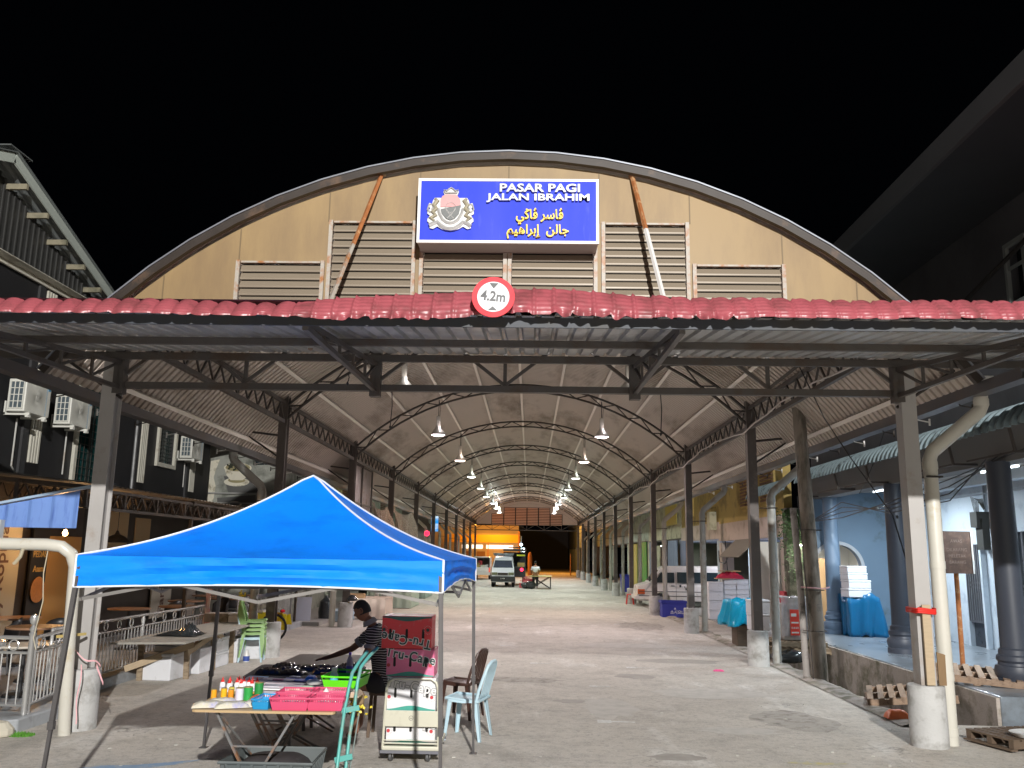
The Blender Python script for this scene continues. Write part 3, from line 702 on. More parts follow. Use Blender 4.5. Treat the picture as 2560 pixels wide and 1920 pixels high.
for y in (15.85, 20.42, 23.56):
    r = MB(); r.bx(XL+.002, XL+.012, y-.1, y+.4, 3.3, 6.95); lb_(r, 'recess_panel', mat('dark_recess', (.012, .012, .013), .5, 0, .1, 3))
    r = MB(); r.bx(XL+.002, XL+.05, y-.28, y-.1, 3.25, 7.0); lb_(r, 'pilaster', mat('dark_pilaster', (.045, .045, .047), .6, 0, .15, 2))
    for i in range(4):
        r = MB(); r.bx(XL+.013, XL+.05, y+i*.088, y+i*.088+.045, 3.62, 6.9); lb_(r, 'trim_strip', CREAM)
for y, z0, z1 in ((15.33, 3.4, 4.35), (17.05, 3.4, 4.35), (23.1, 3.6, 4.35), (20.1, 3.3, 4.9)):
    r = MB(); big = y == 20.1
    r.tube([(XL+.05, y, z1), (XL+.05, y, z0+.1)]+([(XL+.06, y+.1, z0), (XL+.3, y+.35, z0-.25)] if y < 16 else []), .045 if big else .016, 8)
    lb_(r, 'drain_pipe', PVCG if not big else mat('dark_pipe', (.1, .1, .1), .4, 0, .1, 4))
# gable top: ribbed siding, edge trim, roof
sd = MB(); SA, SZ = 13.7, 8.62; sl = (SZ-7.32)/(17.45-13.7)
y = 9.6
while y < 17.9:
    zt = SZ-abs(y-SA)*sl-.08
    if zt > 7.08: sd.bx(XL+.002, XL+.02, y, y+.1, 7.0, zt); sd.bx(XL+.002, XL+.045, y+.1, y+.14, 7.0, zt)
    y += .17
lb_(sd, 'siding', mat('dark_siding', (.06, .06, .058), .45, .2, .15, 2))
r = MB(); r.bx(XL+.046, XL+.09, 9.4, 17.7, 6.93, 7.02); r.bx(XL+.05, XL+.3, 9.4, 17.7, 7.021, 7.035)
lb_(r, 'edge_trim', CREAM)
rfm = MB()
for sgn in (1, -1):
    n = 26; L = 3.95 if sgn > 0 else 6
    vs = []
    for i in range(n*4+1):
        u = i/4; fr_ = i % 4; x = XL+.42-u*.17*1.0; h = .03 if fr_ in (1, 2) else 0
        for t in (0, 1): yy = SA+sgn*L*t; vs.append((x, yy, SZ+.02-abs(yy-SA)*sl+h))
    rfm.add(vs, [(i*2, i*2+1, i*2+3, i*2+2) for i in range(n*4)])
lb_(rfm, 'roof', mat('roof_zinc', (.22, .24, .24), .45, .4, .15, 2), solid=.01)
fm = MB()
for sgn, L in ((1, 4.0), (-1, 6)):
    p0 = (XL+.43, SA, SZ-.02); p1 = (XL+.43, SA+sgn*L, SZ-.02-L*sl); fm.bar(p0, p1, .03, .17)
lb_(fm, 'barge_board', mat('pale_green_white', (.5, .55, .5), .45, 0, .06, 3))
fm = MB(); fm.bar((XL+.46, SA-6, SZ-6*sl+.08), (XL+.46, SA, SZ+.09), .05, .02); fm.bar((XL+.46, SA, SZ+.09), (XL+.46, SA+4.05, SZ-4.05*sl+.09), .05, .02); fm.bx(XL-.8, XL+.5, SA-.25, SA+.4, SZ+.1, SZ+.12)
lb_(fm, 'ridge_cap', mat('roof_zinc', (.22, .24, .24)))
for i in range(5):
    y = 14.2+i*.72; z = SZ-(y-SA)*sl-.1
    c = MB(); c.bx(XL-.05, XL+.4, y-.02, y+.04, z-.1, z); lb_(c, 'rafter_end', mat('grey_wood', (.3, .27, .19), .8, 0, .3, 9, dirt=(.12, .12, .08), dirt_amt=.4))
# ground floor shopfront of the cafe
ORW = mat('orange_wall', (.5, .28, .08), .5, 0, .15, .8); DKW = mat('dark_shopfront', (.03, .022, .016), .5, 0, .3, 3)
sf = MB(); sf.bx(XL-.2, XL-.05, 8, 25, .15, 3.19); lb_(sf, 'shopfront', DKW)
for a, b, z0, z1, m_ in ((16.95, 18.6, .2, 2.3, ORW), (15.78, 16.0, 1.1, 2.6, mat('peach_panel', (.4, .22, .1), .5, 0, .1, 2)), (16.1, 16.8, 2.45, 3.0, mat('peach_panel', (.4, .22, .1))), (19.3, 20.3, 1.9, 2.9, mat('tan_blind', (.42, .3, .16), .6, 0, .1, 3)), (20.7, 21.5, 1.7, 2.8, mat('tan_blind', (.42, .3, .16))), (13.9, 15.0, 2.2, 2.9, mat('olive_panel', (.2, .18, .1), .6, 0, .1, 3)), (24.0, 24.8, .3, 2.6, mat('grey_panel', (.25, .22, .18), .6, 0, .2, 3))):
    c = MB(); c.bx(XL-.049, XL-.02, a, b, z0, z1); lb_(c, 'wall_panel', m_)
def vtext(body, size, x, y, z, m_, parent, rot=90, loc=None, ext=.006):
    v, f = txt(body, size, ext, .004); c = MB()
    T = frame((x, y, z), (0, math.cos(math.radians(rot)), math.sin(math.radians(rot))), (0, -math.sin(math.radians(rot)), math.cos(math.radians(rot))))
    c.add(v, f, T); o = c.build('lettering', m_, parent)
    if loc: o.location = loc
    return o
BAN = mat('beige_banner', (.36, .33, .26), .7, 0, .08, 3); BRN = mat('brown_letters', (.09, .035, .02), .6, 0, 0)
for (a, b, z0, z1, body, lab) in ((14.85, 15.97, .25, 2.7, 'Family Kopitiam', 'beige banner with brown vertical lettering at the left edge of the cafe front'), (21.8, 23.0, .4, 1.65, 'Family', 'short beige banner with brown lettering above the railing behind the near left post')):
    bn = thing('banner', lab, 'banner', (XL, (a+b)/2, z0), 'beige banners on the cafe front')
    c = MB(); c.bx(0, .03, -(b-a)/2, (b-a)/2, 0, z1-z0); c.build('banner_cloth', BAN, bn)
    vtext(body, .4 if body != 'Family' else .42, .034, 0, (z1-z0)/2, BRN, bn)
mb_ = thing('menu_board', 'narrow black menu board with faded gold words and a round woven tray', 'menu board', (XL, 16.63, .9))
c = MB(); c.bx(-.01, .03, -.28, .28, -.1, 1.85); c.build('board', mat('menu_black', (.02, .018, .016), .5, 0, 0), mb_)
for z, t_ in ((1.6, 'ASAM'), (1.05, 'PEDAS'), (.78, 'Asam')): vtext(t_, .16, .034, 0, z, mat('menu_gold', (.45, .3, .1), .5, 0, 0), mb_, rot=0)
c = MB(); c.lathe([(.01, 0), (.22, 0), (.24, .03), (.01, .02)], (0, 0, 0), 24, T=frame((.035, 0, .4), (0, 1, 0), (0, 0, 1))); c.build('woven_tray', mat('rattan', (.45, .2, .07), .7, 0, .3, 20, bump=.3), mb_)
# awning of the cafe with lattice beams
aw = thing('cafe_awning', 'rusty lattice framed awning roof over the cafe terrace', 'awning', (-6.6, 12.7, 0))
def ab(mb, name, m, **k): o = mb.build(name, m, aw, **k); o.location = (6.6, -12.7, 0); return o
AWB = mat('awning_brown', (.05, .038, .03), .6, 0, .3, 5, dirt=(.1, .065, .04), dirt_amt=.3)
s_ = MB(); vs = []
for i in range(280):
    y = 12.7+i*.0455; h = .02 if (i//2) % 2 else 0
    vs += [(-6.45, y, 3.02+h), (-9.28, y, 3.3+h)]
s_.add(vs, [(i*2, i*2+1, i*2+3, i*2+2) for i in range(279)]); ab(s_, 'awning_sheet', mat('awning_sheet', (.3, .27, .23), .5, .2, .2, 3, dirt=(.12, .09, .07), dirt_amt=.4))
for x, zb, zt in ((-6.55, 2.68, 2.95), (-7.6, 2.78, 3.05), (-8.7, 2.88, 3.15)):
    b = MB(); b.bar((x, 12.8, zb), (x, 25.2, zb), .05, .045); b.bar((x, 12.8, zt), (x, 25.2, zt), .05, .045)
    n = 30
    for i in range(n):
        a = 12.8+12.4*i/n; st = 12.4/n; b.bar((x, a, zb), (x, a+st/2, zt), .02); b.bar((x, a+st/2, zt), (x, a+st, zb), .02)
        if i % 3 == 0: b.bar((x, a, zb), (x, a, zt), .045)
    ab(b, 'lattice_beam', AWB)
for y in (12.9, 16.9, 21, 25):
    b = MB(); b.bar((-6.5, y, 2.97), (-9.25, y, 3.2), .05, .06); b.bar((-6.55, y, .15), (-6.55, y, 2.66), .06); ab(b, 'awning_post', AWB)
# blue sheet awning end
bs = MB(); vs = []; x = -8.6; k = 0
while x < -5.72:
    ph = k % 4; h = [0, 0, .02, .02][ph]; x += [.2, .02, .05, .02][ph]; k += 1
    zt = 2.84-( -5.5-x)*.2
    vs += [(x, 11.0-h, 2.33), (x, 11.0-h, zt)]
bs.add(vs, [(i*2, i*2+2, i*2+3, i*2+1) for i in range(len(vs)//2-1)])
BLS = mat('blue_sheet', (.16, .28, .62), .4, 0, .06, 2, dirt=(.1, .18, .5), dirt_amt=.3, dirt_scale=3, stretch=(4, 1, .6))
bo = thing('blue_awning', 'blue ribbed metal awning end beside the near left post', 'awning', (-6.9, 11, 2.3))
o = bs.build('ribbed_sheet', BLS, bo); o.location = (6.9, -11, -2.3)
c = MB(); c.bar((-8.6, 10.97, 2.25), (-5.5, 10.97, 2.87), .05, .03); c.add([(-8.6, 10.98, 2.26), (-5.5, 10.98, 2.88), (-5.5, 11.5, 2.93), (-8.6, 11.5, 2.31)], [(0, 1, 2, 3)])
o = c.build('top_flashing', mat('pale_blue_edge', (.35, .47, .62), .4, 0, .05, 3), bo); o.location = (6.9, -11, -2.3)
c = MB(); c.bx(-6.9, -6.62, 10.9, 10.99, 2.05, 2.42); o = c.build('awning_box', mat('pale_grey_box', (.5, .52, .5), .5, 0, .05, 3), bo); o.location = (6.9, -11, -2.3)
# air conditioners
ACW = mat('ac_white', (.72, .72, .66), .45, 0, .05, 4, dirt=(.5, .48, .4), dirt_amt=.15)
def ac_unit():
    t = thing('air_conditioner', '', 'air conditioner', (0, 0, 0), 'outdoor air conditioner units on the black wall')
    c = MB(); c.bx(.1, .42, 0, .8, 0, .58); c.build('casing', ACW, t, bevel=.015)
    c = MB(); n = 60
    for i in range(n):
        a = 2*math.pi*i/n; dy, dz = math.cos(a), math.sin(a); L_ = min(.3/max(abs(dy), 1e-3), .255/max(abs(dz), 1e-3)); r0 = .06
        c.bar((.427, .36+dy*r0, .29+dz*r0), (.424, .36+dy*L_, .29+dz*L_), .003, .004)
    c.lathe([(.001, 0), (.055, 0), (.05, .01), (.001, .012)], (0, 0, 0), 20, T=frame((.421, .36, .29), (0, 1, 0), (0, 0, 1)))
    c.build('fan_grille', mat('ac_grille', (.5, .5, .46), .5, 0, .05, 5), t)
    c = MB(); c.bx(.423, .426, .655, .66, .01, .57); c.bx(.423, .428, .69, .76, .48, .55); c.build('badge', mat('ac_blue', (.1, .35, .6), .4, 0, 0), t)
    c = MB()
    c.bx(.16, .38, -.012, -.002, .06, .53); c.build('side_panel', mat('ac_dark', (.1, .13, .15), .5, .3, .2, 20), t)
    c = MB()
    for i in range(5): z = .06+i*.1175; c.bx(.15, .39, -.022, -.0125, z-.006, z+.006)
    for i in range(4): x = .15+i*.08; c.bx(x-.008, x+.008, -.03, -.0225, .05, .54)
    c.build('side_bars', ACW, t)
    c = MB(); c.bx(0, .46, .1, .14, -.05, -.005); c.bx(0, .46, .62, .66, -.05, -.005); c.bx(0, .03, .1, .14, -.045, .2); c.bx(.4, .46, .08, .16, -.09, -.051); c.bx(.4, .46, .6, .68, -.09, -.051)
    c.build('wall_bracket', ACW, t); return t
a0 = ac_unit(); a0.location = (XL+.02, 14.85, 4.41); a0['label'] = 'air conditioner unit nearest the left edge of the photo on the black wall'
dup(a0, (XL+.02, 16.38, 4.41), label='air conditioner unit beside the tall cream framed window')
dup(a0, (XL+.02, 22.52, 4.42), label='air conditioner unit right of the small cream framed window')
# ---------------------------------------------------------------- grey building with the painted bowl
mw = thing('mural_building', 'weathered grey building end wall with a painted stone bowl', 'building', (-9, 26, 0))
def mbd(mb, name, m, parent=None, **k):
    o = mb.build(name, m, parent or mw, **k)
    if parent is None: o.location = (9, -26, 0)
    return o
c = MB(); c.bx(-14, -8.95, 26, 26.3, 0, 8); c.bx(-8.95, -8.35, 26, 26.3, 0, 8); c.bx(-8.35, -7.75, 26, 26.3, 0, 4.6); c.bx(-8.35, -7.75, 26, 26.3, 5.5, 8); c.bx(-7.75, -7.6, 26, 33, 0, 8)
mbd(c, 'wall', mat('grey_render', (.42, .43, .38), .85, 0, .15, 1.2, dirt=(.12, .13, .11), dirt_amt=.55, dirt_scale=1.2, bump=.2))
c = MB(); c.bx(-8.36, -7.74, 26.2, 26.22, 4.58, 5.52); mbd(c, 'window', GLASS)
c = MB(); c.bx(-8.07, -8.03, 26.1, 26.18, 4.6, 5.5); mbd(c, 'window_bar', DK)
def flat(pts, m_, name, d=.0, T0=None):
    c = MB(); c.prism([(x, z) for x, z in pts], frame((0, 25.996-d, 0), (1, 0, 0), (0, 0, 1)), .003); return mbd(c, name, m_)
def ell(cx, cz_, a, b, n=28): return [(cx+a*math.cos(2*math.pi*i/n), cz_+b*math.sin(2*math.pi*i/n)) for i in range(n)]
MC = mat('mural_cream', (.8, .76, .62), .8, 0, .15, 4, dirt=(.3, .26, .16), dirt_amt=.3, dirt_scale=4); MG = mat('mural_grey', (.13, .13, .125), .8, 0, .2, 3); MO = mat('mural_olive', (.34, .3, .16), .8, 0, .2, 4); MD = mat('mural_dark', (.03, .035, .02), .8, 0, .4, 9)
flat([(-9.2, 4.25), (-8.35, 4.2), (-7.95, 3.75), (-9.0, 3.7)], MG, 'painted_table', 0); flat([(-9.35, 3.6), (-8.2, 3.7), (-8.15, 3.25), (-9.3, 3.2)], MG, 'painted_step', 0)
flat(ell(-8.8, 4.08, .38, .13), MC, 'painted_foot', .004); flat(ell(-8.8, 4.13, .26, .08), MO, 'painted_foot_shade', .008)
flat([(-9.2, 4.5), (-9.12, 4.28), (-8.98, 4.13), (-8.62, 4.13), (-8.46, 4.28), (-8.38, 4.5)], MC, 'painted_bowl', .012)
flat(ell(-8.79, 4.5, .42, .15), MC, 'painted_rim', .016); flat(ell(-8.79, 4.51, .37, .115), MO, 'painted_inside', .02)
c = MB(); r_ = random.Random(4)
for i in range(46):
    a = r_.uniform(0, 6.28); q = r_.random()**.5; x = -8.87+q*.27*math.cos(a); z = 4.53+q*.1*math.sin(a)+.06*(1-q); c.prism(ell(x, z, .032, .03, 8), frame((0, 25.972-i*.0004, 0), (1, 0, 0), (0, 0, 1)), .001)
mbd(c, 'painted_fruit', MD)
flat(ell(-8.8, 3.42, .21, .09), MC, 'painted_oval', .004); flat(ell(-8.8, 3.42, .15, .05), MG, 'painted_oval_centre', .008)
flat([(-9.62, 4.7), (-9.35, 4.75), (-9.45, 4.45), (-9.5, 4.2), (-9.42, 3.95), (-9.45, 3.6), (-9.55, 3.25), (-9.66, 3.2)], MC, 'painted_arm', 0)
c = MB(); c.bx(-10, -7.65, 25.9, 25.99, 3.72, 3.76); c.bx(-10, -7.65, 25.93, 25.99, 3.44, 3.47); mbd(c, 'ledge', mat('grey_ledge', (.4, .4, .38), .8, 0, .2, 3))
c = MB(); c.add([(-9.6, 23.5, 5.5), (-9.6, 25.9, 5.35), (-8.95, 25.9, 4.95), (-8.95, 23.5, 5.1)], [(0, 1, 2, 3)]); mbd(c, 'lean_to_roof', STEEL2, solid=.03)
# ribbed sheet screen hung on the left row of posts
shp = MB(); vs = []
for i in range(130):
    y = 25.6+i*.026; h = .018 if (i//2) % 3 == 0 else 0; vs += [(-5.32+h, y, 4.68), (-5.32+h, y, 2.2)]
shp.add(vs, [(i*2, i*2+1, i*2+3, i*2+2) for i in range(129)])
sp = thing('sheet_screen', 'ribbed metal screen hanging behind the tent between the left posts', 'screen', (-5.32, 27.3, 2.2))
o = shp.build('ribbed_sheet', mat('screen_zinc', (.33, .29, .27), .45, .3, .12, 2, dirt=(.2, .14, .1), dirt_amt=.3), sp); o.location = (5.32, -27.3, -2.2)
c = MB()
for z in (4.7, 3.55): c.bar((-5.3, 25.5, z), (-5.3, 29.1, z), .04, .05)
for y in (25.5, 27.3, 29.0): c.bar((-5.28, y, 2.15), (-5.28, y, 4.8), .05)
o = c.build('screen_frame', STEEL, sp); o.location = (5.32, -27.3, -2.2)
# net drape
nm = bpy.data.materials.new('netting'); nm.use_nodes = True; nt = nm.node_tree; b_ = nt.nodes['Principled BSDF']; b_.inputs['Roughness'].default_value = .8
vo = nt.nodes.new('ShaderNodeTexVoronoi'); vo.feature = 'DISTANCE_TO_EDGE'; vo.inputs['Scale'].default_value = 16; tc = nt.nodes.new('ShaderNodeTexCoord'); nt.links.new(tc.outputs['Object'], vo.inputs['Vector'])
rm = nt.nodes.new('ShaderNodeMapRange'); rm.inputs[1].default_value = .1; rm.inputs[2].default_value = .22; rm.inputs[3].default_value = .95; rm.inputs[4].default_value = .35; nt.links.new(vo.outputs['Distance'], rm.inputs[0]); nt.links.new(rm.outputs[0], b_.inputs['Alpha'])
b_.inputs['Base Color'].default_value = (.2, .15, .11, 1)
def net(y0, y1, x, zt, zb, lab):
    c = MB()
    def fn(u, v):
        sag = .35*math.sin(math.pi*u); y = y0+(y1-y0)*u
        return (x+.12*math.sin(u*19+v*3)*(.4+v)+.25*v, y, zt-sag*.6-(zt-zb)*v*(.65+.35*math.sin(math.pi*u)))
    c.grid(fn, 40, 16); o = c.build('net', nm, smooth='full'); tag(o, lab, 'net', 'nets draped between the left posts')
net(29.2, 32.6, -5.3, 3.75, 2.2, 'brown net draped between posts right after the ribbed screen'); net(32.8, 38.5, -5.2, 3.8, 2.1, 'greenish net hanging past the third left post, right of the brown net')
# ================================================================ generic old shophouses behind
WALLC = {}
def house(name, side, y0, y1, x, zc, zt, wall, pillar, back, lab, wins=(), panels=(), xb=None, low=None):
    t = thing('shophouse', lab, 'shophouse', (x, y0, 0)); s = side; xb = xb if xb is not None else x+s*2.9
    def b(m, n, mm, par=None, **k):
        o = m.build(n, mm, par or t, **k)
        if par is None: o.location = (-x, -y0, 0)
        return o
    def q(m, xa, xc, ya, yb, za, zb): m.bx(min(xa, xc), max(xa, xc), ya, yb, za, zb)
    w = MB(); q(w, x, x+s*.2, y0, y1, zc+.55, zt); b(w, 'wall', wall)
    w = MB(); q(w, x-s*.03, x+s*.25, y0, y1, zc, zc+.548); b(w, 'beam', low or wall)
    w = MB(); q(w, xb, xb+s*.2, y0, y1, 0, zc-.06); b(w, 'back_wall', back)
    w = MB(); q(w, x, xb+s*.2, y0, y1, zc-.055, zc-.005); b(w, 'ceiling', back)
    for yy in (y0+.02, y1-.42):
        w = MB(); q(w, x-s*.02, x+s*.36, yy, yy+.4, .1, zc-.06); q(w, x-s*.05, x+s*.4, yy-.0, yy+.43, .1, .5); b(w, 'pillar', pillar, bevel=.01)
    for (a, c_, za, zb, mm) in wins:
        w = MB(); q(w, x-s*.005, x-s*.06, a-.07, c_+.07, za-.07, zb+.07); fo = b(w, 'window', wall)
        n = int((zb-za)/.09); g = MB()
        for i in range(n): z = za+(i+.5)*(zb-za)/n; q(g, x-s*.062, x-s*.09, a, (a+c_)/2-.015, z-.03, z+.02); q(g, x-s*.062, x-s*.09, (a+c_)/2+.015, c_, z-.03, z+.02)
        g.build('shutter', mm, fo)
    for (a, c_, za, zb, off, mm, nm_) in panels:
        w = MB(); q(w, x+s*off, x+s*(off+.04), a, c_, za, zb); b(w, nm_, mm)
    if s > 0: far(t)
    return t, b, q
OCH = mat('ochre_wall', (.5, .37, .12), .8, 0, .12, 1.2, dirt=(.25, .19, .08), dirt_amt=.4, dirt_scale=1.5, bump=.1)
PNK = mat('pinkish_wall', (.5, .42, .36), .8, 0, .1, 2, dirt=(.32, .26, .2), dirt_amt=.35, dirt_scale=1.6); WHB = mat('pale_blue_wall', (.42, .52, .58), .7, 0, .1, 2, dirt=(.25, .3, .3), dirt_amt=.3)
CRW = mat('cream_wall', (.5, .48, .34), .8, 0, .12, 1.5, dirt=(.2, .19, .13), dirt_amt=.4); PGR = mat('pale_green_wall', (.4, .46, .38), .8, 0, .12, 1.5, dirt=(.18, .2, .16), dirt_amt=.4)
SHB = mat('brown_shutter', (.2, .11, .07), .7, 0, .3, 4); GRN = mat('green_door', (.02, .26, .03), .5, 0, .1, 3); BLW = mat('lavender_wall', (.3, .38, .56), .7, 0, .12, 2, dirt=(.2, .24, .34), dirt_amt=.3)
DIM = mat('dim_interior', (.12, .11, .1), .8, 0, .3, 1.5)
_, hb1, hq = house('a', 1, 22.0, 29.6, 6.3, 2.62, 6.3, OCH, PNK, BLW, 'ochre shophouse with brown louvred shutters behind the second right post', wins=((22.7, 23.9, 3.55, 5.3, SHB), (25.0, 26.2, 3.55, 5.3, SHB)), low=PNK,
      panels=((24.3, 26.1, .15, 2.5, .3, WHB, 'blue_partition'), (22.6, 23.6, 2.7, 3.1, -.06, PNK, 'band')))
_, hb2, hq2 = house('b', 1, 29.62, 37, 6.32, 2.7, 6.3, OCH, WHB, BLW, 'yellow shophouse with triangular vent holes, right of the parked white van', wins=((34.2, 35.6, 3.7, 5.2, SHB),), low=PNK, panels=((30, 32.4, .15, 2.6, 1.6, WHB, 'blue_partition'),))
vh = MB()
for r_ in range(3):
    for i in range(9):
        y = 30.2+i*.22; z = 3.45+r_*.15; vh.prism([(-.05, .035), (.05, .035), (0, -.03)], frame((6.315, y, z), (0, -1, 0), (0, 0, 1)), .004)
hb2(vh, 'vent_holes', BLACK)
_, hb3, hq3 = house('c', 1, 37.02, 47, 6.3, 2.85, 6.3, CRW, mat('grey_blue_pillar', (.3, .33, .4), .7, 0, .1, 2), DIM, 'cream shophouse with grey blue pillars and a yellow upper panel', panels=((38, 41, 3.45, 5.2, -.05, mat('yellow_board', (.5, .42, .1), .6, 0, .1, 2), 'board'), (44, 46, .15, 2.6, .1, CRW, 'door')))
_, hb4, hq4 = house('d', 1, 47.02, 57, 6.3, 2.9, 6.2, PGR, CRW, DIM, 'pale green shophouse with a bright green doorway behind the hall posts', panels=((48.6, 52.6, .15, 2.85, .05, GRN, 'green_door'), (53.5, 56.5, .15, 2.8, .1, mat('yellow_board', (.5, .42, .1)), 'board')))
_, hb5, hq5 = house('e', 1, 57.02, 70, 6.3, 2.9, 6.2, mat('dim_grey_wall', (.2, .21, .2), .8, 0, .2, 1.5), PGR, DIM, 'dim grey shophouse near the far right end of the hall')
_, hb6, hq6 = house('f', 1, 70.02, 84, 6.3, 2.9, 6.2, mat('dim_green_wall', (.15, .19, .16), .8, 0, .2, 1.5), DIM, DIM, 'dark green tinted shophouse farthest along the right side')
_, l1, _q = house('g', -1, 33.05, 42, -7.6, 2.9, 6.3, mat('olive_wall', (.38, .35, .17), .8, 0, .15, 1.5, dirt=(.15, .14, .08), dirt_amt=.5), PGR, DIM, 'olive yellow shophouse behind the nets on the left', wins=((35, 36.5, 3.6, 5, SHB),))
_, l2, _q = house('h', -1, 42.02, 52, -7.6, 2.9, 6.3, PGR, mat('grey_pillar', (.25, .26, .25), .7, 0, .1, 2), DIM, 'pale green shophouse behind the blue screen on the left', wins=((44, 45.5, 3.6, 5, SHB),), panels=((46, 50, .2, 2.7, .08, mat('peach_wall', (.5, .33, .24), .7, 0, .1, 2), 'door'),))
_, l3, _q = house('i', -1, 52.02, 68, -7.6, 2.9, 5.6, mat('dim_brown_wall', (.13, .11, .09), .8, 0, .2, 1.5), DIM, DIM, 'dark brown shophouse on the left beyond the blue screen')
# small lean-to awnings and details on the ochre fronts
c = MB(); c.add([(6.28, 24.6, 2.62), (6.28, 27.2, 2.62), (5.75, 27.2, 2.1), (5.75, 24.6, 2.1)], [(0, 1, 2, 3)]); hb1(c, 'lean_to', mat('grey_canvas', (.22, .2, .16), .8, 0, .15, 3), solid=.02)
c = MB(); c.bx(8.9, 8.98, 27.4, 28.3, 1.6, 2.2); hb1(c, 'screen', mat('lit_screen', (.1, .3, .5), .3, 0, 0, emit=(.15, .5, .8), estr=1.2))
# black cables looping on the fronts
c = MB(); c.tube([(6.2, 29.3, 2.3), (6.1, 28.8, 1.95), (6.15, 28.2, 1.9), (6.1, 27.4, 2.15), (6.2, 26.6, 2.5)], .02, 6); c.tube([(6.18, 28.2, 2.6), (6.15, 28.0, 2.1), (6.16, 27.8, 1.4)], .014, 6); hb1(c, 'hanging_cable', BLKP)
c = MB(); c.lathe([(.02, 0), (.42, .0), (.42, .05), (.02, .05)], (0, 0, 0), 20, T=frame((6.2, 28.4, 1.25), (0, -1, 0), (0, 0, 1))); hb1(c, 'black_disc', BLKP)
c = MB(); c.bx(6.05, 6.28, 29.9, 30.4, 3.0, 3.6); hb2(c, 'meter_box', CRW)
CUR = mat('blue_grey_curtain', (.2, .24, .33), .85, 0, .1, 3)
for y0_, y1_, lab, zt_ in ((36.6, 38.9, 'wide blue grey cloth curtain hanging behind the parked white van', 2.75), (34.6, 35.6, 'narrow pale blue cloth curtain hanging right of the wide one', 2.7)):
    c = MB(); c.grid(lambda u, v: (6.05+.05*math.sin(u*26)+.02*math.sin(u*51+v*4), y0_+(y1_-y0_)*u, .9+(zt_-.9)*v), 60, 8)
    far(tag(c.build("curtain", CUR, smooth="full"), lab, "curtain", "cloth curtains along the right shopfronts"))
# creeper on a grey wall stub at the right
cw = thing('creeper_pillar', 'mossy pillar overgrown with dark green creeper behind the utility pole', 'pillar', (6.35, 21.75, 0))
c = MB(); c.bx(-.12, .28, -.2, .2, 0, 3.3); c.build('pillar_body', mat('mossy_render', (.2, .19, .14), .9, 0, .3, 3, dirt=(.03, .035, .02), dirt_amt=.7, dirt_scale=3, bump=.5), cw)
c = MB(); r_ = random.Random(9)
for i in range(1700):
    z = 3.25-abs(r_.gauss(0, .62)); x = r_.gauss(.05, .17); y = -.22-abs(r_.gauss(0, .09)); s = r_.uniform(.012, .035); a = r_.uniform(0, 6.28); b = r_.uniform(-.7, .7)
    d1 = Vector((math.cos(a), b*.5, math.sin(a)))*s; d2 = Vector((-math.sin(a), b, math.cos(a)))*s*.6; p = Vector((x, y, z)); c.add([p-d1, p+d2, p+d1, p-d2], [(0, 1, 2, 3)])
c.build('creeper', mat('creeper_leaf', (.035, .075, .018), .6, 0, .5, 12), cw); far(cw)
# ================================================================ RIGHT: dark grey building with verandah
rb = thing('grey_building', 'dark grey building with round verandah columns and a pale blue lit arcade on the right', 'building', (6.3, 12, 0))
def rbb(mb, name, m, parent=None, **k):
    o = mb.build(name, m, parent or rb, **k)
    if parent is None: o.location = (-6.3, -12, 0)
    return o
DG = mat('dark_grey_wall', (.09, .097, .11), .6, 0, .12, .9, dirt=(.06, .066, .075), dirt_amt=.4, dirt_scale=.8, bump=.06)
MG2 = mat('mid_grey_beam', (.2, .195, .195), .7, 0, .1, 2)
c = MB(); c.bx(6.3, 6.55, 9, 10.78, 3.9, 6.78); c.bx(6.3, 6.55, 10.78, 11.14, 3.9, 5.42); c.bx(6.3, 6.55, 10.78, 11.14, 6.17, 6.78); c.bx(6.3, 6.55, 11.14, 19.75, 3.9, 6.78); c.bx(6.3, 6.55, 3, 9, 3.9, 6.78); rbb(c, 'wall', DG)
c = MB(); c.bx(6.28, 6.6, 3, 19.76, 3.4, 3.898); rbb(c, 'beam', MG2)
c = MB(); c.bx(4.86, 6.6, 3, 19.75, 6.781, 6.83); rbb(c, 'soffit', mat('soffit_grey', (.018, .021, .026), .6, 0, .1, 1))
c = MB(); c.bx(4.8, 4.858, 3, 19.8, 6.76, 7.02); c.bx(4.8, 6.6, 3, 19.8, 7.021, 7.05); rbb(c, 'fascia', mat('fascia_grey', (.05, .052, .055), .5, 0, .08, 2))
c = MB(); c.bx(6.25, 6.299, 10.7, 10.78, 5.36, 6.23); c.bx(6.25, 6.299, 11.14, 11.2, 5.36, 6.23); c.bx(6.25, 6.299, 10.78, 11.14, 5.36, 5.42); c.bx(6.25, 6.299, 10.78, 11.14, 6.17, 6.23); c.bx(6.26, 6.29, 10.79, 11.13, 5.86, 5.9); wo = rbb(c, 'window', mat('grey_frame', (.3, .34, .34), .4, .2, .1, 3))
c = MB(); c.bx(6.4, 6.41, 10.78, 11.14, 5.42, 6.17); o = c.build('pane', GLASS, wo)
VWH = mat('verandah_white', (.56, .63, .7), .55, 0, .05, 1.2, dirt=(.4, .47, .55), dirt_amt=.25); VBL = mat('old_blue_wall', (.17, .25, .34), .7, 0, .12, 2, dirt=(.12, .17, .19), dirt_amt=.15, dirt_scale=1.8)
c = MB(); c.bx(8.34, 8.5, 5, 19.86, .5, 3.55); rbb(c, 'back_wall', VWH)
c = MB(); c.bx(6.6, 8.5, 3, 19.86, 3.56, 3.62); rbb(c, 'ceiling', mat('verandah_ceiling', (.5, .48, .45), .7, 0, .05, 1))
c = MB(); c.bx(7.6, 7.8, 11, 19, 3.38, 3.55); rbb(c, 'ceiling_beam', VWH)
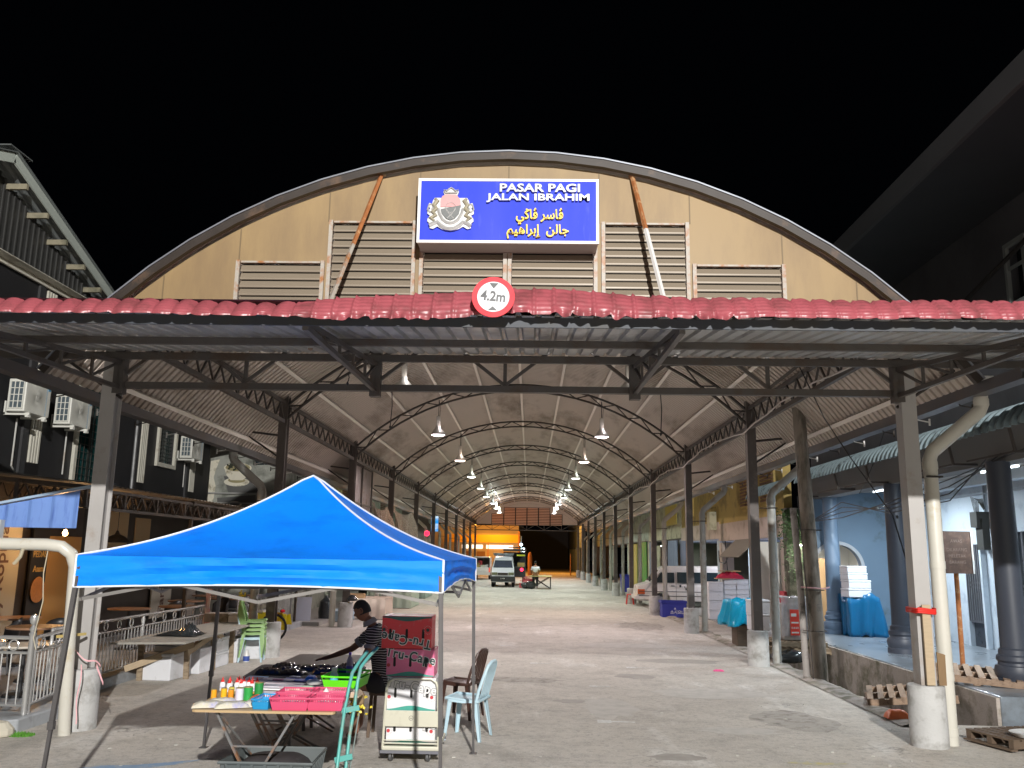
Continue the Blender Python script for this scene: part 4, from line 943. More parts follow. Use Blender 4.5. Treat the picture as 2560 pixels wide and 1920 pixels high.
# end wall with the arch
ew = MB(); ax, ar_, az = 6.76, .515, 1.896
ew.prism([(ax+ar_, .5), (8.34, .5), (8.34, 3.55), (ax, 3.55)]+[(ax+ar_*math.sin(t*math.pi/2/14), az+ar_*math.cos(t*math.pi/2/14)) for t in range(15)], frame((0, 19.86, 0), (1, 0, 0), (0, 0, 1)), .16)
ew.prism([(ax, 3.55), (6.1, 3.55), (6.1, .5), (ax-ar_, .5)]+[(ax-ar_*math.cos(t*math.pi/2/14), az+ar_*math.sin(t*math.pi/2/14)) for t in range(15)], frame((0, 19.86, 0), (1, 0, 0), (0, 0, 1)), .16)
rbb(ew, 'end_wall', VBL)
am = MB()
pa = [(ax+(ar_)*math.cos(math.pi*t/28), az+ar_*math.sin(math.pi*t/28)) for t in range(29)]
pb = [(ax+(ar_+.07)*math.cos(math.pi*t/28), az+(ar_+.07)*math.sin(math.pi*t/28)) for t in range(29)]
for i in range(28): am.prism([pa[i], pb[i], pb[i+1], pa[i+1]], frame((0, 19.695, 0), (1, 0, 0), (0, 0, 1)), .03)
rbb(am, 'arch_moulding', mat('arch_pale', (.5, .52, .55), .6, 0, .05, 3))
COLM = mat('column_grey', (.05, .058, .078), .45, 0, .08, 2)
def column(y, x, m_):
    c = MB(); c.lathe([(r_, z_+.19 if z_ < 2 else z_) for r_, z_ in [(.25, .35), (.25, .44), (.235, .45), (.25, .5), (.255, .54), (.24, .6), (.21, .61), (.205, .64), (.225, .67), (.22, .72), (.195, .74), (.19, .8), (.165, .82), (.16, 1.5), (.15, 3.41)]], (x, y, 0), 32)
    return rbb(c, 'column', m_, smooth=True)
column(11.8, 6.25, COLM); column(15.53, 6.36, COLM); column(19.25, 6.5, mat('column_blue', (.13, .19, .27), .45, 0, .08, 2))
# corrugated curved awning
def cawn(y0, y1, x0, z0, name):
    c = MB(); vs = []; n = int((y1-y0)/.045); K = 8
    for i in range(n+1):
        y = y0+i*.045; ph = i % 4; h = .045 if ph in (1, 2) else 0
        for j in range(K+1):
            t = j/K; vs.append((x0-.46*math.sin(t*1.45)-h*math.sin(t*1.45), y, z0-.36*(1-math.cos(t*1.45))+h*math.cos(t*1.45)))
    c.add(vs, [(i*(K+1)+j, i*(K+1)+j+1, (i+1)*(K+1)+j+1, (i+1)*(K+1)+j) for i in range(n) for j in range(K)]); return c
far(rb)
AWT = mat('teal_awning', (.34, .44, .48), .35, .25, .15, 3, dirt=(.06, .07, .07), dirt_amt=.3, dirt_scale=4)
t = thing('ribbed_awning', 'long curved teal ribbed awning on the dark grey building', 'awning', (6.3, 10, 0), 'curved ribbed awnings on the right'); o = cawn(9.6, 19.5, 6.29, 4.03, '').build('awning_sheet', AWT, t, solid=.004); o.location = (-6.3, -10, 0)
for y in (10.8, 12.4, 15.5, 17.1, 19.3):
    c = MB(); c.bar((5.95, y, 3.43), (6.28, y, 3.43), .03); c.bar((5.95, y, 3.43), (5.9, y, 3.72), .03); c.bar((5.95, y, 3.43), (5.95, y+1.2 if y < 19 else y, 3.43), .025); o = c.build('awning_frame', STEEL2, t); o.location = (-6.3, -10, 0)
far(t)
t = thing('ribbed_awning', 'short curved grey blue ribbed awning on the ochre shophouse', 'awning', (6.3, 20.2, 0), 'curved ribbed awnings on the right'); o = cawn(20.3, 23.9, 6.29, 3.95, '').build('awning_sheet', AWT, t, solid=.004); o.location = (-6.3, -20.2, 0); far(t)
# doors, grilles, meters in the arcade
def grille_door(y0, y1, z1, lab_m, n=7):
    XW = 8.34
    c = MB(); c.bx(8.24, 8.338, y0-.07, y0, .54, z1+.07); c.bx(8.24, 8.338, y1, y1+.07, .54, z1+.07); c.bx(8.24, 8.338, y0, y1, z1, z1+.07); f = rbb(c, 'door_frame', VWH)
    c = MB(); c.bx(8.33, 8.337, y0, y1, .54, z1); c.build('door', mat('dark_door', (.035, .04, .05), .3, 0, .2, 3), f)
    c = MB()
    for i in range(n+1): y = y0+(y1-y0)*i/n; c.bx(8.25, 8.27, y-.012, y+.012, 1.0, z1)
    for z in (1.0, 1.62, 1.7): c.bx(8.28, 8.29, y0, y1, z-.02, z+.02)
    c.build('door_bars', mat('grey_bars', (.22, .22, .24), .4, .4, .1, 3), f)
grille_door(16.5, 17.05, 2.4, 1); grille_door(14.9, 15.95, 2.6, 1); grille_door(12.3, 13.6, 2.6, 1)
c = MB(); c.bx(8.16, 8.33, 16.12, 16.36, 2.3, 2.85); c.bx(8.09, 8.33, 16.16, 16.4, 2.7, 2.98)
for i in range(6): c.tube([(8.14, 16.16+i*.03, 2.96), (8.11, 16.1+i*.05, 3.16+.02*i), (8.24, 16.2+i*.04, 3.22), (8.32, 16.26, 2.96)], .006, 5)
rbb(c, 'meter_board', mat('meter_dark', (.04, .04, .035), .6, 0, .3, 8))
c = MB(); c.tube([(8.31, 16.26, 2.96), (8.31, 16.26, 3.5)], .02, 6); c.bx(8.3, 8.339, 11, 19.8, 3.3, 3.33); rbb(c, 'conduit', mat('conduit_grey', (.25, .28, .32), .5, 0, 0))
# lit room through the arch
rm = thing('storeroom', 'brightly lit storeroom with cartons seen through the blue arch', 'storeroom', (7.6, 22.4, 0))
c = MB(); c.bx(-1.1, 1.5, 3.2, 3.3, .3, 2.55); c.bx(1.5, 1.55, 0.05, 3.2, .3, 2.55); c.build('room_wall', mat('room_white', (.7, .7, .66), .6, 0, .08, 2), rm)
for i, (x, z, w_, h, m_) in enumerate(((-.4, .3, .5, 1.2, CREAM), (.2, .3, .45, 1.8, mat('carton', (.42, .27, .14), .8, 0, .1, 5)), (-.35, 1.55, .4, .3, mat('carton', (.42, .27, .14))), (.75, .3, .4, 1.2, WHITE), (-.65, .3, .2, .9, mat('red_goods', (.5, .06, .08), .5, 0, .1, 5)))):
    c = MB(); c.bx(x, x+w_, 2.2, 2.7, z, z+h); c.build('stacked_goods', m_, rm, bevel=.01)
lamp('AREA', (7.6, 23.9, 2.5), 70, (1, .96, .88), size=.9)
c = MB(); c.bx(-.45, .65, 1.5, 1.56, 2.42, 2.46); c.build('tube_lamp', glow((1, .97, .9), 8), rm)
# arcade tube lamps
tubes = [(7.75, 14.6, 3.62, 75, (.82, .93, 1), 'cool tube lamp on the arcade ceiling near the camera'), (7.75, 19.4, 3.62, 85, (.82, .93, 1), 'cool tube lamp on the arcade ceiling before the blue arch wall')]
for x, y, z, p_, col, lab in tubes:
    t = thing('tube_lamp', lab, 'lamp', (x, y, z), 'tube lamps of the arcades'); c = MB(); c.bx(-.03, .03, -.6, .6, .0, .04); c.build('housing', WHITE, t); c = MB(); c.tube([(0, -.58, -.025), (0, .58, -.025)], .014, 8); c.build('tube', glow(col, 9), t)
    lamp('AREA', (0, 0, -.05), p_*2, col, t, size=.1, sizey=1.2)
for x, y, z, p_, col, lab in ((8.4, 28.5, 2.5, 60, (.8, .88, 1), 'tube lamp inside the ochre shophouse arcade'), (8.2, 36.5, 2.55, 60, (.85, .9, 1), 'tube lamp inside the yellow shophouse arcade'), (8.3, 56, 2.75, 70, (.9, 1, .9), 'tube lamp inside the pale green shophouse arcade')):
    t = thing('tube_lamp', lab, 'lamp', (x, y, z), 'tube lamps of the arcades'); c = MB(); c.bx(-.03, .03, -.6, .6, 0, .04); c.build('housing', WHITE, t); c = MB(); c.tube([(0, -.58, -.025), (0, .58, -.025)], .014, 8); c.build('tube', glow(col, 9), t)
    lamp('AREA', (0, 0, -.05), p_, col, t, size=.1, sizey=1.2)
# ================================================================ beyond the far end
OGL = mat('amber_wall', (.55, .4, .22), .7, 0, .1, .8)
os_ = thing('amber_shop', 'shop with a deep amber awning lit orange beyond the far left end of the hall', 'shop', (-4, 92, 0))
def ob(mb, n, m_, **k): o = mb.build(n, m_, os_, **k); o.location = (4, -92, 0); return o
c = MB(); c.bx(-9, -1.2, 92, 92.2, 3.2, 4.02); ob(c, 'awning_valance', mat('amber_valance', (.8, .42, .02), .6, 0, .05, 1)); c = MB(); c.bx(-9, -1.1, 91.9, 96, 4.03, 4.1); ob(c, 'awning_top', OGL)
c = MB(); c.bx(-1.25, -1.1, 91.9, 92.1, 0, 4.4); c.bx(-4.4, -4.3, 91.9, 92, 0, 3.2); c.bx(-7.6, -7.5, 91.9, 92, 0, 3.2); ob(c, 'awning_post', mat('orange_post', (.5, .2, .06), .6, 0, .1, 2))
c = MB(); c.bx(-12, -1.3, 99, 99.3, 0, 5.2); ob(c, 'front_wall', OGL)
c = MB()
for a, b in ((-7.6, -6.9), (-6.8, -6.3), (-6.1, -5.3), (-4.9, -1.9)): c.bx(a, b, 98.9, 98.98, 2.62, 3.02)
ob(c, 'lit_fascia', mat('lit_fascia', (.8, .7, .65), .5, 0, 0, emit=(1, .75, .62), estr=2.2))
c = MB()
for i in range(14): c.bx(-4.9+i*.22, -4.88+i*.22, 98.86, 98.89, 2.6, 3.04)
ob(c, 'fascia_bars', DIM)
for x in (-8.9, -7.4, -5.9, -3.0): c = MB(); c.bx(x, x+.9, 98.9, 98.97, 0, 2.3); ob(c, 'shop_door', mat('dim_orange', (.3, .14, .05), .7, 0, .2, 2))
lamp('POINT', (-3.5, 89, 5.2), 1500, (1, .42, .06), size=.2); lamp('POINT', (3.5, 101, 6.5), 2600, (1, .4, .06), size=.2); lamp('POINT', (-4, 95.5, 2.9), 350, (1, .5, .1), size=.2)
lp = thing('street_lamp', 'street lamp with a cool white lit head beyond the far end of the hall', 'street lamp', (-1.0, 97, 0))
c = MB(); c.tube([(0, 0, 0), (0, 0, 4)], [.09, .06], 10); c.build('lamp_post', mat('lamp_post_grey', (.3, .36, .4), .5, .2, .1, 3), lp); c = MB(); c.lathe([(.001, 0), (.16, .02), (.2, .12), (.12, .2), (.001, .22)], (0, 0, 3.0), 14); c.lathe([(.001, 0), (.12, .02), (.1, .5), (.001, .52)], (.32, 0, 2.3), 12); c.build('lamp_head', glow((.75, .95, 1), 4), lp)
lamp('POINT', (0.3, -.4, 2.8), 60, (.7, .9, 1), lp, size=.15)
db = thing('dark_arcade_building', 'dark blue grey arcade building fading into the night beyond the hall', 'building', (5.6, 88, 0))
def dbb(mb, n, m_, **k): o = mb.build(n, m_, db, **k); o.location = (-5.6, -88, 0); return o
NB = mat('night_wall', (.1, .14, .2), .8, 0, .2, .6)
c = MB(); c.bx(5.6, 6, 96, 130, 2.9, 6.5); dbb(c, 'wall', NB)
c = MB(); c.add([(5.5, 95.5, 5.3), (5.5, 130, 5.3), (9, 130, 7.5), (9, 95.5, 7.5)], [(0, 1, 2, 3)]); dbb(c, 'roof', NB)
for i in range(9): c = MB(); c.bx(5.6, 6, 96+i*3.8, 96.4+i*3.8, 0, 2.9); dbb(c, 'pillar', NB)
c = MB(); c.bx(9, 9.2, 96, 130, 0, 3); dbb(c, 'back_wall', mat('night_back', (.08, .09, .11), .8, 0, .3, .6))
c = MB(); c.bx(-1, 5.6, 131, 131.4, 0, 5.6); c.bx(-20, -1, 131, 131.4, 0, 7); dbb(c, 'end_building', mat('night_end', (.025, .035, .055), .8, 0, .3, .3))
ro = thing('red_post_box', 'tall rounded orange lit bollard cover beyond the end of the hall', 'kiosk', (.0, 90, 0)); c = MB(); c.lathe([(.2, 0), (.22, .1), (.22, 1.8), (.15, 2.2), (.02, 2.3)], (0, 0, 0), 16); c.build('kiosk_body', mat('orange_post', (.5, .2, .06)), ro, smooth=True)
for x in (4.2,):
    pp = thing('utility_post', 'thin orange lit post at the roadside beyond the far right end', 'post', (x, 92, 0)); c = MB(); c.tube([(0, 0, 0), (0, 0, 2.1)], .06, 8); c.bx(-.03, .03, -.01, .01, 2, 2.2); c.build('shaft', mat('orange_post', (.5, .2, .06)), pp)
# ================================================================ blue canopy tent
BLUE = mat('tent_blue', (.0, .2, .9), .6, 0, .05, 2, spec=.25, dirt=(.0, .16, .75), dirt_amt=.35, dirt_scale=2.2, stretch=(1, 1, 3), bump=.5, bscale=3)
SEAM = mat('tent_seam', (.72, .74, .78), .6, 0, .04, 6)
tent = thing('canopy_tent', 'bright blue pop up canopy tent with white seams over the stall', 'canopy tent', (-2.1, 8.4, 0))
def tb(mb, n, m_, parent=None, **k):
    o = mb.build(n, m_, parent or tent, **k)
    if parent is None: o.location = (2.1, -8.4, 0)
    return o
FL, FR, BR, BL = Vector((-3.58, 6.95, 0)), Vector((-.68, 7.0, 0)), Vector((-.6, 9.9, 0)), Vector((-3.45, 9.9, 0)); PK = Vector((-2.1, 8.4, 0))
ring = [FL, FR, BR, BL]; ZT = 2.035
def ringp(t):
    i = int(t) % 4; f = t-int(t); return ring[i].lerp(ring[(i+1) % 4], f), f, i
def hz(m, f):
    # height above the eave at fraction m from peak to edge, with sag between the hips
    h = .79*(.42*(1-m)+.58*(1-m)**2.1)
    sag = .05*math.sin(math.pi*f)*m*(1-m)*3
    if m < .03: h -= .02
    return h-sag*.5
c = MB(); NT = 24; NM = 18; vs = []
for j in range(4*NT+1):
    t = j/NT; p, f, i = ringp(min(t, 3.99999))
    for k in range(NM+1):
        m = k/NM; q = PK.lerp(p, m); w_ = (.006*math.sin(f*31+m*9)+.007*math.sin(f*13+m*5+i*2)+.004*math.sin(f*57-m*14))*m*(1.15-m)
        bow = 0
        vs.append((q.x, q.y, ZT+hz(m, f)+w_))
c.add(vs, [(j*(NM+1)+k, j*(NM+1)+k+1, (j+1)*(NM+1)+k+1, (j+1)*(NM+1)+k) for j in range(4*NT) for k in range(NM)])
# valance with soft horizontal folds
vs = []; NV = 10; NJ = 40
for j in range(4*NJ+1):
    t = j/NJ; p, f, i = ringp(min(t, 3.99999)); nrm = (p-PK).normalized()
    drop = .245-.035*math.sin(math.pi*f)-(.03*math.sin(math.pi*f) if i == 1 else 0)
    for k in range(NV+1):
        v = k/NV
        fold = .022*math.sin(v*13+math.sin(f*3.1+i)*3.2+f*4)*math.sin(math.pi*v)*(.4+.6*abs(math.sin(f*3.14)))+.006*math.sin(f*40+v*6)
        q = p+nrm*fold; vs.append((q.x, q.y, ZT-drop*v))
c.add(vs, [(j*(NV+1)+k, j*(NV+1)+k+1, (j+1)*(NV+1)+k+1, (j+1)*(NV+1)+k) for j in range(4*NJ) for k in range(NV)])
tb(c, 'canopy', BLUE, smooth=True)
for i in range(4):
    c = MB(); pts = []
    for k in range(NM+1):
        m = k/NM; q = PK.lerp(ring[i], m); pts.append((q.x, q.y, ZT+hz(m, 0)+.006))
    pts.append((ring[i].x, ring[i].y, ZT-.24)); c.tube(pts, .0095, 6); tb(c, 'seam', SEAM)
c = MB(); pts = []
for j in range(4*NJ):
    t = j/NJ; p, f, i = ringp(t); drop = .245-.035*math.sin(math.pi*f)-(.03*math.sin(math.pi*f) if i == 1 else 0); pts.append((p.x, p.y, ZT-drop))
c.tube(pts, .007, 5, closed=True); tb(c, 'hem', SEAM)
LEG = mat('tent_leg', (.09, .085, .085), .45, .3, .15, 6)
feet = [Vector((-3.66, 6.9, 0)), Vector((-.64, 6.95, 0)), Vector((-.582, 9.88, 0)), Vector((-3.49, 9.895, 0))]
for i in range(4):
    tp = ring[i]*.985+PK*.015; c = MB(); a = Vector((tp.x, tp.y, ZT-.02)); b = feet[i]; mid_ = a.lerp(b, .62)
    c.bar(a, mid_, .034, .034); c.bar(mid_, b, .026, .026); c.bx(b.x-.04, b.x+.04, b.y-.04, b.y+.04, 0, .008); c.bx(mid_.x-.022, mid_.x+.022, mid_.y-.022, mid_.y+.022, mid_.z-.03, mid_.z+.03); tb(c, 'leg', LEG)
    p, q = ring[i]*.98+PK*.02, ring[(i+1) % 4]*.98+PK*.02; c = MB(); h0, h1 = ZT-.06, ZT-.34
    A_ = Vector((p.x, p.y, h0)); B_ = Vector((q.x, q.y, h0)); m_ = (p+q)/2; C_ = Vector((m_.x, m_.y, h1)); D_ = Vector((m_.x, m_.y, h0))
    A2 = A_-Vector((0, 0, .28)); B2 = B_-Vector((0, 0, .28)); off = (PK-m_).normalized()*.02
    c.bar(A_, C_, .012, .026); c.bar(A2+off, D_+off, .012, .026); c.bar(B_, C_, .012, .026); c.bar(B2+off, D_+off, .012, .026); tb(c, 'scissor_brace', mat('brace_grey', (.22, .21, .2), .4, .4, .1, 6))
c = MB(); c.tube([(PK.x, PK.y, 1.75), (PK.x, PK.y, ZT+.76)], .016, 8)
for i in range(4): m_ = (ring[i]+ring[(i+1) % 4])/2; c.bar((m_.x, m_.y, ZT-.3), (PK.x, PK.y, ZT-.28), .014, .024)
tb(c, 'centre_pole', LEG)
# ================================================================ folding tables
PLY = mat('plywood', (.45, .32, .17), .55, 0, .15, 4, stretch=(1, 5, 1)); LEGG = mat('table_leg', (.2, .2, .2), .45, .4, .2, 6, dirt=(.3, .14, .06), dirt_amt=.35, dirt_scale=9); DKCLOTH = mat('dark_cloth', (.035, .03, .032), .75, 0, .3, 6)
def ftable(name, lab, x0, x1, y0, y1, z, top, skew=-.09, col=PLY):
    t = thing('folding_table', lab, 'folding table', (x0, y0, 0), 'folding tables of the stall')
    w_ = x1-x0; d = y1-y0
    def P(u, v, zz): return (u*w_+v*d*skew, v*d, zz)
    c = MB(); k = .04
    pts = [(k, 0), (w_-k, 0), (w_-.012, .012), (w_, k), (w_+d*skew, d-k), (w_-k+d*skew, d), (k+d*skew, d), (d*skew, d-k), (0, k), (.012, .012)]
    c.prism(pts, Matrix.Translation((0, 0, z-.022)), .02); c.build('table_top', top, t)
    for v in (.07, .93):
        c = MB(); yb = v*d; c.bar(P(.17, v, z-.03), P(.43, v, .15), .035, .02); c.bar(P(.43, v, .15), P(.44, v, .0), .035, .02); c.bar(P(.72, v, z-.03), P(.46, v, .15), .035, .02); c.bar(P(.3, v, .54-.1), P(.59, v, .54-.1), .02, .015); c.bar(P(.17, v, .0), P(.43, v, .16), .03, .02) ; c.bar(P(.72, v, 0), P(.46, v, .16), .03, .02)
        c.build('leg_frame', LEGG, t)
    c = MB(); c.bar(P(.17, .07, z-.035), P(.17, .93, z-.035), .02, .02); c.bar(P(.72, .07, z-.035), P(.72, .93, z-.035), .02, .02); c.bar(P(.2, .07, z-.06), P(.4, .5, .2), .015, .015); c.build('top_rail', LEGG, t)
    return t
ftable('a', 'folding plywood table carrying glue bottles, cans and pink baskets at the front of the stall', -2.9, -1.66, 7.83, 8.95, .745, PLY)
ftable('b', 'folding table under magazines and the green tray in the middle of the stall', -3.0, -1.76, 9.0, 9.8, .742, mat('grey_table', (.14, .13, .13), .5, 0, .1, 3))
ftable('c', 'dark folding table the vendor reaches across at the back of the stall', -3.12, -1.86, 9.86, 10.95, .742, DKCLOTH)
ftable('d', 'brown folding table farthest back in the stall behind the vendor', -3.06, -2.05, 11.0, 12.1, .742, mat('brown_table', (.2, .16, .13), .6, 0, .1, 3), skew=.0)
# goods ----------------------------------------------------------
def good(name, lab, cat, loc, group=None, rz=0): return thing(name, lab, cat, loc, group, rz)
REDP = mat('cap_red', (.75, .03, .02), .35, 0, 0); GLW = mat('bottle_white', (.78, .77, .75), .35, 0, .03, 9)
spots = [(-2.99, 8.87), (-2.935, 8.92), (-2.9, 8.8), (-2.845, 8.86), (-2.86, 8.97), (-2.8, 8.93), (-2.785, 8.8), (-2.74, 8.9), (-2.715, 9.02-.09), (-2.68, 8.8), (-2.66, 8.9)]
gl = None; names = ['at the outer left end', 'behind the outermost', 'second in the front rank', 'third in the front rank', 'in the back rank near the left', 'in the middle of the back rank', 'beside the middle of the front rank', 'right of the middle', 'in the back rank near the right', 'at the right end of the front rank', 'at the right end of the back rank']
for (x, y), nm_ in zip(spots, names):
    lab = 'red nozzled glue bottle %s' % nm_
    if gl is None:
        gl = good('glue_bottle', lab, 'glue bottle', (x, y, .745), 'white glue bottles with red nozzles')
        c = MB(); c.lathe([(.001, 0), (.026, 0), (.028, .01), (.028, .085), (.018, .1), (.016, .105)], (0, 0, 0), 12, 1, .75); c.build('bottle_body', GLW, gl, smooth=True)
        c = MB(); c.lathe([(.019, .104), (.019, .118), (.009, .125), (.003, .16), (.001, .16)], (0, 0, 0), 10); c.build('nozzle', REDP, gl, smooth=True)
        c = MB(); c.lathe([(.0285, .03), (.0285, .05)], (0, 0, 0), 12, 1, .76); c.build('bottle_label', mat('label_blue', (.5, .5, .62), .5, 0, .3, 60), gl)
        gl.scale = (1, 1, .8)
    else: dup(gl, (x, y, .745), label=lab)
cans = [(-2.885, 8.34, 'orange yellow', (.8, .36, .02), .026, .085), (-2.84, 8.47, 'yellow', (.8, .6, .02), .022, .08), (-2.8, 8.36, 'amber', (.8, .45, .02), .028, .095), (-2.765, 8.47, 'pale yellow', (.8, .68, .1), .026, .09), (-2.735, 8.36, 'orange', (.75, .3, .02), .026, .085), (-2.655, 8.36, 'white', (.68, .66, .78), .038, .1), (-2.575, 8.36, 'green', (.03, .35, .07), .042, .11), (-2.52, 8.5, 'dark green', (.03, .26, .06), .04, .13)]
for x, y, cn, col, r, h in cans:
    t = good('tin_can', '%s tin standing in front of the glue bottles on the stall' % cn, 'tin', (x, y, .745), 'small tins on the stall')
    c = MB(); c.lathe([(.001, 0), (r, 0), (r, h), (r*.9, h+.002)], (0, 0, 0), 16); c.build('tin_body', mat('tin_'+cn.replace(' ', '_'), col, .35, 0, .15, 40), t, smooth=True)
    c = MB(); c.lathe([(.001, h+.003), (r*.92, h+.003), (r*.92, h+.008), (.001, h+.008)], (0, 0, 0), 16); c.build('tin_lid', mat('tin_lid', (.6, .5, .2), .3, .5, 0), t)
BAGM = mat('clear_bag', (.62, .58, .46), .25, 0, .25, 30, dirt=(.3, .3, .55), dirt_amt=.3, dirt_scale=8)
def pillow(w_, d, h, seed):
    c = MB(); r_ = random.Random(seed)
    def fn(u, v):
        a = (u-.5)*2; b = (v-.5)*2; hh = h*max(0, (1-a**4)*(1-b**4))**.6; n = .004*math.sin(u*17+seed)*math.cos(v*13+seed)
        return (a*w_/2, b*d/2, hh+n*(hh > 0)+.003)
    c.grid(fn, 14, 12); return c
for x, y, w_, d, rz, lab in ((-2.79, 7.97, .3, .15, .35, 'flat clear bag of pale goods at the front left corner of the stall'), (-2.59, 7.97, .3, .16, .4, 'second clear bag with purple edge right of the corner bag'), (-2.42, 8.05, .2, .17, .2, 'third clear bag of white goods beside the blue box'), (-2.74, 8.15, .26, .12, .5, 'clear bag with lilac print lying behind the corner bag')):
    t = good('plastic_bag', lab, 'plastic bag', (x, y, .746), 'clear bags of goods'); t.rotation_euler = (0, 0, rz); pillow(w_, d, .045, x*9).build('bag', BAGM, t, smooth=True)
t = good('red_packet', 'orange red packet lying behind the clear bags on the stall', 'packet', (-2.42, 8.3, .76), rz=.4); pillow(.22, .16, .04, 3).build('packet', mat('packet_red', (.75, .12, .05), .4, 0, .1, 12), t, smooth=True)
PINK = mat('basket_pink', (.6, .07, .16), .4, 0, .06, 9); BLUEB = mat('box_blue', (.02, .28, .58), .35, 0, .06, 9); LIME = mat('tray_lime', (.16, .8, .02), .4, 0, .05, 9)
def basket(lab, x, y, w_, d, h, m_, rz=0, cat='basket', name='basket', fill=None, n=16, z=.746):
    t = good(name, lab, cat, (x, y, z), 'pink plastic baskets' if m_ is PINK else None); t.rotation_euler = (0, 0, rz)
    k = .85; c = MB()
    a, b = w_/2*k, d/2*k; A_, B_ = w_/2, d/2
    c.bx(-a, a, -b, b, 0, .004); 
    for (p, q, P_, Q_) in (((-a, -b), (a, -b), (-A_, -B_), (A_, -B_)), ((a, -b), (a, b), (A_, -B_), (A_, B_)), ((a, b), (-a, b), (A_, B_), (-A_, B_)), ((-a, b), (-a, -b), (-A_, B_), (-A_, -B_))):
        p, q, P_, Q_ = Vector((*p, 0)), Vector((*q, 0)), Vector((*P_, h)), Vector((*Q_, h))
        c.add([p, q, q.lerp(Q_, .72), p.lerp(P_, .72)], [(0, 1, 2, 3)]); c.add([p.lerp(P_, .9), q.lerp(Q_, .9), Q_, P_], [(0, 1, 2, 3)])
        for i in range(n+1):
            f = i/n; c.bar(p.lerp(q, f).lerp(P_.lerp(Q_, f), .7), p.lerp(q, f).lerp(P_.lerp(Q_, f), .92), .006, .004)
    c.build('basket_body', m_, t, solid=.004)
    c = MB(); c.tube([(-A_, -B_, h), (A_, -B_, h), (A_, B_, h), (-A_, B_, h)], .007, 6, closed=True); c.build('basket_rim', m_, t)
    if fill: pillow(w_*.78, d*.78, h*.6, 5).build('contents', fill, t, smooth=True)
    return t
MIX = mat('mixed_packets', (.6, .35, .4), .35, 0, .6, 30, dirt=(.7, .5, .15), dirt_amt=.4, dirt_scale=14)
basket('front pink basket on the left, next to the blue box, filled with wrapped packets', -2.06, 7.98, .34, .27, .1, PINK, .02, fill=MIX)
basket('front pink basket on the right corner of the table, with colourful packets', -1.76, 8.0, .33, .27, .1, PINK, .03, fill=MIX)
basket('rear pink basket on the left, behind the front left one', -2.12, 8.38, .33, .3, .09, PINK, .02, fill=MIX)
basket('rear pink basket on the right holding a white paper cone', -1.83, 8.42, .33, .3, .09, PINK, .03, fill=mat('pink_fill', (.6, .12, .2), .5, 0, .3, 20))
t = good('paper_cone', 'white paper cone standing in the rear right pink basket', 'paper cone', (-1.85, 8.33, .8)); c = MB(); c.lathe([(.05, 0), (.003, .07)], (0, 0, 0), 8); c.build('cone', GLW, t)
basket('small turquoise blue plastic box at the front of the stall table', -2.31, 8.02, .15, .3, .085, BLUEB, -.05, 'box', 'plastic_box', mat('blue_wrap', (.1, .4, .65), .2, 0, .3, 30), 8)
basket('lime green tray with a handle opening at the right of the stall', -1.86, 9.3, .36, .55, .13, LIME, -.08, 'tray', 'green_tray', None, 1, .744)
t = good('white_bottle', 'white bottle with blue label standing in the green tray', 'bottle', (-1.97, 9.2, .75)); c = MB(); c.lathe([(.001, 0), (.042, 0), (.042, .12), (.026, .145), (.026, .15)], (0, 0, 0), 16); c.build('bottle_body', GLW, t, smooth=True); c = MB(); c.lathe([(.028, .15), (.028, .185), (.001, .186)], (0, 0, 0), 14); c.build('bottle_cap', GLW, t, smooth=True); c = MB(); c.lathe([(.0425, .03), (.0425, .09)], (0, 0, 0), 16); c.build('bottle_label', mat('label_cyan', (.1, .55, .7), .4, 0, .3, 30), t)
t = good('red_label_box', 'white box with red print lying in the green tray', 'box', (-1.85, 9.3, .75)); c = MB(); c.bx(-.07, .07, -.04, .04, 0, .05); c.build('carton', GLW, t); c = MB()
for i in range(4): c.bx(-.055+i*.03, -.035+i*.03, -.043, -.0405, .01, .04)
c.build('red_print', REDP, t)
t = good('paper_stack', 'low stack of pale papers under the green tray', 'papers', (-1.78, 8.72, .745)); c = MB()
for i in range(4): c.bx(-.18+i*.008, .18-i*.01, -.12, .12, i*.012, i*.012+.011)
c.build('papers', mat('paper_mix', (.55, .42, .3), .7, 0, .4, 14), t)
r_ = random.Random(77)
SM = [(-2.62, 8.62, 'orange', (.75, .3, .05)), (-2.36, 8.62, 'white and violet', (.6, .5, .75)), (-2.7, 9.12, 'crimson', (.6, .05, .1)), (-2.88, 9.2, 'white', (.75, .75, .74)), (-2.95, 9.4, 'grey blue', (.3, .4, .55)), (-2.28, 8.9, 'cream', (.7, .62, .45)), (-2.2, 9.05, 'pale green', (.4, .6, .4)), (-2.62, 9.5, 'pink', (.7, .3, .4)), (-2.5, 9.72, 'silver', (.55, .55, .58)), (-2.25, 8.72, 'yellow', (.75, .6, .1)), (-2.85, 9.55, 'brown', (.3, .18, .1)), (-2.12, 9.72, 'turquoise', (.1, .5, .55))]
for x, y, cn, col in SM:
    t = good('card_packet', 'small %s card packet lying among the magazines' % cn, 'packet', (x, y, .764), 'small card packets among the magazines'); t.rotation_euler = (0, 0, r_.uniform(-.7, .7)); c = MB(); c.bx(-.055, .055, -.035, .035, 0, .012); c.build('packet', mat('card_'+cn.replace(' ', '_'), col, .35, 0, .35, 30), t, bevel=.003)
t = good('tape_roll', 'clear tape roll standing beside the green tray', 'tape roll', (-2.2, 9.33, .745)); c = MB(); c.tube([(.06*math.cos(a*.524), .06*math.sin(a*.524), .03) for a in range(12)], .022, 8, closed=True); c.build('tape', mat('tape_clear', (.6, .58, .55), .15, 0, .05, 4), t, smooth=True)
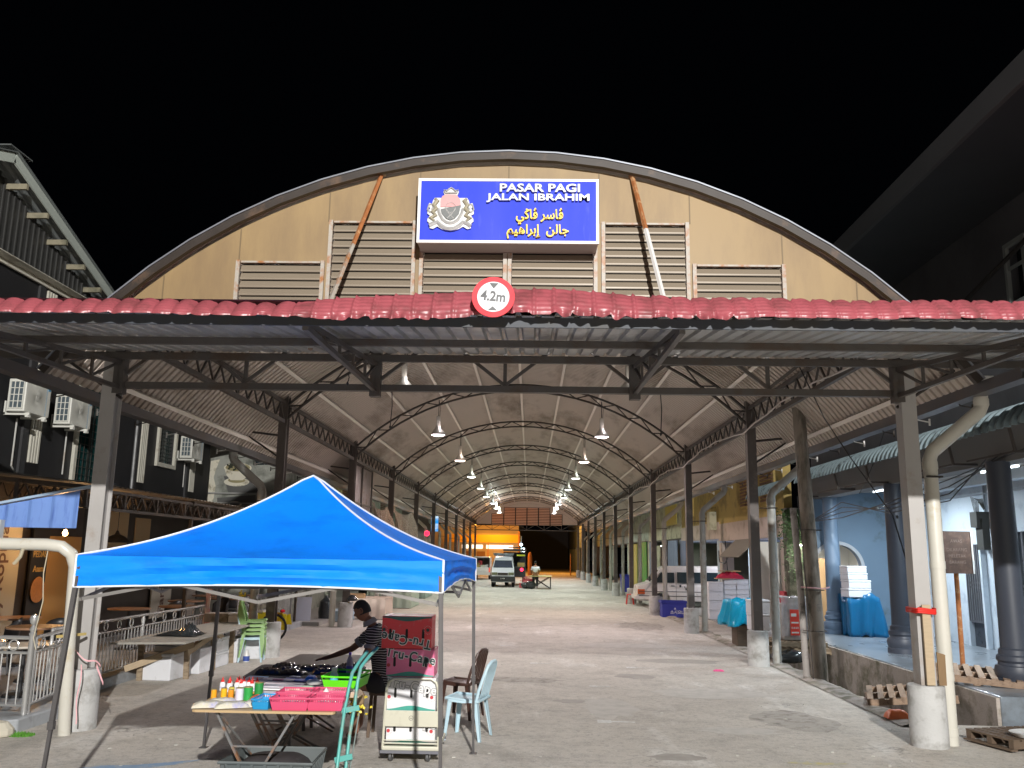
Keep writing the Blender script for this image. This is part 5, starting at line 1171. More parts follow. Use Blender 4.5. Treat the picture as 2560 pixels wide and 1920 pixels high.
MAGS = [(-2.52, 8.72, .34, .2, (.7, .62, .62), 'white flat pack with red marks behind the red packet'), (-2.45, 8.95, .5, .1, (.62, .6, .6), 'pale long magazine nearest the pink baskets'), (-2.5, 9.08, .55, .1, (.5, .48, .5), 'grey striped magazine second in the fan'), (-2.5, 9.22, .6, .1, (.66, .64, .62), 'white magazine third in the fan'), (-2.6, 9.36, .62, .12, (.4, .34, .36), 'dark printed magazine in the middle of the table'), (-2.72, 9.55, .5, .14, (.7, .6, .6), 'white magazine with red title near the dark cloth'), (-2.42, 9.62, .34, .14, (.3, .33, .75), 'blue white magazine at the back of the fan'), (-2.9, 9.7, .2, .14, (.25, .45, .6), 'pale blue card at the back left of the table')]
for i, (x, y, w_, d, col, lab) in enumerate(MAGS):
    t = good('magazine', lab, 'magazine', (x, y, .746+.006*(i % 3)), 'magazines fanned on the stall'); t.rotation_euler = (0, .03, (-.1, .05, -.06, .02)[i % 4]); c = MB(); c.bx(-w_/2, w_/2, -d/2, d/2, 0, .012); c.build('cover', mat('mag_%d' % i, tuple(min(.9, v*1.3) for v in col), .4, 0, .2, 22, dirt=(.2, .12, .14) if i % 2 else (.6, .1, .12), dirt_amt=.12, dirt_scale=9, stretch=(1, 9, 1)), t)
t = good('blue_packet', 'bright blue packet at the back right of the magazines', 'packet', (-2.3, 9.6, .76)); pillow(.1, .18, .04, 2).build('packet', mat('packet_blue', (.02, .25, .75), .3, 0, .1, 10), t, smooth=True)
NAVY = mat('navy_wrap', (.02, .025, .08), .15, 0, .5, 14, coat=.5); SHIN = mat('dark_film', (.04, .03, .035), .12, 0, .6, 10, coat=.6)
r_ = random.Random(12)
packs = [(-2.9, 10.15, 'navy wrapped packet on the left of the dark cloth'), (-2.72, 10.3, 'crinkled navy packet beside the leftmost one'), (-2.55, 10.45, 'shiny dark packet under the vendor\'s reaching hand'), (-2.35, 10.5, 'shiny packet right of the vendor\'s hand'), (-2.85, 10.62, 'black pouch at the back left of the dark cloth'), (-2.15, 10.42, 'film wrapped packet near the water bottle'), (-2.62, 10.1, 'flat blue black packet near the front of the dark cloth'), (-2.3, 10.25, 'brown black wrapped packet in the middle of the dark cloth'), (-2.1, 10.7, 'film wrapped bundle close to the vendor')]
for i, (x, y, lab) in enumerate(packs):
    t = good('wrapped_packet', lab, 'packet', (x, y, .744), 'dark wrapped packets on the stall'); t.rotation_euler = (0, 0, r_.uniform(-.6, .6)); c = MB(); sd_ = i*1.7
    def fn(u, v):
        a = (u-.5)*2; b = (v-.5)*2; hh = .05*max(0, (1-a**4)*(1-b**4))**.5; return (a*.14, b*.09, .003+hh+(.012*math.sin(u*23+sd_)*math.sin(v*19+sd_*2) if hh > .01 else 0))
    c.grid(fn, 18, 14); c.build('packet', NAVY if i % 2 else SHIN, t, smooth=True)
t = good('orange_box', 'small orange box on the dark cloth', 'box', (-2.25, 10.08, .744)); c = MB(); c.bx(-.06, .06, -.02, .02, 0, .03); c.build('carton', mat('box_orange', (.6, .2, .02), .5, 0, .1, 8), t)
t = good('water_bottle', 'clear water bottle with violet cap and label beside the vendor', 'water bottle', (-1.975, 10.0, .79)); c = MB(); c.lathe([(.001, -.04), (.035, -.04), (.037, .05), (.034, .08), (.037, .12), (.014, .175), (.014, .19)], (0, 0, 0), 16); c.build('bottle_body', mat('clear_plastic', (.45, .4, .5), .1, 0, .1, 8, alpha=.75), t, smooth=True); c = MB(); c.lathe([(.016, .186), (.016, .215), (.001, .216)], (0, 0, 0), 14); c.build('bottle_cap', mat('cap_violet', (.1, .05, .6), .3, 0, 0), t); c = MB(); c.lathe([(.0382, .02), (.0382, .07)], (0, 0, 0), 16); c.build('bottle_label', mat('label_violet', (.08, .07, .45), .4, 0, .3, 30), t)
t = good('yellow_flower_bag', 'bag with yellow flowers hanging off the table corner behind the hand truck', 'bag', (-1.66, 8.95, .62)); c = MB()
for i in range(40): a = r_.uniform(0, 6.28); p = Vector((r_.gauss(0, .035), r_.gauss(0, .04), r_.gauss(0, .05))); d1 = Vector((math.cos(a), 0, math.sin(a)))*.018; d2 = Vector((-math.sin(a), .5, math.cos(a)))*.013; c.add([p-d1, p-d2, p+d1, p+d2], [(0, 1, 2, 3)])
c.build('flowers', mat('flower_yellow', (.75, .6, .05), .5, 0, .3, 20), t); c = MB(); c.lathe([(.01, -.1), (.05, -.06), (.055, .02), (.02, .06)], (0, .01, .08), 10); c.build('bag', mat('bag_brown', (.25, .17, .09), .5, 0, .3, 10), t)
# crate under the table
ct = thing('plastic_crate', 'large open dark grey crate with folded cloth under the front table', 'crate', (-2.2, 8.1, 0)); GRY = mat('crate_grey', (.1, .115, .115), .5, 0, .15, 5)
c = MB(); A_ = [(-.4, -.3), (.37, -.3), (.35, .3), (-.38, .3)]; k = .86
for i in range(4):
    p, q = A_[i], A_[(i+1) % 4]; c.add([(p[0]*k, p[1]*k, .01), (q[0]*k, q[1]*k, .01), (*q, .33), (*p, .33)], [(0, 1, 2, 3)])
    for j in range(7): f = (j+.5)/7; x0 = p[0]+(q[0]-p[0])*f; y0 = p[1]+(q[1]-p[1])*f; c.bar((x0*k*1.02, y0*k*1.02, .02), (x0*1.02, y0*1.02, .32), .02, .015)
c.add([(x*k, y*k, .012) for x, y in A_], [(0, 1, 2, 3)]); c.build('crate_body', GRY, ct, solid=.006)
c = MB(); c.tube([(x*1.03, y*1.03, .33) for x, y in A_], .014, 6, closed=True); c.build('crate_rim', GRY, ct)
t = thing('folded_cloth', 'crumpled black cloth stuffed in the dark crate', 'cloth', (-2.25, 8.2, .2)); pillow(.6, .45, .12, 8).build('cloth', DKCLOTH, t, smooth=True)
bx_ = thing('blue_box', 'bright blue box pushed in front of the dark crate, cut by the photo edge', 'box', (-2.45, 7.62, 0)); c = MB(); c.bx(-.14, .14, -.08, .08, 0, .27)
for i in range(4): c.bx(-.12+i*.07, -.09+i*.07, -.09, -.081, .02, .25)
c.build('box_body', mat('bin_blue', (.04, .28, .6), .45, 0, .1, 6), bx_, bevel=.008)
t = thing('cloth_heap', 'grey cloth heap beside the crate behind the hand truck', 'cloth', (-1.72, 8.35, 0)); c = MB()
c.grid(lambda u, v: (.14*math.cos(u*6.28)*math.sin(v*1.57+.02)*(1+.15*math.sin(u*19)), .2*math.sin(u*6.28)*math.sin(v*1.57+.02), .2*math.cos(v*1.57)*(1+.1*math.sin(u*23+v*9))), 28, 10); c.build('cloth', mat('grey_rag', (.3, .28, .25), .8, 0, .5, 7), t, smooth=True)
# ================================================================ hand truck
ht = thing('hand_truck', 'teal painted hand truck leaning against the right end of the stall table', 'hand truck', (-1.55, 7.6, 0)); TEAL = mat('teal_paint', (.1, .38, .34), .4, .1, .12, 6, dirt=(.22, .25, .2), dirt_amt=.35, dirt_scale=6)
def hh(c, n, m_, **k): o = c.build(n, m_, ht, **k); o.location = (1.55, -7.6, 0); return o
for pts in ([(-1.416, 8.45, 1.216), (-1.46, 8.28, 1.16), (-1.507, 8.15, 1.081), (-1.522, 8.1, .96), (-1.523, 8.02, .767), (-1.532, 7.9, .548), (-1.531, 7.8, .307), (-1.53, 7.66, .03)], [(-1.501, 8.4, 1.186), (-1.54, 8.25, 1.12), (-1.574, 8.1, 1.032), (-1.588, 8.05, .91), (-1.6, 7.97, .742), (-1.598, 7.85, .53), (-1.596, 7.75, .317), (-1.6, 7.62, .03)]):
    c = MB(); c.tube(pts, .0155, 10); hh(c, 'rail', TEAL, smooth=True)
for p, q, w_ in (((-1.625, 7.965, .735), (-1.475, 7.985, .76), .045), ((-1.625, 7.78, .37), (-1.48, 7.8, .4), .045)):
    c = MB(); c.bar(p, q, .012, w_); hh(c, 'cross_plate', TEAL)
c = MB(); c.tube([(-1.475, 7.99, .72), (-1.49, 7.86, .42), (-1.5, 7.7, .1)], .006, 6); c.bar((-1.5, 7.86, .4), (-1.515, 7.82, .34), .01, .05); hh(c, 'brace_rod', mat('rod_grey', (.25, .3, .28), .4, .4, .1, 6))
c = MB(); c.bx(-1.66, -1.44, 7.35, 7.63, .012, .02); hh(c, 'toe_plate', TEAL); 
for x in (-1.68, -1.44): c = MB(); c.lathe([(.02, -.02), (.1, -.02), (.105, 0), (.1, .02), (.02, .02)], (0, 0, 0), 16, T=frame((x, 7.72, .105), (0, 1, 0), (0, 0, 1))); hh(c, 'wheel', BLKP)
# ================================================================ platform cart and fruit boxes
pc = thing('platform_cart', 'cream platform cart with an upright handle carrying the fruit boxes', 'platform cart', (-1.2, 9.42, 0)); CRM = mat('cart_cream', (.62, .6, .48), .4, .1, .05, 5, dirt=(.45, .42, .32), dirt_amt=.2)
def pp_(c, n, m_, **k): o = c.build(n, m_, pc, **k); o.location = (1.2, -9.42, 0); return o
c = MB(); c.bx(-1.49, -.905, 9.4, 10.15, .115, .155); pp_(c, 'deck', CRM, bevel=.01); c = MB(); c.bx(-1.505, -.895, 9.385, 9.42, .09, .118); c.bx(-1.5, -.9, 10.13, 10.16, .09, .118); pp_(c, 'bumper', mat('bumper_grey', (.16, .16, .18), .5, 0, .1, 5))
c = MB(); X0, X1 = -1.475, -.925; y = 9.425; c.tube([(X0-.01, y, .13), (X0, y, .5), (X0+.01, y, .72), (X0+.03, y, .78), (X0+.08, y, .815), (X1-.08, y, .815), (X1-.03, y, .78), (X1-.01, y, .72), (X1, y, .5), (X1+.01, y, .13)], .0135, 8); pp_(c, 'handle', CRM, smooth=True)
c = MB(); c.bx(X0, X1, y-.018, y-.006, .345, .5); pp_(c, 'handle_plate', CRM, bevel=.004); c = MB(); c.tube([(X0, y-.02, .185), (X1, y-.02, .185)], .008, 6); c.tube([(X0, y-.02, .215), (X1, y-.02, .215)], .006, 6); pp_(c, 'lower_rail', CRM)
c = MB(); c.tube([(-1.2+.022*math.cos(a*.45), y-.02, .43+.022*math.sin(a*.45)) for a in range(14)], .002, 4, closed=True); c.bx(-1.213, -1.187, y-.022, y-.0185, .427, .432); pp_(c, 'plate_mark', mat('mark_grey', (.2, .2, .18), .5, 0, 0))
for x, yy in ((-1.4, 9.47), (-1.02, 9.47), (-1.4, 10.08), (-1.02, 10.08)):
    c = MB(); c.lathe([(.012, -.014), (.045, -.014), (.05, 0), (.045, .014), (.012, .014)], (0, 0, 0), 16, T=frame((x, yy, .05), (.25, 1, 0), (0, 0, 1))); w_ = pp_(c, 'wheel', mat('caster_grey', (.1, .1, .1), .5, 0, .1, 5)); c = MB(); c.bx(x-.022, x+.022, yy-.02, yy+.02, .1, .114); c.bx(x-.022, x-.016, yy-.015, yy+.015, .045, .1); c.bx(x+.016, x+.022, yy-.015, yy+.015, .045, .1); c.build('caster_fork', CHROME, w_)
def fruit_box(lab, x0, x1, z0, z1, body, wave, flip, y=9.46, shade=None):
    t = thing('fruit_box', lab, 'fruit box', ((x0+x1)/2, y, z0), 'printed fruit boxes on the cart'); W_ = x1-x0; H_ = z1-z0; c = MB(); c.bx(-W_/2, W_/2, 0, .36, .002, H_-.002); c.build('carton', body, t, bevel=.006)
    # wave band along the bottom (top when the box is upside down)
    def zz(v): return H_-v if flip else v
    pts = [(-W_/2+.003, zz(.008)), (W_/2-.003, zz(.008))]+[(W_/2-.003-(W_-.006)*i/20, zz(.02+.035*(.5-.5*math.cos(2*math.pi*min(1, max(0, (i/20-.0)/1.0)))))) for i in range(21)]
    if flip: pts = pts[::-1]
    c = MB(); c.prism([(p[0], p[1]) for p in pts], frame((0, -.001, 0), (1, 0, 0), (0, 0, 1)), .0015); c.build('wave_band', wave, t)
    # hand holes
    c = MB()
    for x in (-W_*.33, 0, W_*.33):
        zc = zz(H_*.54); c.prism([(x+.0135*math.cos(a*.5236), zc+(.035 if math.sin(a*.5236) > 0 else -.035)+.0135*math.sin(a*.5236)) for a in range(12)], frame((0, -.0015, 0), (1, 0, 0), (0, 0, 1)), .002)
    c.build('hand_hole', BLACK, t)
    # fruit badges
    c = MB()
    for x in (-W_*.47, W_*.42):
        zc = zz(H_*.42)
        for a in range(16): 
            if x < 0 and math.cos(a*.3927) < 0: continue
            c.bar((x+.036*math.cos(a*.3927), -.003, zc+.036*math.sin(a*.3927)), (x+.046*math.cos(a*.3927), -.003, zc+.046*math.sin(a*.3927)), .004, .003)
    c.build('badge_rays', mat('badge_grey', (.55, .5, .45), .6, 0, .1, 9), t)
    c = MB(); 
    for x in (-W_*.455, W_*.42): c.prism([(x+.018*math.cos(a*.5236), zz(H_*.42)+.018*math.sin(a*.5236)) for a in range(12)], frame((0, -.002, 0), (1, 0, 0), (0, 0, 1)), .002)
    c.build('badge_centre', mat('badge_red', (.55, .05, .06), .5, 0, .2, 20) if body is not RBX else mat('badge_dark', (.03, .04, .04), .5, 0, 0), t)
    # name: white outline behind dark letters
    R_ = Matrix.Rotation(math.pi, 4, 'Z') if flip else Matrix.Identity(4)
    F_ = frame((0, -.0025, zz(H_*.74)), (1, 0, 0), (0, 0, 1)) @ R_ @ Matrix.Rotation(-.17, 4, 'Z')
    v, f = txt('Tru-Cape', .13, .001, .009, .92, 1.14); c = MB(); c.add(v, f, F_); c.build('name_outline', GLW if body is not WBX else mat('outline_grey', (.3, .3, .3), .6, 0, 0), t)
    v, f = txt('Tru-Cape', .13, .003, .0022, .92, 1.14); c = MB(); c.add(v, f, F_ @ Matrix.Translation((0, 0, .0025))); c.build('name_letters', mat('name_dark', (.015, .05, .045), .5, 0, 0) if body is not WBX else GLW, t)
    return t
RBX = mat('box_red', (.72, .04, .05), .45, 0, .06, 5, dirt=(.55, .2, .2), dirt_amt=.1, dirt_scale=9); PBX = mat('box_pink', (.85, .2, .36), .45, 0, .06, 5); WBX = mat('box_white', (.74, .73, .74), .5, 0, .04, 5)
TW = mat('wave_teal', (.06, .36, .28), .5, 0, .1, 9); DW = mat('wave_dark_teal', (.03, .12, .1), .5, 0, .2, 9)
fruit_box('white printed box at the bottom of the stack on the cart', -1.46, -.955, .158, .485, WBX, TW, False)
fruit_box('white printed box second from the bottom, behind the cart handle', -1.465, -.96, .488, .82, WBX, TW, False)
fruit_box('pink printed box resting on the white boxes', -1.485, -.985, .824, 1.104, PBX, TW, False)
fruit_box('upside down red printed box on top of the stack', -1.545, -1.02, 1.107, 1.44, RBX, DW, True, 9.45)
# ================================================================ plastic chairs
def chair(name, lab, m_, loc, rz, group, arms=False):
    t = thing('plastic_chair', lab, 'chair', loc, group); t.rotation_euler = (0, 0, rz)
    c = MB(); c.grid(lambda u, v: ((u-.5)*(.42-.04*v), -.2+.4*v, .44-.02*math.sin(math.pi*u)*math.sin(math.pi*v)+.015*(v > .9)), 10, 10); c.tube([(-.21, -.2, .432), (-.19, .2, .45), (.19, .2, .45), (.21, -.2, .432)], .014, 6, closed=True)
    c.build('seat', m_, t, smooth=True, solid=.012)
    c = MB()
    L_ = [(-.2, -.17, .43), (-.205, -.2, .55), (-.19, -.25, .7), (-.15, -.29, .82), (-.07, -.305, .86), (.07, -.305, .86), (.15, -.29, .82), (.19, -.25, .7), (.205, -.2, .55), (.2, -.17, .43)]
    c.tube(L_, .016, 8)
    for i in range(5):
        x = -.12+i*.06; c.grid(lambda u, v: (x+(u-.5)*.036*(1+.3*v), -.19-.115*v**1.1-.004*math.cos(u*6.28), .44+.41*v), 2, 8)
    c.build('backrest', m_, t, smooth=True, solid=.007)
    for sx, sy in ((-1, -1), (1, -1), (-1, 1), (1, 1)):
        c = MB(); a = Vector((sx*.19, sy*.18, .44)); b = Vector((sx*.225, sy*(.24 if sy < 0 else .215), 0))
        for dx, dy in ((1, 0), (0, 1)):
            w0 = .055; w1 = .032; d = Vector((-sx*dx, -sy*dy, 0)); n_ = Vector((-sx*dy, -sy*dx, 0))*.006
            c.add([a, a+d*w0, b+d*w1, b, a+n_, a+d*w0+n_, b+d*w1+n_, b+n_], [(0, 1, 2, 3), (7, 6, 5, 4), (0, 4, 5, 1), (1, 5, 6, 2), (2, 6, 7, 3), (3, 7, 4, 0)])
        c.build('leg', m_, t)
    c = MB()
    for sx in (-1, 1): c.add([(sx*.2, -.18, .44), (sx*.2, .18, .44), (sx*.204, .14, .415), (sx*.206, 0, .405), (sx*.204, -.14, .415)], [(0, 1, 2, 3, 4)])
    c.add([(-.18, .19, .44), (.18, .19, .44), (.14, .195, .4), (-.14, .195, .4)], [(0, 1, 2, 3)]); c.build('apron', m_, t, solid=.006)
    return t
LBL = mat('chair_pale_blue', (.5, .68, .76), .4, 0, .04, 6); BRC = mat('chair_brown', (.06, .028, .02), .4, 0, .1, 6); GRC = mat('chair_green', (.28, .46, .17), .4, 0, .06, 6)
chair('a', 'pale blue plastic chair standing beside the tent leg on the road', LBL, (-.71, 10.72, 0), math.radians(75), 'plastic chairs by the tent')
chair('b', 'dark brown plastic chair behind the pale blue chair', BRC, (-.88, 12.0, 0), math.radians(70), 'plastic chairs by the tent')
b0 = chair('c', 'pale blue plastic chair at the bottom of the chair stack by the second left post', LBL, (-5.32, 17.35, 0), math.radians(-80), 'stacked plastic chairs')
g0 = chair('d', 'green plastic chair just above the blue one in the stack', GRC, (-5.31, 17.34, .09), math.radians(-80), 'stacked plastic chairs')
for i, lab in enumerate(('green plastic chair in the middle of the stack', 'green plastic chair second from the top of the stack', 'green plastic chair on top of the stack')): dup(g0, (-5.305+.004*i, 17.34, .165+.075*i), math.radians(-80+i), label=lab)
# ================================================================ timber table, foam boxes
wt = thing('timber_table', 'rough timber trestle table along the railing with leaning plank', 'trestle table', (-5.8, 15, 0))
def wtb(c, n, m_, **k): o = c.build(n, m_, wt, **k); o.location = (5.8, -15, 0); return o
c = MB(); c.prism([(-6.32, 13.5), (-5.25, 13.75), (-5.35, 18.0), (-6.2, 18.0)], Matrix.Translation((0, 0, .665)), .03); wtb(c, 'table_top', mat('grey_board', (.33, .31, .27), .8, 0, .25, 3, stretch=(4, 1, 1), bump=.2))
for x, y in ((-6.28, 14.6), (-5.62, 14.85), (-5.58, 15.95), (-5.6, 17.0), (-6.2, 16.8)): c = MB(); c.bar((x, y, 0), (x-.02, y, .665), .08, .06, up=(0, 1, 0)); wtb(c, 'leg', WOOD)
for p, q in (((-6.45, 14.4, .2), (-5.5, 14.78, .56)), ((-5.6, 14.78, .42), (-5.45, 15.6, .66)), ((-5.65, 16.9, .35), (-5.6, 16.1, .64))): c = MB(); c.bar(p, q, .03, .1); wtb(c, 'brace', mat('pale_timber', (.45, .35, .23), .75, 0, .2, 6, stretch=(1, 6, 6)))
pb = thing('plastic_sheet_heap', 'crumpled black plastic sheet lying on the timber table', 'plastic sheet', (-5.75, 14.8, .7)); c = MB()
c.grid(lambda u, v: (.34*(u-.5)*2, .3*(v-.5)*2, .015+(.16*math.exp(-((u-.8)/.2)**2)+.05)*max(0, math.sin(math.pi*v)*math.sin(math.pi*u))*(1+.5*math.sin(u*31+v*17)*math.cos(v*29))), 34, 26); c.build('sheet', mat('black_film', (.03, .035, .038), .18, 0, .3, 9, coat=.5), pb, smooth=True)
FOAM = mat('white_foam', (.76, .77, .8), .65, 0, .04, 6, dirt=(.6, .6, .6), dirt_amt=.15, dirt_scale=5, bump=.15, bscale=60)
_fp = {}
def foam(lab, x0, y0, z0, w_, d, h, rz=0, grp='white foam boxes'):
    k = (round(w_, 2), round(d, 2), round(h, 2))
    t = thing('foam_box', lab, 'foam box', (x0, y0, z0), grp); t.rotation_euler = (0, 0, rz)
    if k not in _fp:
        lidh = min(.05, h*.25); c = MB(); c.bx(-w_/2, w_/2, -d/2, d/2, 0, h-lidh-.002); a = c.build('box_body', FOAM, t, bevel=.015)
        c = MB(); c.bx(-w_/2-.006, w_/2+.006, -d/2-.006, d/2+.006, h-lidh, h-.003); b = c.build('box_lid', FOAM, t, bevel=.012)
        _fp[k] = (a, b)
    else:
        for o in _fp[k]: q = o.copy(); COL.objects.link(q); q.parent = t
    return t
foam('large foam box under the near end of the timber table, below another', -6.02, 14.95, 0, .55, .7, .42, -.1); foam('foam box with a loose lid resting on the large near one', -5.95, 15.1, .42, .45, .5, .14, -.1)
foam('foam box under the middle of the timber table', -5.75, 15.75, 0, .3, .62, .42, -.08); foam('foam box between the middle legs of the timber table', -5.78, 16.5, 0, .35, .6, .26, -.05); foam('foam box on top of the one between the middle legs', -5.78, 16.5, .262, .35, .6, .26, -.02)
foam('foam box at the far end under the timber table', -5.72, 17.25, 0, .4, .5, .45, .05); foam('foam box turned sideways behind the green chairs', -5.45, 17.85, 0, .5, .4, .4, .2)
foam('white foam box standing on the far end of the timber table', -5.72, 17.6, .7, .3, .3, .18, 0)
t = thing('grey_brick_block', 'long grey concrete block on the far end of the timber table', 'concrete block', (-6.05, 17.6, .7)); c = MB(); c.bx(-.3, .17, -.15, .15, 0, .17); c.build('block', CONCR, t, bevel=.01)
t = thing('detergent_bottle', 'white bottle with blue label under the stacked chairs', 'bottle', (-5.38, 17.2, 0)); c = MB(); c.lathe([(.001, 0), (.06, 0), (.06, .14), (.03, .2), (.03, .22), (.001, .22)], (0, 0, 0), 12); c.build('bottle_body', GLW, t, smooth=True); c = MB(); c.lathe([(.061, .02), (.061, .11)], (0, 0, 0), 12); c.build('bottle_label', mat('label_navy', (.05, .1, .4), .4, 0, .2, 20), t)
# ================================================================ stainless railings
def railing(lab, pts, z0, zt, ring_gap=.42, posts=True):
    t = thing('railing', lab, 'railing', pts[0]+(z0,), 'stainless railings around the terrace'); O_ = Vector(pts[0]+(z0,))
    H_ = zt-z0
    for a, b in zip(pts, pts[1:]):
        A_ = Vector((a[0]-O_.x, a[1]-O_.y, 0)); B_ = Vector((b[0]-O_.x, b[1]-O_.y, 0)); L = (B_-A_).length; d = (B_-A_)/L
        c = MB()
        for zz, r in ((H_, .024), (H_*.8, .018), (.1, .018)): c.tube([A_+Vector((0, 0, zz)), B_+Vector((0, 0, zz))], r, 8)
        c.build('rail', CHROME, t, smooth=True)
        c = MB(); n = int(L/.115)
        for i in range(1, n): p = A_+d*(L*i/n); c.tube([p+Vector((0, 0, .1)), p+Vector((0, 0, H_*.8))], .0095, 6, cap=False)
        c.build('balusters', CHROME, t, smooth=True); 
        m = int(L/ring_gap); cc = MB()
        for i in range(m):
            p = A_+d*(L*(i+.5)/m)+Vector((0, 0, H_*.9)); cc.tube([p+(d*math.cos(q*.524)+Vector((0, 0, 1))*math.sin(q*.524))*H_*.07 for q in range(12)], .009, 6, closed=True)
        cc.build('rings', CHROME, t, smooth=True)
        np_ = max(1, int(L/2.2))
        for i in range(np_+1): p = A_+d*(L*i/np_); c = MB(); c.tube([p, p+Vector((0, 0, H_))], .026, 8); c.build('rail_post', CHROME, t, smooth=True)
    return t
r1 = railing('stainless railing along the front of the terrace at the left edge', [(-9.5, 10.95), (-5.95, 10.72)], .15, 1.02)
c = MB(); c.lathe([(.035, 0), (.035, .9), (.045, .92), (.03, .94), (.042, .97), (.03, 1.0), (.02, 1.02), (.045, 1.05), (.055, 1.09), (.045, 1.13), (.001, 1.15)], (3.55, -.23, 0), 16); c.build('corner_post', CHROME, r1, smooth=True)
railing('short stainless railing between the corner post and the near left pedestal', [(-5.95, 10.8), (-6.2, 12.3)], .15, 1.02)
railing('long stainless railing running back from the near left post', [(-6.5, 12.2), (-6.5, 17.9)], .12, .99)
railing('distant stainless railing behind the yellow trishaw', [(-6.6, 20.2), (-6.75, 25.3)], .12, .99)
# cream pipe at the near left
pl = thing('cream_pipe', 'thick cream water pipe bending down beside the near left pedestal', 'pipe', (-5.3, 10.35, 0)); c = MB()
c.tube([(-8.5, 10.0, 2.13), (-5.5, 10.0, 2.12), (-5.34, 10.01, 2.1), (-5.24, 10.05, 2.02), (-5.22, 10.12, 1.88), (-5.24, 10.2, 1.2), (-5.27, 10.35, .2), (-5.27, 10.38, .0)], .068, 16); o = c.build('pipe_run', PVC, pl, smooth=True); o.location = (5.3, -10.35, 0)
c = MB()
c.bar((-5.34, 10.12, 1.1), (-5.2, 10.5, 1.1), .02, .03)
o = c.build('pipe_strap', mat('strap_yellow', (.55, .42, .15), .6, 0, .1, 6), pl); o.location = (5.3, -10.35, 0)
c = MB(); c.tube([(-5.75, 9.95, 2.06), (-5.78, 9.97, 1.98), (-5.86, 10, 1.9)], .02, 6); c.tube([(-5.45, 9.93, 2.05), (-5.47, 9.93, 1.8), (-5.44, 9.93, 1.5), (-5.5, 9.93, 1.1), (-5.46, 9.93, .98)], .006, 5); o = c.build('hanging_string', mat('string', (.5, .45, .33), .8, 0, 0), pl); o.location = (5.3, -10.35, 0)
# ribbon ties
RIB = mat('pink_ribbon', (.75, .42, .45), .5, 0, .3, 14)
t = thing('ribbon', 'pale pink plastic ribbon tied round the near left post', 'ribbon', (-5.2, 10.62, .75)); c = MB(); c.grid(lambda u, v: (-.2+.42*u, -.12-.02*math.sin(u*7), .2-.22*u+.03*math.sin(u*9)+(v-.5)*.018), 16, 2); c.grid(lambda u, v: (.18+.1*u, -.15, -.0-.2*u+(v-.5)*.05*(1-.3*u)), 10, 2); c.grid(lambda u, v: (.05+.012*math.sin(u*8)+(v-.5)*.014, -.25, .02-.65*u), 16, 2); c.build('ribbon_strip', RIB, t, solid=.002)
# cafe tables and chairs
CT = mat('cafe_table_top', (.34, .19, .11), .35, 0, .15, 4); CTW = mat('cafe_table_white', (.6, .55, .47), .35, 0, .05, 4)
def cafe_table(lab, x, y, r, m_, z=.78):
    t = thing('cafe_table', lab, 'cafe table', (x, y, .15), 'round cafe tables on the terrace'); c = MB(); c.lathe([(.01, z-.03), (r-.01, z-.03), (r, z-.02), (r, z), (.01, z+.001)], (0, 0, 0), 32); c.build('table_top', m_, t)
    c = MB(); c.tube([(0, 0, .03), (0, 0, z-.03)], .03, 8); c.lathe([(.01, 0), (.22, 0), (.2, .03), (.03, .05)], (0, 0, 0), 16); c.build('pedestal', BLKP, t); return t
ct0 = cafe_table('round brown cafe table nearest the left edge of the terrace', -8.6, 14.9, .4, CT)
for x, y, lab in ((-7.35, 13.3, 'round brown cafe table behind the corner railing'), (-7.9, 17.6, 'round brown cafe table under the dark pendant lamp'), (-7.3, 18.6, 'round brown cafe table beside the long railing'), (-7.9, 20.5, 'round brown cafe table in front of the short banner'), (-7.4, 21.8, 'round brown cafe table right of the short banner'), (-8.3, 23, 'round brown cafe table against the grey shopfront panel'), (-7.1, 23.6, 'round brown cafe table at the far end of the terrace')): dup(ct0, (x, y, .15), label=lab)
cafe_table('round white cafe table just inside the corner railing', -6.75, 12.0, .36, CTW, .66)
def cafe_chair(lab, x, y, rz):
    t = thing('cafe_chair', lab, 'cafe chair', (x, y, .15), 'black cafe chairs'); t.rotation_euler = (0, 0, rz); c = MB(); c.lathe([(.01, .42), (.21, .43), (.22, .46), (.01, .47)], (0, 0, 0), 18); c.build('seat', BLKP, t)
    c = MB(); c.grid(lambda u, v: (.23*math.cos(math.pi*(1.05+.9*u)), .23*math.sin(math.pi*(1.05+.9*u))-.02*v, .5+.35*v*(.6+.4*math.sin(math.pi*u))), 16, 4); c.build('backrest', BLKP, t, smooth=True, solid=.02)
    for a in range(4): c = MB(); q = a*1.57+.78; c.tube([(.15*math.cos(q), .15*math.sin(q), .43), (.21*math.cos(q), .21*math.sin(q), 0)], .013, 6); c.build('leg', BLKP, t)
    return t
cc0 = cafe_chair('black cafe chair behind the brown table at the corner railing', -7.5, 14.3, .5)
for x, y, rz, lab in ((-8.2, 13.9, 2, 'black cafe chair between the two nearest brown tables'), (-7.8, 19.5, 1, 'black cafe chair beyond the dark pendant lamp'), (-7.2, 20.6, 2.6, 'black cafe chair beside the railing near the short banner'), (-7.6, 22.6, .3, 'black cafe chair by the far terrace tables')): dup(cc0, (x, y, .15), rz, lab)
t = thing('steel_drum', 'round topped stainless steel drum behind the left edge railing', 'drum', (-7.15, 11.7, .15)); c = MB(); c.lathe([(.24, 0), (.26, .05), (.25, .6), (.3, .63), (.28, .72), (.15, .78), (.01, .8)], (0, 0, 0), 24); c.build('drum_body', CHROME, t, smooth=True)
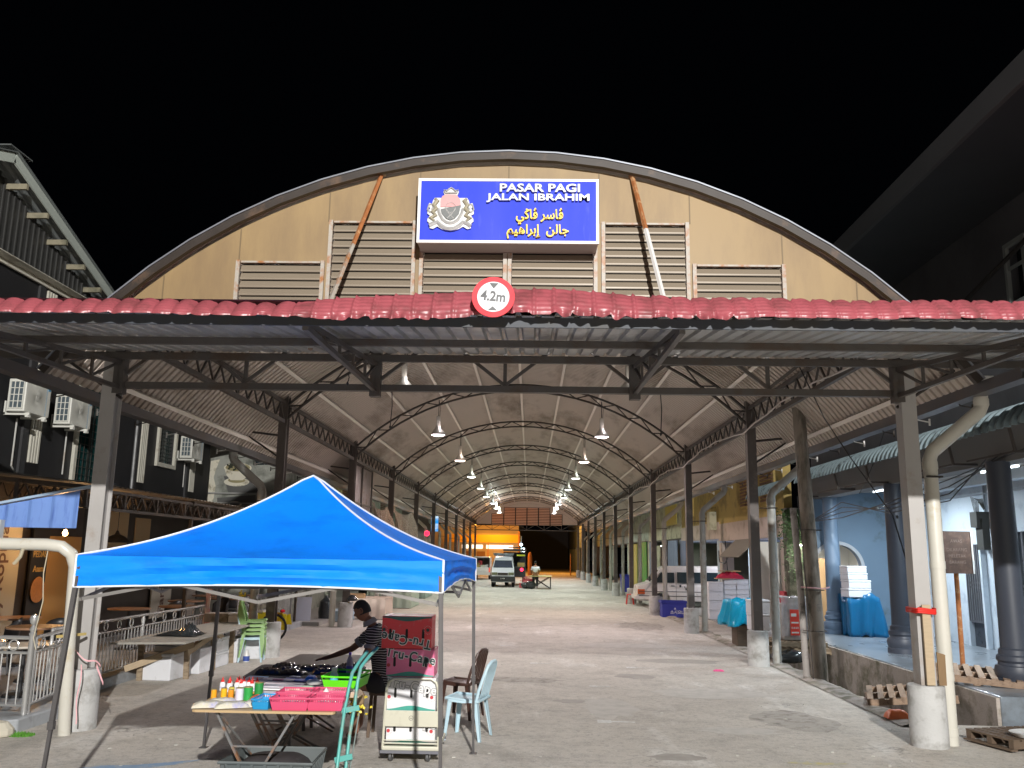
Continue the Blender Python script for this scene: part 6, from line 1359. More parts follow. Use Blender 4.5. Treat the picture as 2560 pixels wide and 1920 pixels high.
t = thing('bare_bulb', 'glowing warm bare bulb hanging in the cafe', 'lamp', (-8.5, 16.0, 2.34)); c = MB(); c.lathe([(.001, -.05), (.03, -.04), (.045, 0), (.03, .05), (.012, .07)], (0, 0, 0), 14); c.build('bulb', glow((1, .55, .2), 40), t, smooth=True); c = MB(); c.tube([(0, 0, .07), (0, 0, .8)], .006, 5); c.build('cord', BLKP, t); lamp('POINT', (.1, -.05, -.02), 55, (1, .55, .22), t, size=.05)
for x, y, z, lab in ((-8.6, 14.8, 2.45, 'small warm downlight left of the bare bulb'), (-8.6, 17.1, 2.42, 'small warm downlight right of the bare bulb')): t = thing('downlight', lab, 'lamp', (x, y, z), 'small downlights in the cafe'); c = MB(); c.lathe([(.001, 0), (.05, 0), (.045, .05), (.001, .06)], (0, 0, 0), 14); c.build('downlight_body', glow((1, .7, .4), 3), t)
t = thing('pendant_lamp', 'black dome pendant lamp hanging in the cafe right of the near left post', 'lamp', (-8.5, 18.05, 2.2)); c = MB(); c.lathe([(.27, 0), (.26, .03), (.16, .12), (.05, .17), (.02, .24), (.001, .25)], (0, 0, 0), 24); c.build('shade', BLKP, t, smooth=True); c = MB(); c.tube([(0, 0, .24), (0, 0, .9)], .008, 5); c.build('cord', BLKP, t)
t = thing('round_fan', 'rattan coloured round fan under the blue awning', 'fan', (-8.3, 14.2, 2.42)); c = MB(); c.lathe([(.001, 0), (.15, .02), (.17, .06), (.1, .1), (.001, .12)], (0, 0, 0), 18); c.build('fan_body', mat('rattan', (.45, .2, .07)), t, smooth=True)
t = thing('red_white_cloth', 'red and white striped cloth tied to the railing post', 'cloth', (-6.45, 17.9, 1.0)); c = MB(); c.grid(lambda u, v: ((.1-.07*math.sin(math.pi*v)+.02*v)*(u-.5)*2+.01, -.03, .42-.85*v), 8, 14); c.build('cloth', [mat('red_white', (.6, .05, .07), .7, 0, .9, 5, dirt=(.7, .65, .65), dirt_amt=.8, dirt_scale=6, stretch=(6, 1, .6))], t, solid=.01)
# ================================================================ people
def skin(name, pts, edges, m_, parent, sub=2, root=0):
    me = bpy.data.meshes.new(name); me.from_pydata([p[:3] for p in pts], edges, []); me.materials.append(m_)
    o = bpy.data.objects.new(name, me); COL.objects.link(o); o.parent = parent
    md = o.modifiers.new('skin', 'SKIN'); md.use_smooth_shade = True
    for i, p in enumerate(pts):
        sv_ = me.skin_vertices[0].data[i]; r = p[3]; sv_.radius = (r, r) if not isinstance(r, tuple) else r; sv_.use_root = i == root
    s_ = o.modifiers.new('subsurf', 'SUBSURF'); s_.levels = sub; s_.render_levels = sub
    return o
SKIN = mat('dark_skin', (.26, .125, .075), .55, 0, .12, 9); HAIR = mat('black_hair', (.008, .007, .007), .6, 0, .3, 30, bump=.5, bscale=90)
def stripes(name, a, b, freq, axis=2, warp=.02, th=.28):
    m = bpy.data.materials.new(name); m.use_nodes = True; nt = m.node_tree; N = nt.nodes; L = nt.links; b_ = N['Principled BSDF']; b_.inputs['Roughness'].default_value = .85
    tc = N.new('ShaderNodeTexCoord'); sp_ = N.new('ShaderNodeSeparateXYZ'); nz = N.new('ShaderNodeTexNoise'); nz.inputs['Scale'].default_value = 4
    L.new(tc.outputs['Object'], sp_.inputs[0]); L.new(tc.outputs['Object'], nz.inputs['Vector'])
    ma = N.new('ShaderNodeMath'); ma.operation = 'MULTIPLY_ADD'; L.new(nz.outputs['Fac'], ma.inputs[0]); ma.inputs[1].default_value = warp*2; L.new(sp_.outputs[axis], ma.inputs[2])
    mb__ = N.new('ShaderNodeMath'); mb__.operation = 'MULTIPLY'; mb__.inputs[1].default_value = freq; L.new(ma.outputs[0], mb__.inputs[0])
    fr_ = N.new('ShaderNodeMath'); fr_.operation = 'FRACT'; L.new(mb__.outputs[0], fr_.inputs[0])
    lt_ = N.new('ShaderNodeMath'); lt_.operation = 'LESS_THAN'; lt_.inputs[1].default_value = th; L.new(fr_.outputs[0], lt_.inputs[0])
    mx = N.new('ShaderNodeMix'); mx.data_type = 'RGBA'; L.new(lt_.outputs[0], mx.inputs[0]); mx.inputs[6].default_value = (*a, 1); mx.inputs[7].default_value = (*b, 1); L.new(mx.outputs[2], b_.inputs['Base Color']); return m
STR = stripes('striped_jersey', (.018, .018, .022), (.5, .5, .5), 36, warp=.035)
vd = thing('person', 'person in a striped polo shirt leaning over the stall with one arm stretched out', 'person', (-1.75, 10.7, 0))
O_ = Vector((-1.75, 10.7, 0))
def R3(p, r): return (p[0]-O_.x, p[1]-O_.y, p[2], r)
B = [R3((-1.70, 10.72, .64), .1), R3((-1.72, 10.7, .82), .105), R3((-1.77, 10.68, 1.0), .125), R3((-1.82, 10.65, 1.14), .12), R3((-1.86, 10.63, 1.235), .075), R3((-1.9, 10.61, 1.3), .052), R3((-1.935, 10.6, 1.36), .055),  # 0-6 trunk, neck
     R3((-1.84, 10.8, 1.19), .06), R3((-1.98, 10.84, 1.07), .047), R3((-2.13, 10.87, .945), .04), R3((-2.3, 10.93, .88), .033), R3((-2.44, 10.98, .83), .024), R3((-2.5, 11.0, .812), .026),  # far arm 7-12
     R3((-1.80, 10.47, 1.17), .06), R3((-1.83, 10.41, 1.05), .047), R3((-1.86, 10.37, .955), .04), R3((-1.91, 10.33, .86), .032), R3((-1.945, 10.3, .79), .024), R3((-1.96, 10.29, .765), .026),  # near arm 13-18
     R3((-1.78, 10.6, .56), .07), R3((-1.95, 10.52, .58), .065), R3((-2.02, 10.5, .56), .06), R3((-1.97, 10.5, .3), .05), R3((-1.96, 10.5, .07), .035), R3((-2.08, 10.49, .03), .03),
     R3((-1.78, 10.85, .58), .095), R3((-1.98, 10.9, .6), .075), R3((-2.05, 10.9, .56), .06), R3((-2.0, 10.9, .3), .05), R3((-1.99, 10.9, .07), .035), R3((-2.1, 10.9, .03), .03)]
E_ = [(0, 1), (1, 2), (2, 3), (3, 4), (4, 5), (5, 6), (3, 7), (7, 8), (8, 9), (9, 10), (10, 11), (11, 12), (3, 13), (13, 14), (14, 15), (15, 16), (16, 17), (17, 18), (0, 19), (19, 20), (20, 21), (21, 22), (22, 23), (23, 24), (0, 25), (25, 26), (26, 27), (27, 28), (28, 29), (29, 30)]
# fingers
for hand, dirs in ((12, [(-.055, .012, -.022), (-.06, -.002, -.02), (-.058, -.016, -.02), (-.048, -.03, -.02)]), (18, [(-.05, .02, -.012), (-.055, .0, -.012), (-.05, -.018, -.012), (-.04, -.034, -.012)])):
    hx, hy, hz_, _ = B[hand]
    for k, d in enumerate(dirs):
        a = len(B); off = (d[0]*.35, d[1]*1.0, 0)
        B.append((hx+off[0], hy+off[1], hz_+.002, .011)); B.append((hx+d[0], hy+d[1]*1.25, hz_+d[2]*.4, .0085)); B.append((hx+d[0]*1.5, hy+d[1]*1.3, hz_+d[2]*1.2, .007)); E_ += [(hand, a), (a, a+1), (a+1, a+2)]
    a = len(B); B.append((hx-.005, hy-.035, hz_, .011)); B.append((hx-.03, hy-.052, hz_-.01, .009)); E_ += [(hand, a), (a, a+1)]
body = skin('body', B, E_, SKIN, vd, 2)
# head: sculpted profile, turned to the left and tilted down
def head(parent, c0, yaw, pitch, m_skin, m_hair, s=1.0, short=True):
    T = Matrix.Translation(Vector(c0)) @ Matrix.Rotation(yaw, 4, 'Z') @ Matrix.Rotation(pitch, 4, 'Y')
    h = MB(); nu, nv = 36, 28; vs = []
    for j in range(nv+1):
        ph = math.pi*j/nv; z = math.cos(ph)
        for i in range(nu):
            a = 2*math.pi*i/nu; x = math.sin(ph)*math.cos(a); y = math.sin(ph)*math.sin(a)
            X, Y, Z = x*.095, y*.073, z*.12
            if z < 0: Y *= 1+.28*z; X = X*(1+.22*z)+(.018*(-z) if x > 0 else 0)
            if x > .3 and -.75 < z < .3:  # face
                f = max(0, (x-.3)/.7)
                X -= .006*f*math.exp(-((z-.12)/.12)**2)*(1 if abs(y) > .12 else .5)  # eye hollow
                X += .024*math.exp(-((z+.16)/.13)**2)*math.exp(-(y/.15)**2)*f*(1.0 if z < -.0 else .8)  # nose
                X += .011*math.exp(-((z-.27)/.08)**2)*f*.5  # brow
                X += .008*math.exp(-((z+.46)/.05)**2)*math.exp(-(y/.3)**2)*f+.007*math.exp(-((z+.57)/.045)**2)*math.exp(-(y/.3)**2)*f
                X += .01*math.exp(-((z+.8)/.1)**2)*math.exp(-(y/.3)**2)*f
            if x < 0 and z < -.35: X *= .9
            vs.append((X*s, Y*s, Z*s))
    h.add(vs, [(j*nu+i, (j+1)*nu+i, (j+1)*nu+(i+1) % nu, j*nu+(i+1) % nu) for j in range(nv) for i in range(nu)], T)
    for sy in (-1, 1):
        pts = [Vector((-.005+.016*math.cos(t), sy*(.074+.007*math.sin(t*.5)), .0+.028*math.sin(t)))*s for t in [k*.524 for k in range(12)]]
        h.tube([T @ p for p in pts], .007*s, 6, closed=True); h.lathe([(.001, 0), (.015*s, 0), (.014*s, .006*s), (.001, .008*s)], (0, 0, 0), 8, T=T @ frame((-.005*s, sy*.068*s, 0), (1, 0, 0), (0, 0, 1)))
    o = h.build('head', m_skin, parent, smooth='full')
    hm = MB(); vs = []
    for j in range(15):
        ph = math.pi*.62*j/14
        for i in range(nu):
            a = 2*math.pi*i/nu; x = math.sin(ph)*math.cos(a); y = math.sin(ph)*math.sin(a); z = math.cos(ph)
            lim = .35 if x > .45 else (.1 if x > -.1 and abs(y) > .6 else -.6)
            if x > .15 and x <= .45: lim = .25
            k = 1.07
            if z < lim: k = .9
            X, Y, Z = x*.097*k, y*.0755*k, z*.123*(1.05 if z > lim else 1)
            vs.append((X*s, Y*s, Z*s))
    hm.add(vs, [(j*nu+i, (j+1)*nu+i, (j+1)*nu+(i+1) % nu, j*nu+(i+1) % nu) for j in range(14) for i in range(nu)], T); hm.build('hair', m_hair, o, smooth='full')
    em = MB()
    for sy in (-1, 1): em.lathe([(.001, -.004*s), (.009*s, 0), (.001, .004*s)], (0, 0, 0), 8, T=T @ Matrix.Translation(Vector((.083, sy*.03, .016))*s)); em.bar(T @ (Vector((.093, sy*.018, .035))*s), T @ (Vector((.084, sy*.046, .036))*s), .004, .006)
    em.build('eyes', HAIR, o); ml = MB(); ml.bar(T @ (Vector((.094, -.02, -.061))*s), T @ (Vector((.094, .02, -.061))*s), .003, .003); ml.build('mouth', mat('lip', (.07, .025, .02), .5, 0, 0), o)
    return o
head(vd, (-1.975-O_.x, 10.59-O_.y, 1.415), math.radians(178), math.radians(22), SKIN, HAIR)
shirt = [R3((-1.67, 10.74, .5), .175), R3((-1.695, 10.715, .78), .165), R3((-1.75, 10.69, 1.0), .148), R3((-1.805, 10.65, 1.13), .14), R3((-1.845, 10.63, 1.22), .095), R3((-1.87, 10.62, 1.255), .07),
         R3((-1.845, 10.8, 1.185), .082), R3((-1.95, 10.83, 1.1), .072), R3((-2.04, 10.85, 1.03), .07), R3((-1.80, 10.465, 1.165), .082), R3((-1.815, 10.43, 1.09), .074), R3((-1.835, 10.4, 1.02), .072)]
so = skin('polo_shirt', shirt, [(0, 1), (1, 2), (2, 3), (3, 4), (4, 5), (3, 6), (6, 7), (7, 8), (3, 9), (9, 10), (10, 11)], STR, vd, 2)
GCL = mat('grey_collar', (.3, .3, .31), .8, 0, .1, 12)
c = MB(); cen = Vector((-1.885-O_.x, 10.615-O_.y, 1.285)); ax = Vector((-.45, -.1, .9)).normalized(); u_ = ax.cross(Vector((0, 1, 0))).normalized(); v_ = ax.cross(u_)
c.grid(lambda u, v: cen+(u_*math.cos(u*6.2832)+v_*math.sin(u*6.2832))*(.068+.022*v)+ax*(.03-.055*v), 24, 4); c.build('collar', GCL, so, smooth='full', solid=.006)
for p, q, r in (((-2.02, 10.845, 1.045), (-2.055, 10.853, 1.015), .07), ((-1.832, 10.405, 1.04), (-1.838, 10.395, 1.0), .071)): c = MB(); c.tube([Vector(p)-O_, Vector(q)-O_], r*.92, 16); c.build('sleeve_cuff', GCL, so, smooth=True)
skin('shorts', [R3((-1.69, 10.72, .62), .15), R3((-1.78, 10.6, .585), .115), R3((-1.93, 10.52, .6), .09), R3((-1.78, 10.85, .585), .115), R3((-1.95, 10.9, .6), .09)], [(0, 1), (1, 2), (0, 3), (3, 4)], mat('black_shorts', (.02, .02, .022), .8, 0, .2, 8), vd, 2)
t = thing('stool', 'low dark stool under the seated vendor', 'stool', (-1.68, 10.74, 0)); c = MB(); c.bx(-.17, .17, -.17, .17, .46, .5); c.build('seat', WOODD, t, bevel=.01)
for sx in (-1, 1):
    for sy in (-1, 1): c = MB(); c.bar((sx*.14, sy*.14, .46), (sx*.16, sy*.16, 0), .035); c.build('leg', WOODD, t)
# far shopper
fp = thing('person', 'person in a white shirt and dark trousers seen from behind at the far table', 'person', (.35, 55.6, 0))
skin('body', [(0, 0, .88, .14), (0, 0, 1.1, .14), (0, -.01, 1.28, .15), (0, 0, 1.4, .06), (0, .05, 1.46, .05), (.2, 0, 1.28, .06), (.24, .05, 1.05, .05), (.2, .2, .92, .04), (.19, .26, .9, .035), (-.2, 0, 1.28, .06), (-.24, .05, 1.05, .05), (-.2, .2, .92, .04), (-.19, .26, .9, .035), (.1, 0, .7, .09), (.11, .02, .45, .065), (.11, 0, .08, .045), (.12, .12, .03, .035), (-.1, 0, .7, .09), (-.11, .0, .45, .065), (-.12, -.04, .08, .045), (-.12, .08, .03, .035)],
     [(0, 1), (1, 2), (2, 3), (3, 4), (2, 5), (5, 6), (6, 7), (7, 8), (2, 9), (9, 10), (10, 11), (11, 12), (0, 13), (13, 14), (14, 15), (15, 16), (0, 17), (17, 18), (18, 19), (19, 20)], SKIN, fp, 1)
skin('shirt', [(0, 0, .92, .17), (0, 0, 1.1, .165), (0, -.01, 1.28, .175), (0, 0, 1.37, .09), (.21, 0, 1.27, .08), (.24, .04, 1.1, .075), (-.21, 0, 1.27, .08), (-.24, .04, 1.1, .075)], [(0, 1), (1, 2), (2, 3), (2, 4), (4, 5), (2, 6), (6, 7)], mat('white_shirt', (.72, .74, .8), .8, 0, .04, 8), fp, 1)
skin('trousers', [(0, 0, .9, .155), (.1, 0, .7, .11), (.11, .02, .45, .09), (.11, 0, .12, .075), (-.1, 0, .7, .11), (-.11, 0, .45, .09), (-.12, -.04, .12, .075)], [(0, 1), (1, 2), (2, 3), (0, 4), (4, 5), (5, 6)], mat('dark_trousers', (.05, .05, .065), .8, 0, .1, 8), fp, 1)
head(fp, (0, .1, 1.55), math.radians(90), math.radians(25), SKIN, HAIR)
# ================================================================ vehicles
def van(name, lab, loc, rz, body_m, prof, hw, wheels, side_w, L, group=None, extra=None):
    t = thing(name, lab, 'van', loc, group); t.rotation_euler = (0, 0, rz)
    # prof: (s along length, z, half width)
    c = MB(); n = len(prof); vs = [(s, -w_, z) for s, z, w_ in prof]+[(s, w_, z) for s, z, w_ in prof]
    c.add(vs, [tuple(range(n)), tuple(reversed(range(n, 2*n)))]+[(i, n+i, n+(i+1) % n, (i+1) % n) for i in range(n)]); c.build('body', body_m, t, bevel=.03)
    for s in wheels:
        for sy in (-1, 1):
            c = MB(); c.lathe([(.05, -.09), (.26, -.09), (.28, -.06), (.28, .06), (.26, .09), (.05, .09)], (0, 0, 0), 24, T=frame((s, sy*(hw-.09), .28), (1, 0, 0), (0, 0, 1))); w_ = c.build('wheel', mat('tyre', (.015, .015, .016), .8, 0, .1, 9), t, smooth=True)
            c = MB(); c.lathe([(.01, 0), (.15, 0), (.14, .01), (.01, .02)], (0, 0, 0), 18, T=frame((s, sy*(hw-.0), .28), (1, 0, 0), (0, 0, 1))); c.build('rim', mat('rim_grey', (.35, .35, .36), .35, .6, .1, 6), w_)
            c = MB(); c.lathe([(.01, 0), (.33, 0), (.33, .012), (.01, .012)], (0, 0, 0), 24, T=frame((s, sy*(hw+.004)+(.006 if sy > 0 else -.006), .3), (1, 0, 0), (0, 0, 1))) if False else None
    for (pts, sy) in side_w:
        c = MB(); ys = []
        for s, z in pts: ys.append(hw-.0+.004-max(0, (z-.95))*.11)
        vv = [(s, sy*y, z) for (s, z), y in zip(pts, ys)]; vv2 = [(s, sy*(y-.03), z) for (s, z), y in zip(pts, ys)]; k = len(pts)
        c.add(vv+vv2, [tuple(range(k)), tuple(reversed(range(k, 2*k)))]+[(i, (i+1) % k, k+(i+1) % k, k+i) for i in range(k)]); c.build('side_window', GLASS, t)
    return t
VW = mat('van_white', (.7, .66, .64), .3, 0, .03, 2, dirt=(.55, .5, .47), dirt_amt=.2, coat=.3); VS = mat('van_silver', (.68, .7, .76), .3, .1, .04, 3, coat=.3)
# white van parked across the right side; its nose points to the road (local +s = backwards)
HW = .8
P_ = [(0, .42, .7), (.03, .55, .74), (.08, .86, .76), (.55, 1.0, .77), (1.0, 1.56, .68), (1.25, 1.68, .64), (3.9, 1.72, .64), (4.15, 1.6, .66), (4.2, .95, .78), (4.22, .4, .76), (4.1, .25, .72), (3.7, .24, .74), (3.62, .5, .78), (3.3, .6, .8), (3.0, .5, .8), (2.9, .24, .78), (1.45, .24, .78), (1.35, .5, .8), (1.03, .6, .8), (.72, .5, .78), (.62, .24, .74), (.1, .24, .7)]
wv = van('white_van', 'white van parked across the arcade on the right behind the posts', (4.5, 38.6, 0), 0, VW, P_, HW, (1.03, 3.3), [([(.75, 1.0), (1.05, 1.42), (1.6, 1.42), (1.6, 1.0)], -1), ([(1.72, 1.0), (1.72, 1.44), (2.75, 1.44), (2.75, 1.0)], -1), ([(2.85, 1.0), (2.85, 1.44), (4.0, 1.44), (4.08, 1.0)], -1)], 4.2)
c = MB(); v, f = txt('Van', .26, .006, .004); c.add(v, f, frame((2.2, -.803, .78), (1, 0, .12), (0, 0, 1))); c.build('lettering', BLKP, wv)
c = MB(); c.bx(.05, .35, -.785, -.77, .52, .72); c.build('headlight', mat('amber_light', (.6, .12, .03), .2, 0, .1, 5), wv); c = MB(); c.bx(-.06, .6, -.79, -.7, .3, .46); c.bx(-.06, .02, -.7, .7, .3, .46); c.build('bumper', VW, wv, bevel=.02)
c = MB()
for z in (.44, .62): c.bx(.1, 4.1, -.808, -.802, z, z+.025)
c.bx(1.66, 1.672, -.806, -.8, .3, 1.45); c.bx(1.45, 1.6, -.82, -.803, .86, .89); c.bx(1.8, 1.88, -.82, -.803, .82, .92); c.build('trim_lines', BLKP, wv)
c = MB(); c.add([(.6, -.7, 1.06), (.6, .7, 1.06), (.98, .64, 1.52), (.98, -.64, 1.52)], [(0, 1, 2, 3)]); c.build('windscreen', GLASS, wv, solid=.02)
c = MB(); c.bar((.5, -.8, 1.15), (.62, -.93, 1.12), .03); c.bx(.5, .56, -1.08, -.9, 1.05, 1.25); c.build('mirror', BLKP, wv)
# silver van facing the camera (local +s is away from the camera)
P2 = [(0, .45, .68), (-.02, .62, .72), (.08, .9, .72), (.3, 1.16, .72), (.75, 1.68, .6), (.95, 1.8, .56), (1.2, 1.9, .55), (3.9, 1.92, .55), (4.05, 1.3, .7), (4.05, .3, .7), (.1, .3, .7)]
sv = van('silver_van', 'silver grey van facing the camera with a roof rack, parked inside the hall', (-1.72, 56.9, 0), math.radians(90), VS, P2, .74, (.75, 3.2), [([(.55, 1.1), (.9, 1.6), (3.8, 1.6), (3.8, 1.1)], 1), ([(.55, 1.1), (.9, 1.6), (3.8, 1.6), (3.8, 1.1)], -1)], 4)
c = MB(); c.add([(.33, -.62, 1.22), (.33, .62, 1.22), (.72, .54, 1.66), (.72, -.54, 1.66)], [(0, 1, 2, 3)]); c.build('windscreen', mat('dull_glass', (.05, .06, .09), .15, 0, .5, 2), sv, solid=.03)
for sy in (-1, 1): c = MB(); c.bx(-.01, .06, sy*.35 if sy > 0 else -.7, .7 if sy > 0 else -.35, .76, .92); c.build('headlight', mat('headlight_glass', (.22, .24, .14), .15, .2, .2, 8), sv, bevel=.02)
c = MB(); c.bx(-.015, .03, -.33, .33, .76, .9); c.build('grille', STEEL2, sv); c = MB(); c.bx(-.1, .05, -.76, .76, .36, .68); c.build('bumper', mat('bumper_dark', (.03, .033, .036), .5, 0, .1, 5), sv, bevel=.03)
c = MB(); c.bx(-.115, -.1, -.2, .2, .5, .58); pl_ = c.build('number_plate', BLACK, sv); c = MB(); v, f = txt('JL 7688', .09, .004, .002); c.add(v, f, frame((-.118, 0, .54), (0, -1, 0), (0, 0, 1))); c.build('plate_text', WHITE, pl_)
c = MB(); c.bx(-.12, -.1, -.5, .5, .7, .74); c.build('bumper_strip', mat('chrome_dull', (.5, .5, .5), .3, .6, 0), sv)
c = MB(); c.add([(.9, -.7, 2.12), (.9, .7, 2.12), (1.2, .6, 1.96), (1.2, -.6, 1.96)], [(0, 1, 2, 3)])
for sy in (-.45, 0, .45): c.bar((1.0, sy, 1.9), (1.0, sy, 2.05), .03)
c.bx(1.0, 3.5, -.6, -.56, 2.0, 2.04); c.bx(1.0, 3.5, .56, .6, 2.0, 2.04); c.build('roof_rack', mat('rack_grey', (.3, .34, .36), .4, .4, .1, 5), sv, solid=.015)
# white van with its tailgate up, rear towards the camera
P3 = [(0, .35, .66), (-.03, .7, .68), (0, .95, .68), (.03, .96, .66), (.04, .97, .66), (3.6, .97, .68), (3.9, .6, .66), (3.9, .3, .66)]
ov = van('open_van', 'white van with raised tailgate and cartons in the back, left of the silver van', (-3.9, 72.5, 0), math.radians(90), VW, P3, .7, (.7, 3.0), [], 4)
c = MB(); c.bx(.02, 3.2, -.68, -.62, .97, 1.72); c.bx(.02, 3.2, .62, .68, .97, 1.72); c.bx(.02, 3.2, -.66, .66, 1.72, 1.8); c.bx(2.9, 2.95, -.62, .62, .97, 1.72); c.build('cabin_shell', VW, ov)
c = MB(); c.bx(-.5, .05, -.62, .62, 1.78, 1.84); c.build('tailgate', VW, ov, bevel=.02)
for sy in (-1, 1): c = MB(); c.bx(-.045, -.02, sy*.56 if sy > 0 else -.66, .66 if sy > 0 else -.56, .6, .95); c.build('tail_lamp', mat('tail_red', (.6, .05, .03), .3, 0, 0, emit=(1, .1, .05), estr=.6), ov)
for x, y, w_, h, m_ in ((.1, .35, .28, .35, mat('carton_yellow', (.55, .42, .15), .7, 0, .1, 5)), (.1, -.05, .35, .2, CREAM), (.15, -.35, .3, .22, FOAM), (.3, .15, .3, .55, mat('red_goods', (.5, .06, .08)))): c = MB(); c.bx(x, x+.5, y-w_/2, y+w_/2, .975, .975+h); c.build('cargo', m_, ov, bevel=.01)
# dark lorry behind the silver van with a lit red tail lamp
lo = thing('dark_lorry', 'dark lorry with an open canopy lid and glowing red tail lamp behind the silver van', 'lorry', (-1.0, 60.5, 0))
c = MB(); c.bx(-.75, .7, 0, 3.8, .55, 1.2); c.bx(-.75, -.7, 0, 3.8, 1.2, 2.2); c.bx(-.75, .7, 3.7, 3.8, 1.2, 2.2); c.bx(.66, .7, 0, 3.8, 1.2, 1.35); c.build('load_bed', mat('lorry_dark', (.04, .04, .045), .5, 0, .2, 3), lo, bevel=.01)
c = MB(); c.bx(-.82, .72, -.3, 3.9, 2.28, 2.42); c.bx(-.5, .66, -.32, 1.5, 2.5, 2.55); c.build('canopy_lid', mat('lorry_lid', (.06, .06, .06), .4, 0, .1, 3), lo, bevel=.02)
for y in (.7, 3.0): 
    for x in (-.6, .58): c = MB(); c.lathe([(.05, -.1), (.33, -.1), (.33, .1), (.05, .1)], (0, 0, 0), 20, T=frame((x, y, .33), (0, 1, 0), (0, 0, 1))); c.build('wheel', mat('tyre', (.015, .015, .016)), lo)
c = MB(); c.lathe([(.001, 0), (.11, 0), (.1, .03), (.001, .04)], (0, 0, 0), 16, T=frame((.45, -.0, 1.05), (1, 0, 0), (0, 0, 1))); c.build('tail_lamp', mat('tail_glow', (.8, .02, .05), .3, 0, 0, emit=(1, .02, .06), estr=6), lo)
c = MB(); c.bx(.1, .66, .15, .9, 1.95, 2.05); c.build('yellow_goods', mat('yellow_goods', (.7, .75, .05), .5, 0, .1, 5), lo); c = MB(); c.bx(.15, .64, .1, .8, 1.25, 1.5); c.build('cartons', mat('carton_yellow', (.55, .42, .15)), lo)
# far table, bags and fruit piles
ftb = thing('market_table', 'long yellowish folding table beside the person in white at the middle of the hall', 'market table', (.75, 55.6, 0)); c = MB(); c.bx(-.75, .62, -.9, 1.6, .74, .77); c.build('table_top', mat('yellow_table', (.5, .48, .2), .5, 0, .1, 3), ftb)
for y in (-.8, .4, 1.5): c = MB(); c.bar((-.65, y, 0), (.55, y, .74), .03); c.bar((.55, y, 0), (-.65, y, .74), .03); c.bar((.55, y, 0), (.55, y, .74), .025); c.build('leg_frame', STEEL2, ftb)
for i, (x, y, s, lab) in enumerate(((-.3, 55.2, .24, 'black rubbish bag on the left of the pair by the far table'), (.08, 55.0, .29, 'larger black rubbish bag right of the pair by the far table'))):
    t = thing('rubbish_bag', lab, 'rubbish bag', (x, y, 0), 'black rubbish bags by the far table'); c = MB(); c.grid(lambda u, v: (s*math.cos(u*6.283)*math.sin(v*3.0+.07)**.7*(1+.12*math.sin(u*17+v*7)), s*.9*math.sin(u*6.283)*math.sin(v*3.0+.07)**.7*(1+.1*math.cos(u*13)), s*.95*(1-math.cos(v*3.14))*.85), 24, 12); c.build('bag', mat('black_film', (.03, .035, .038)), t, smooth='full')
r_ = random.Random(5)
for x, y, z, lab in ((-.35, 56.6, .25, 'low pile of red fruit packs left of the person in white'), (-.15, 57.4, .5, 'tall pile of red and white packs behind the person in white')):
    t = thing('fruit_pile', lab, 'fruit pile', (x, y, 0), 'piles of red fruit packs'); c = MB(); c.bx(-.3, .35, -.2, .2, .0, z); c.build('pile_base', mat('red_goods', (.5, .06, .08)), t); c = MB()
    for i in range(12): a, b = r_.uniform(-.3, .25), r_.uniform(-.2, .15); h = z+.05*(i % 4); c.bx(a, a+.15, b, b+.12, h, h+.045)
    c.build('packs', mat('pink_packs', (.65, .22, .22), .5, 0, .4, 14), t)
# ================================================================ right side goods
bn = thing('plastic_bin', 'deep blue plastic bin with white marks in front of the white van', 'bin', (5.08, 31.9, 0)); BNB = mat('bin_deep_blue', (.04, .05, .36), .45, 0, .1, 5); c = MB()
for (x0, x1, y0, y1) in ((-.42, .42, -.3, -.285), (-.42, .42, .285, .3), (-.42, -.405, -.284, .284), (.405, .42, -.284, .284)): c.bx(x0, x1, y0, y1, .02, .55)
c.bx(-.42, .42, -.3, .3, 0, .018); c.build('bin_body', BNB, bn, bevel=.01); c = MB(); c.bx(-.46, .46, -.34, -.301, .48, .56); c.bx(-.46, .46, .301, .34, .48, .56); c.bx(-.46, -.421, -.3, .3, .48, .56); c.bx(.421, .46, -.3, .3, .48, .56); c.build('bin_rim', BNB, bn)
c = MB(); v, f = txt('\uC18C\uC2DC\uC694L', .14, .004, .003); c.add(v, f, frame((.08, -.303, .17), (1, 0, 0), (0, 0, 1))); v, f = txt('\u25B2', .09, .004, 0); c.add(v, f, frame((.02, -.303, .3), (1, 0, 0), (0, 0, 1))); c.build('bin_marks', WHITE, bn)
W3 = ('lowest', 'second', 'third', 'fourth', 'fifth', 'sixth', 'seventh', 'topmost')
for i in range(4): foam('square foam box, %s in the left column of the stack by the white van' % ('lowest', 'second', 'third', 'topmost')[i], 6.42, 31.2, .0+i*.315, .5, .5, .31, 0, 'foam boxes stacked by the van')
for i in range(8):
    foam('flat foam box, %s in the middle column of the stack by the white van' % W3[i], 6.92+(.01 if i % 2 else 0), 31.3, i*.168, .42, .5, .165, 0, 'foam boxes stacked by the van')
    foam('flat foam box, %s in the right column of the stack by the white van' % W3[i], 7.36-(.008 if i % 3 else 0), 31.3, i*.17, .42, .5, .165, .02, 'foam boxes stacked by the van')
t = thing('red_cloth_heap', 'red cloth heap topped with card on the foam boxes by the white van', 'cloth', (6.95, 31.2, 1.35)); c = MB(); c.grid(lambda u, v: (.45*(u-.5)*2*(1+.05*math.sin(v*20)), .22*(v-.5)*2, .02+.22*max(0, math.sin(math.pi*u)*math.sin(math.pi*v))**.5*(1+.25*math.sin(u*21)*math.cos(v*15))), 30, 16); c.build('cloth', mat('crimson_cloth', (.5, .02, .06), .7, 0, .3, 8), t, smooth=True); c = MB(); c.bx(-.35, .35, -.2, .2, .26, .29); c.bx(-.5, -.05, -.23, .2, -.0, .03); c.build('card', mat('carton', (.42, .27, .14)), t)
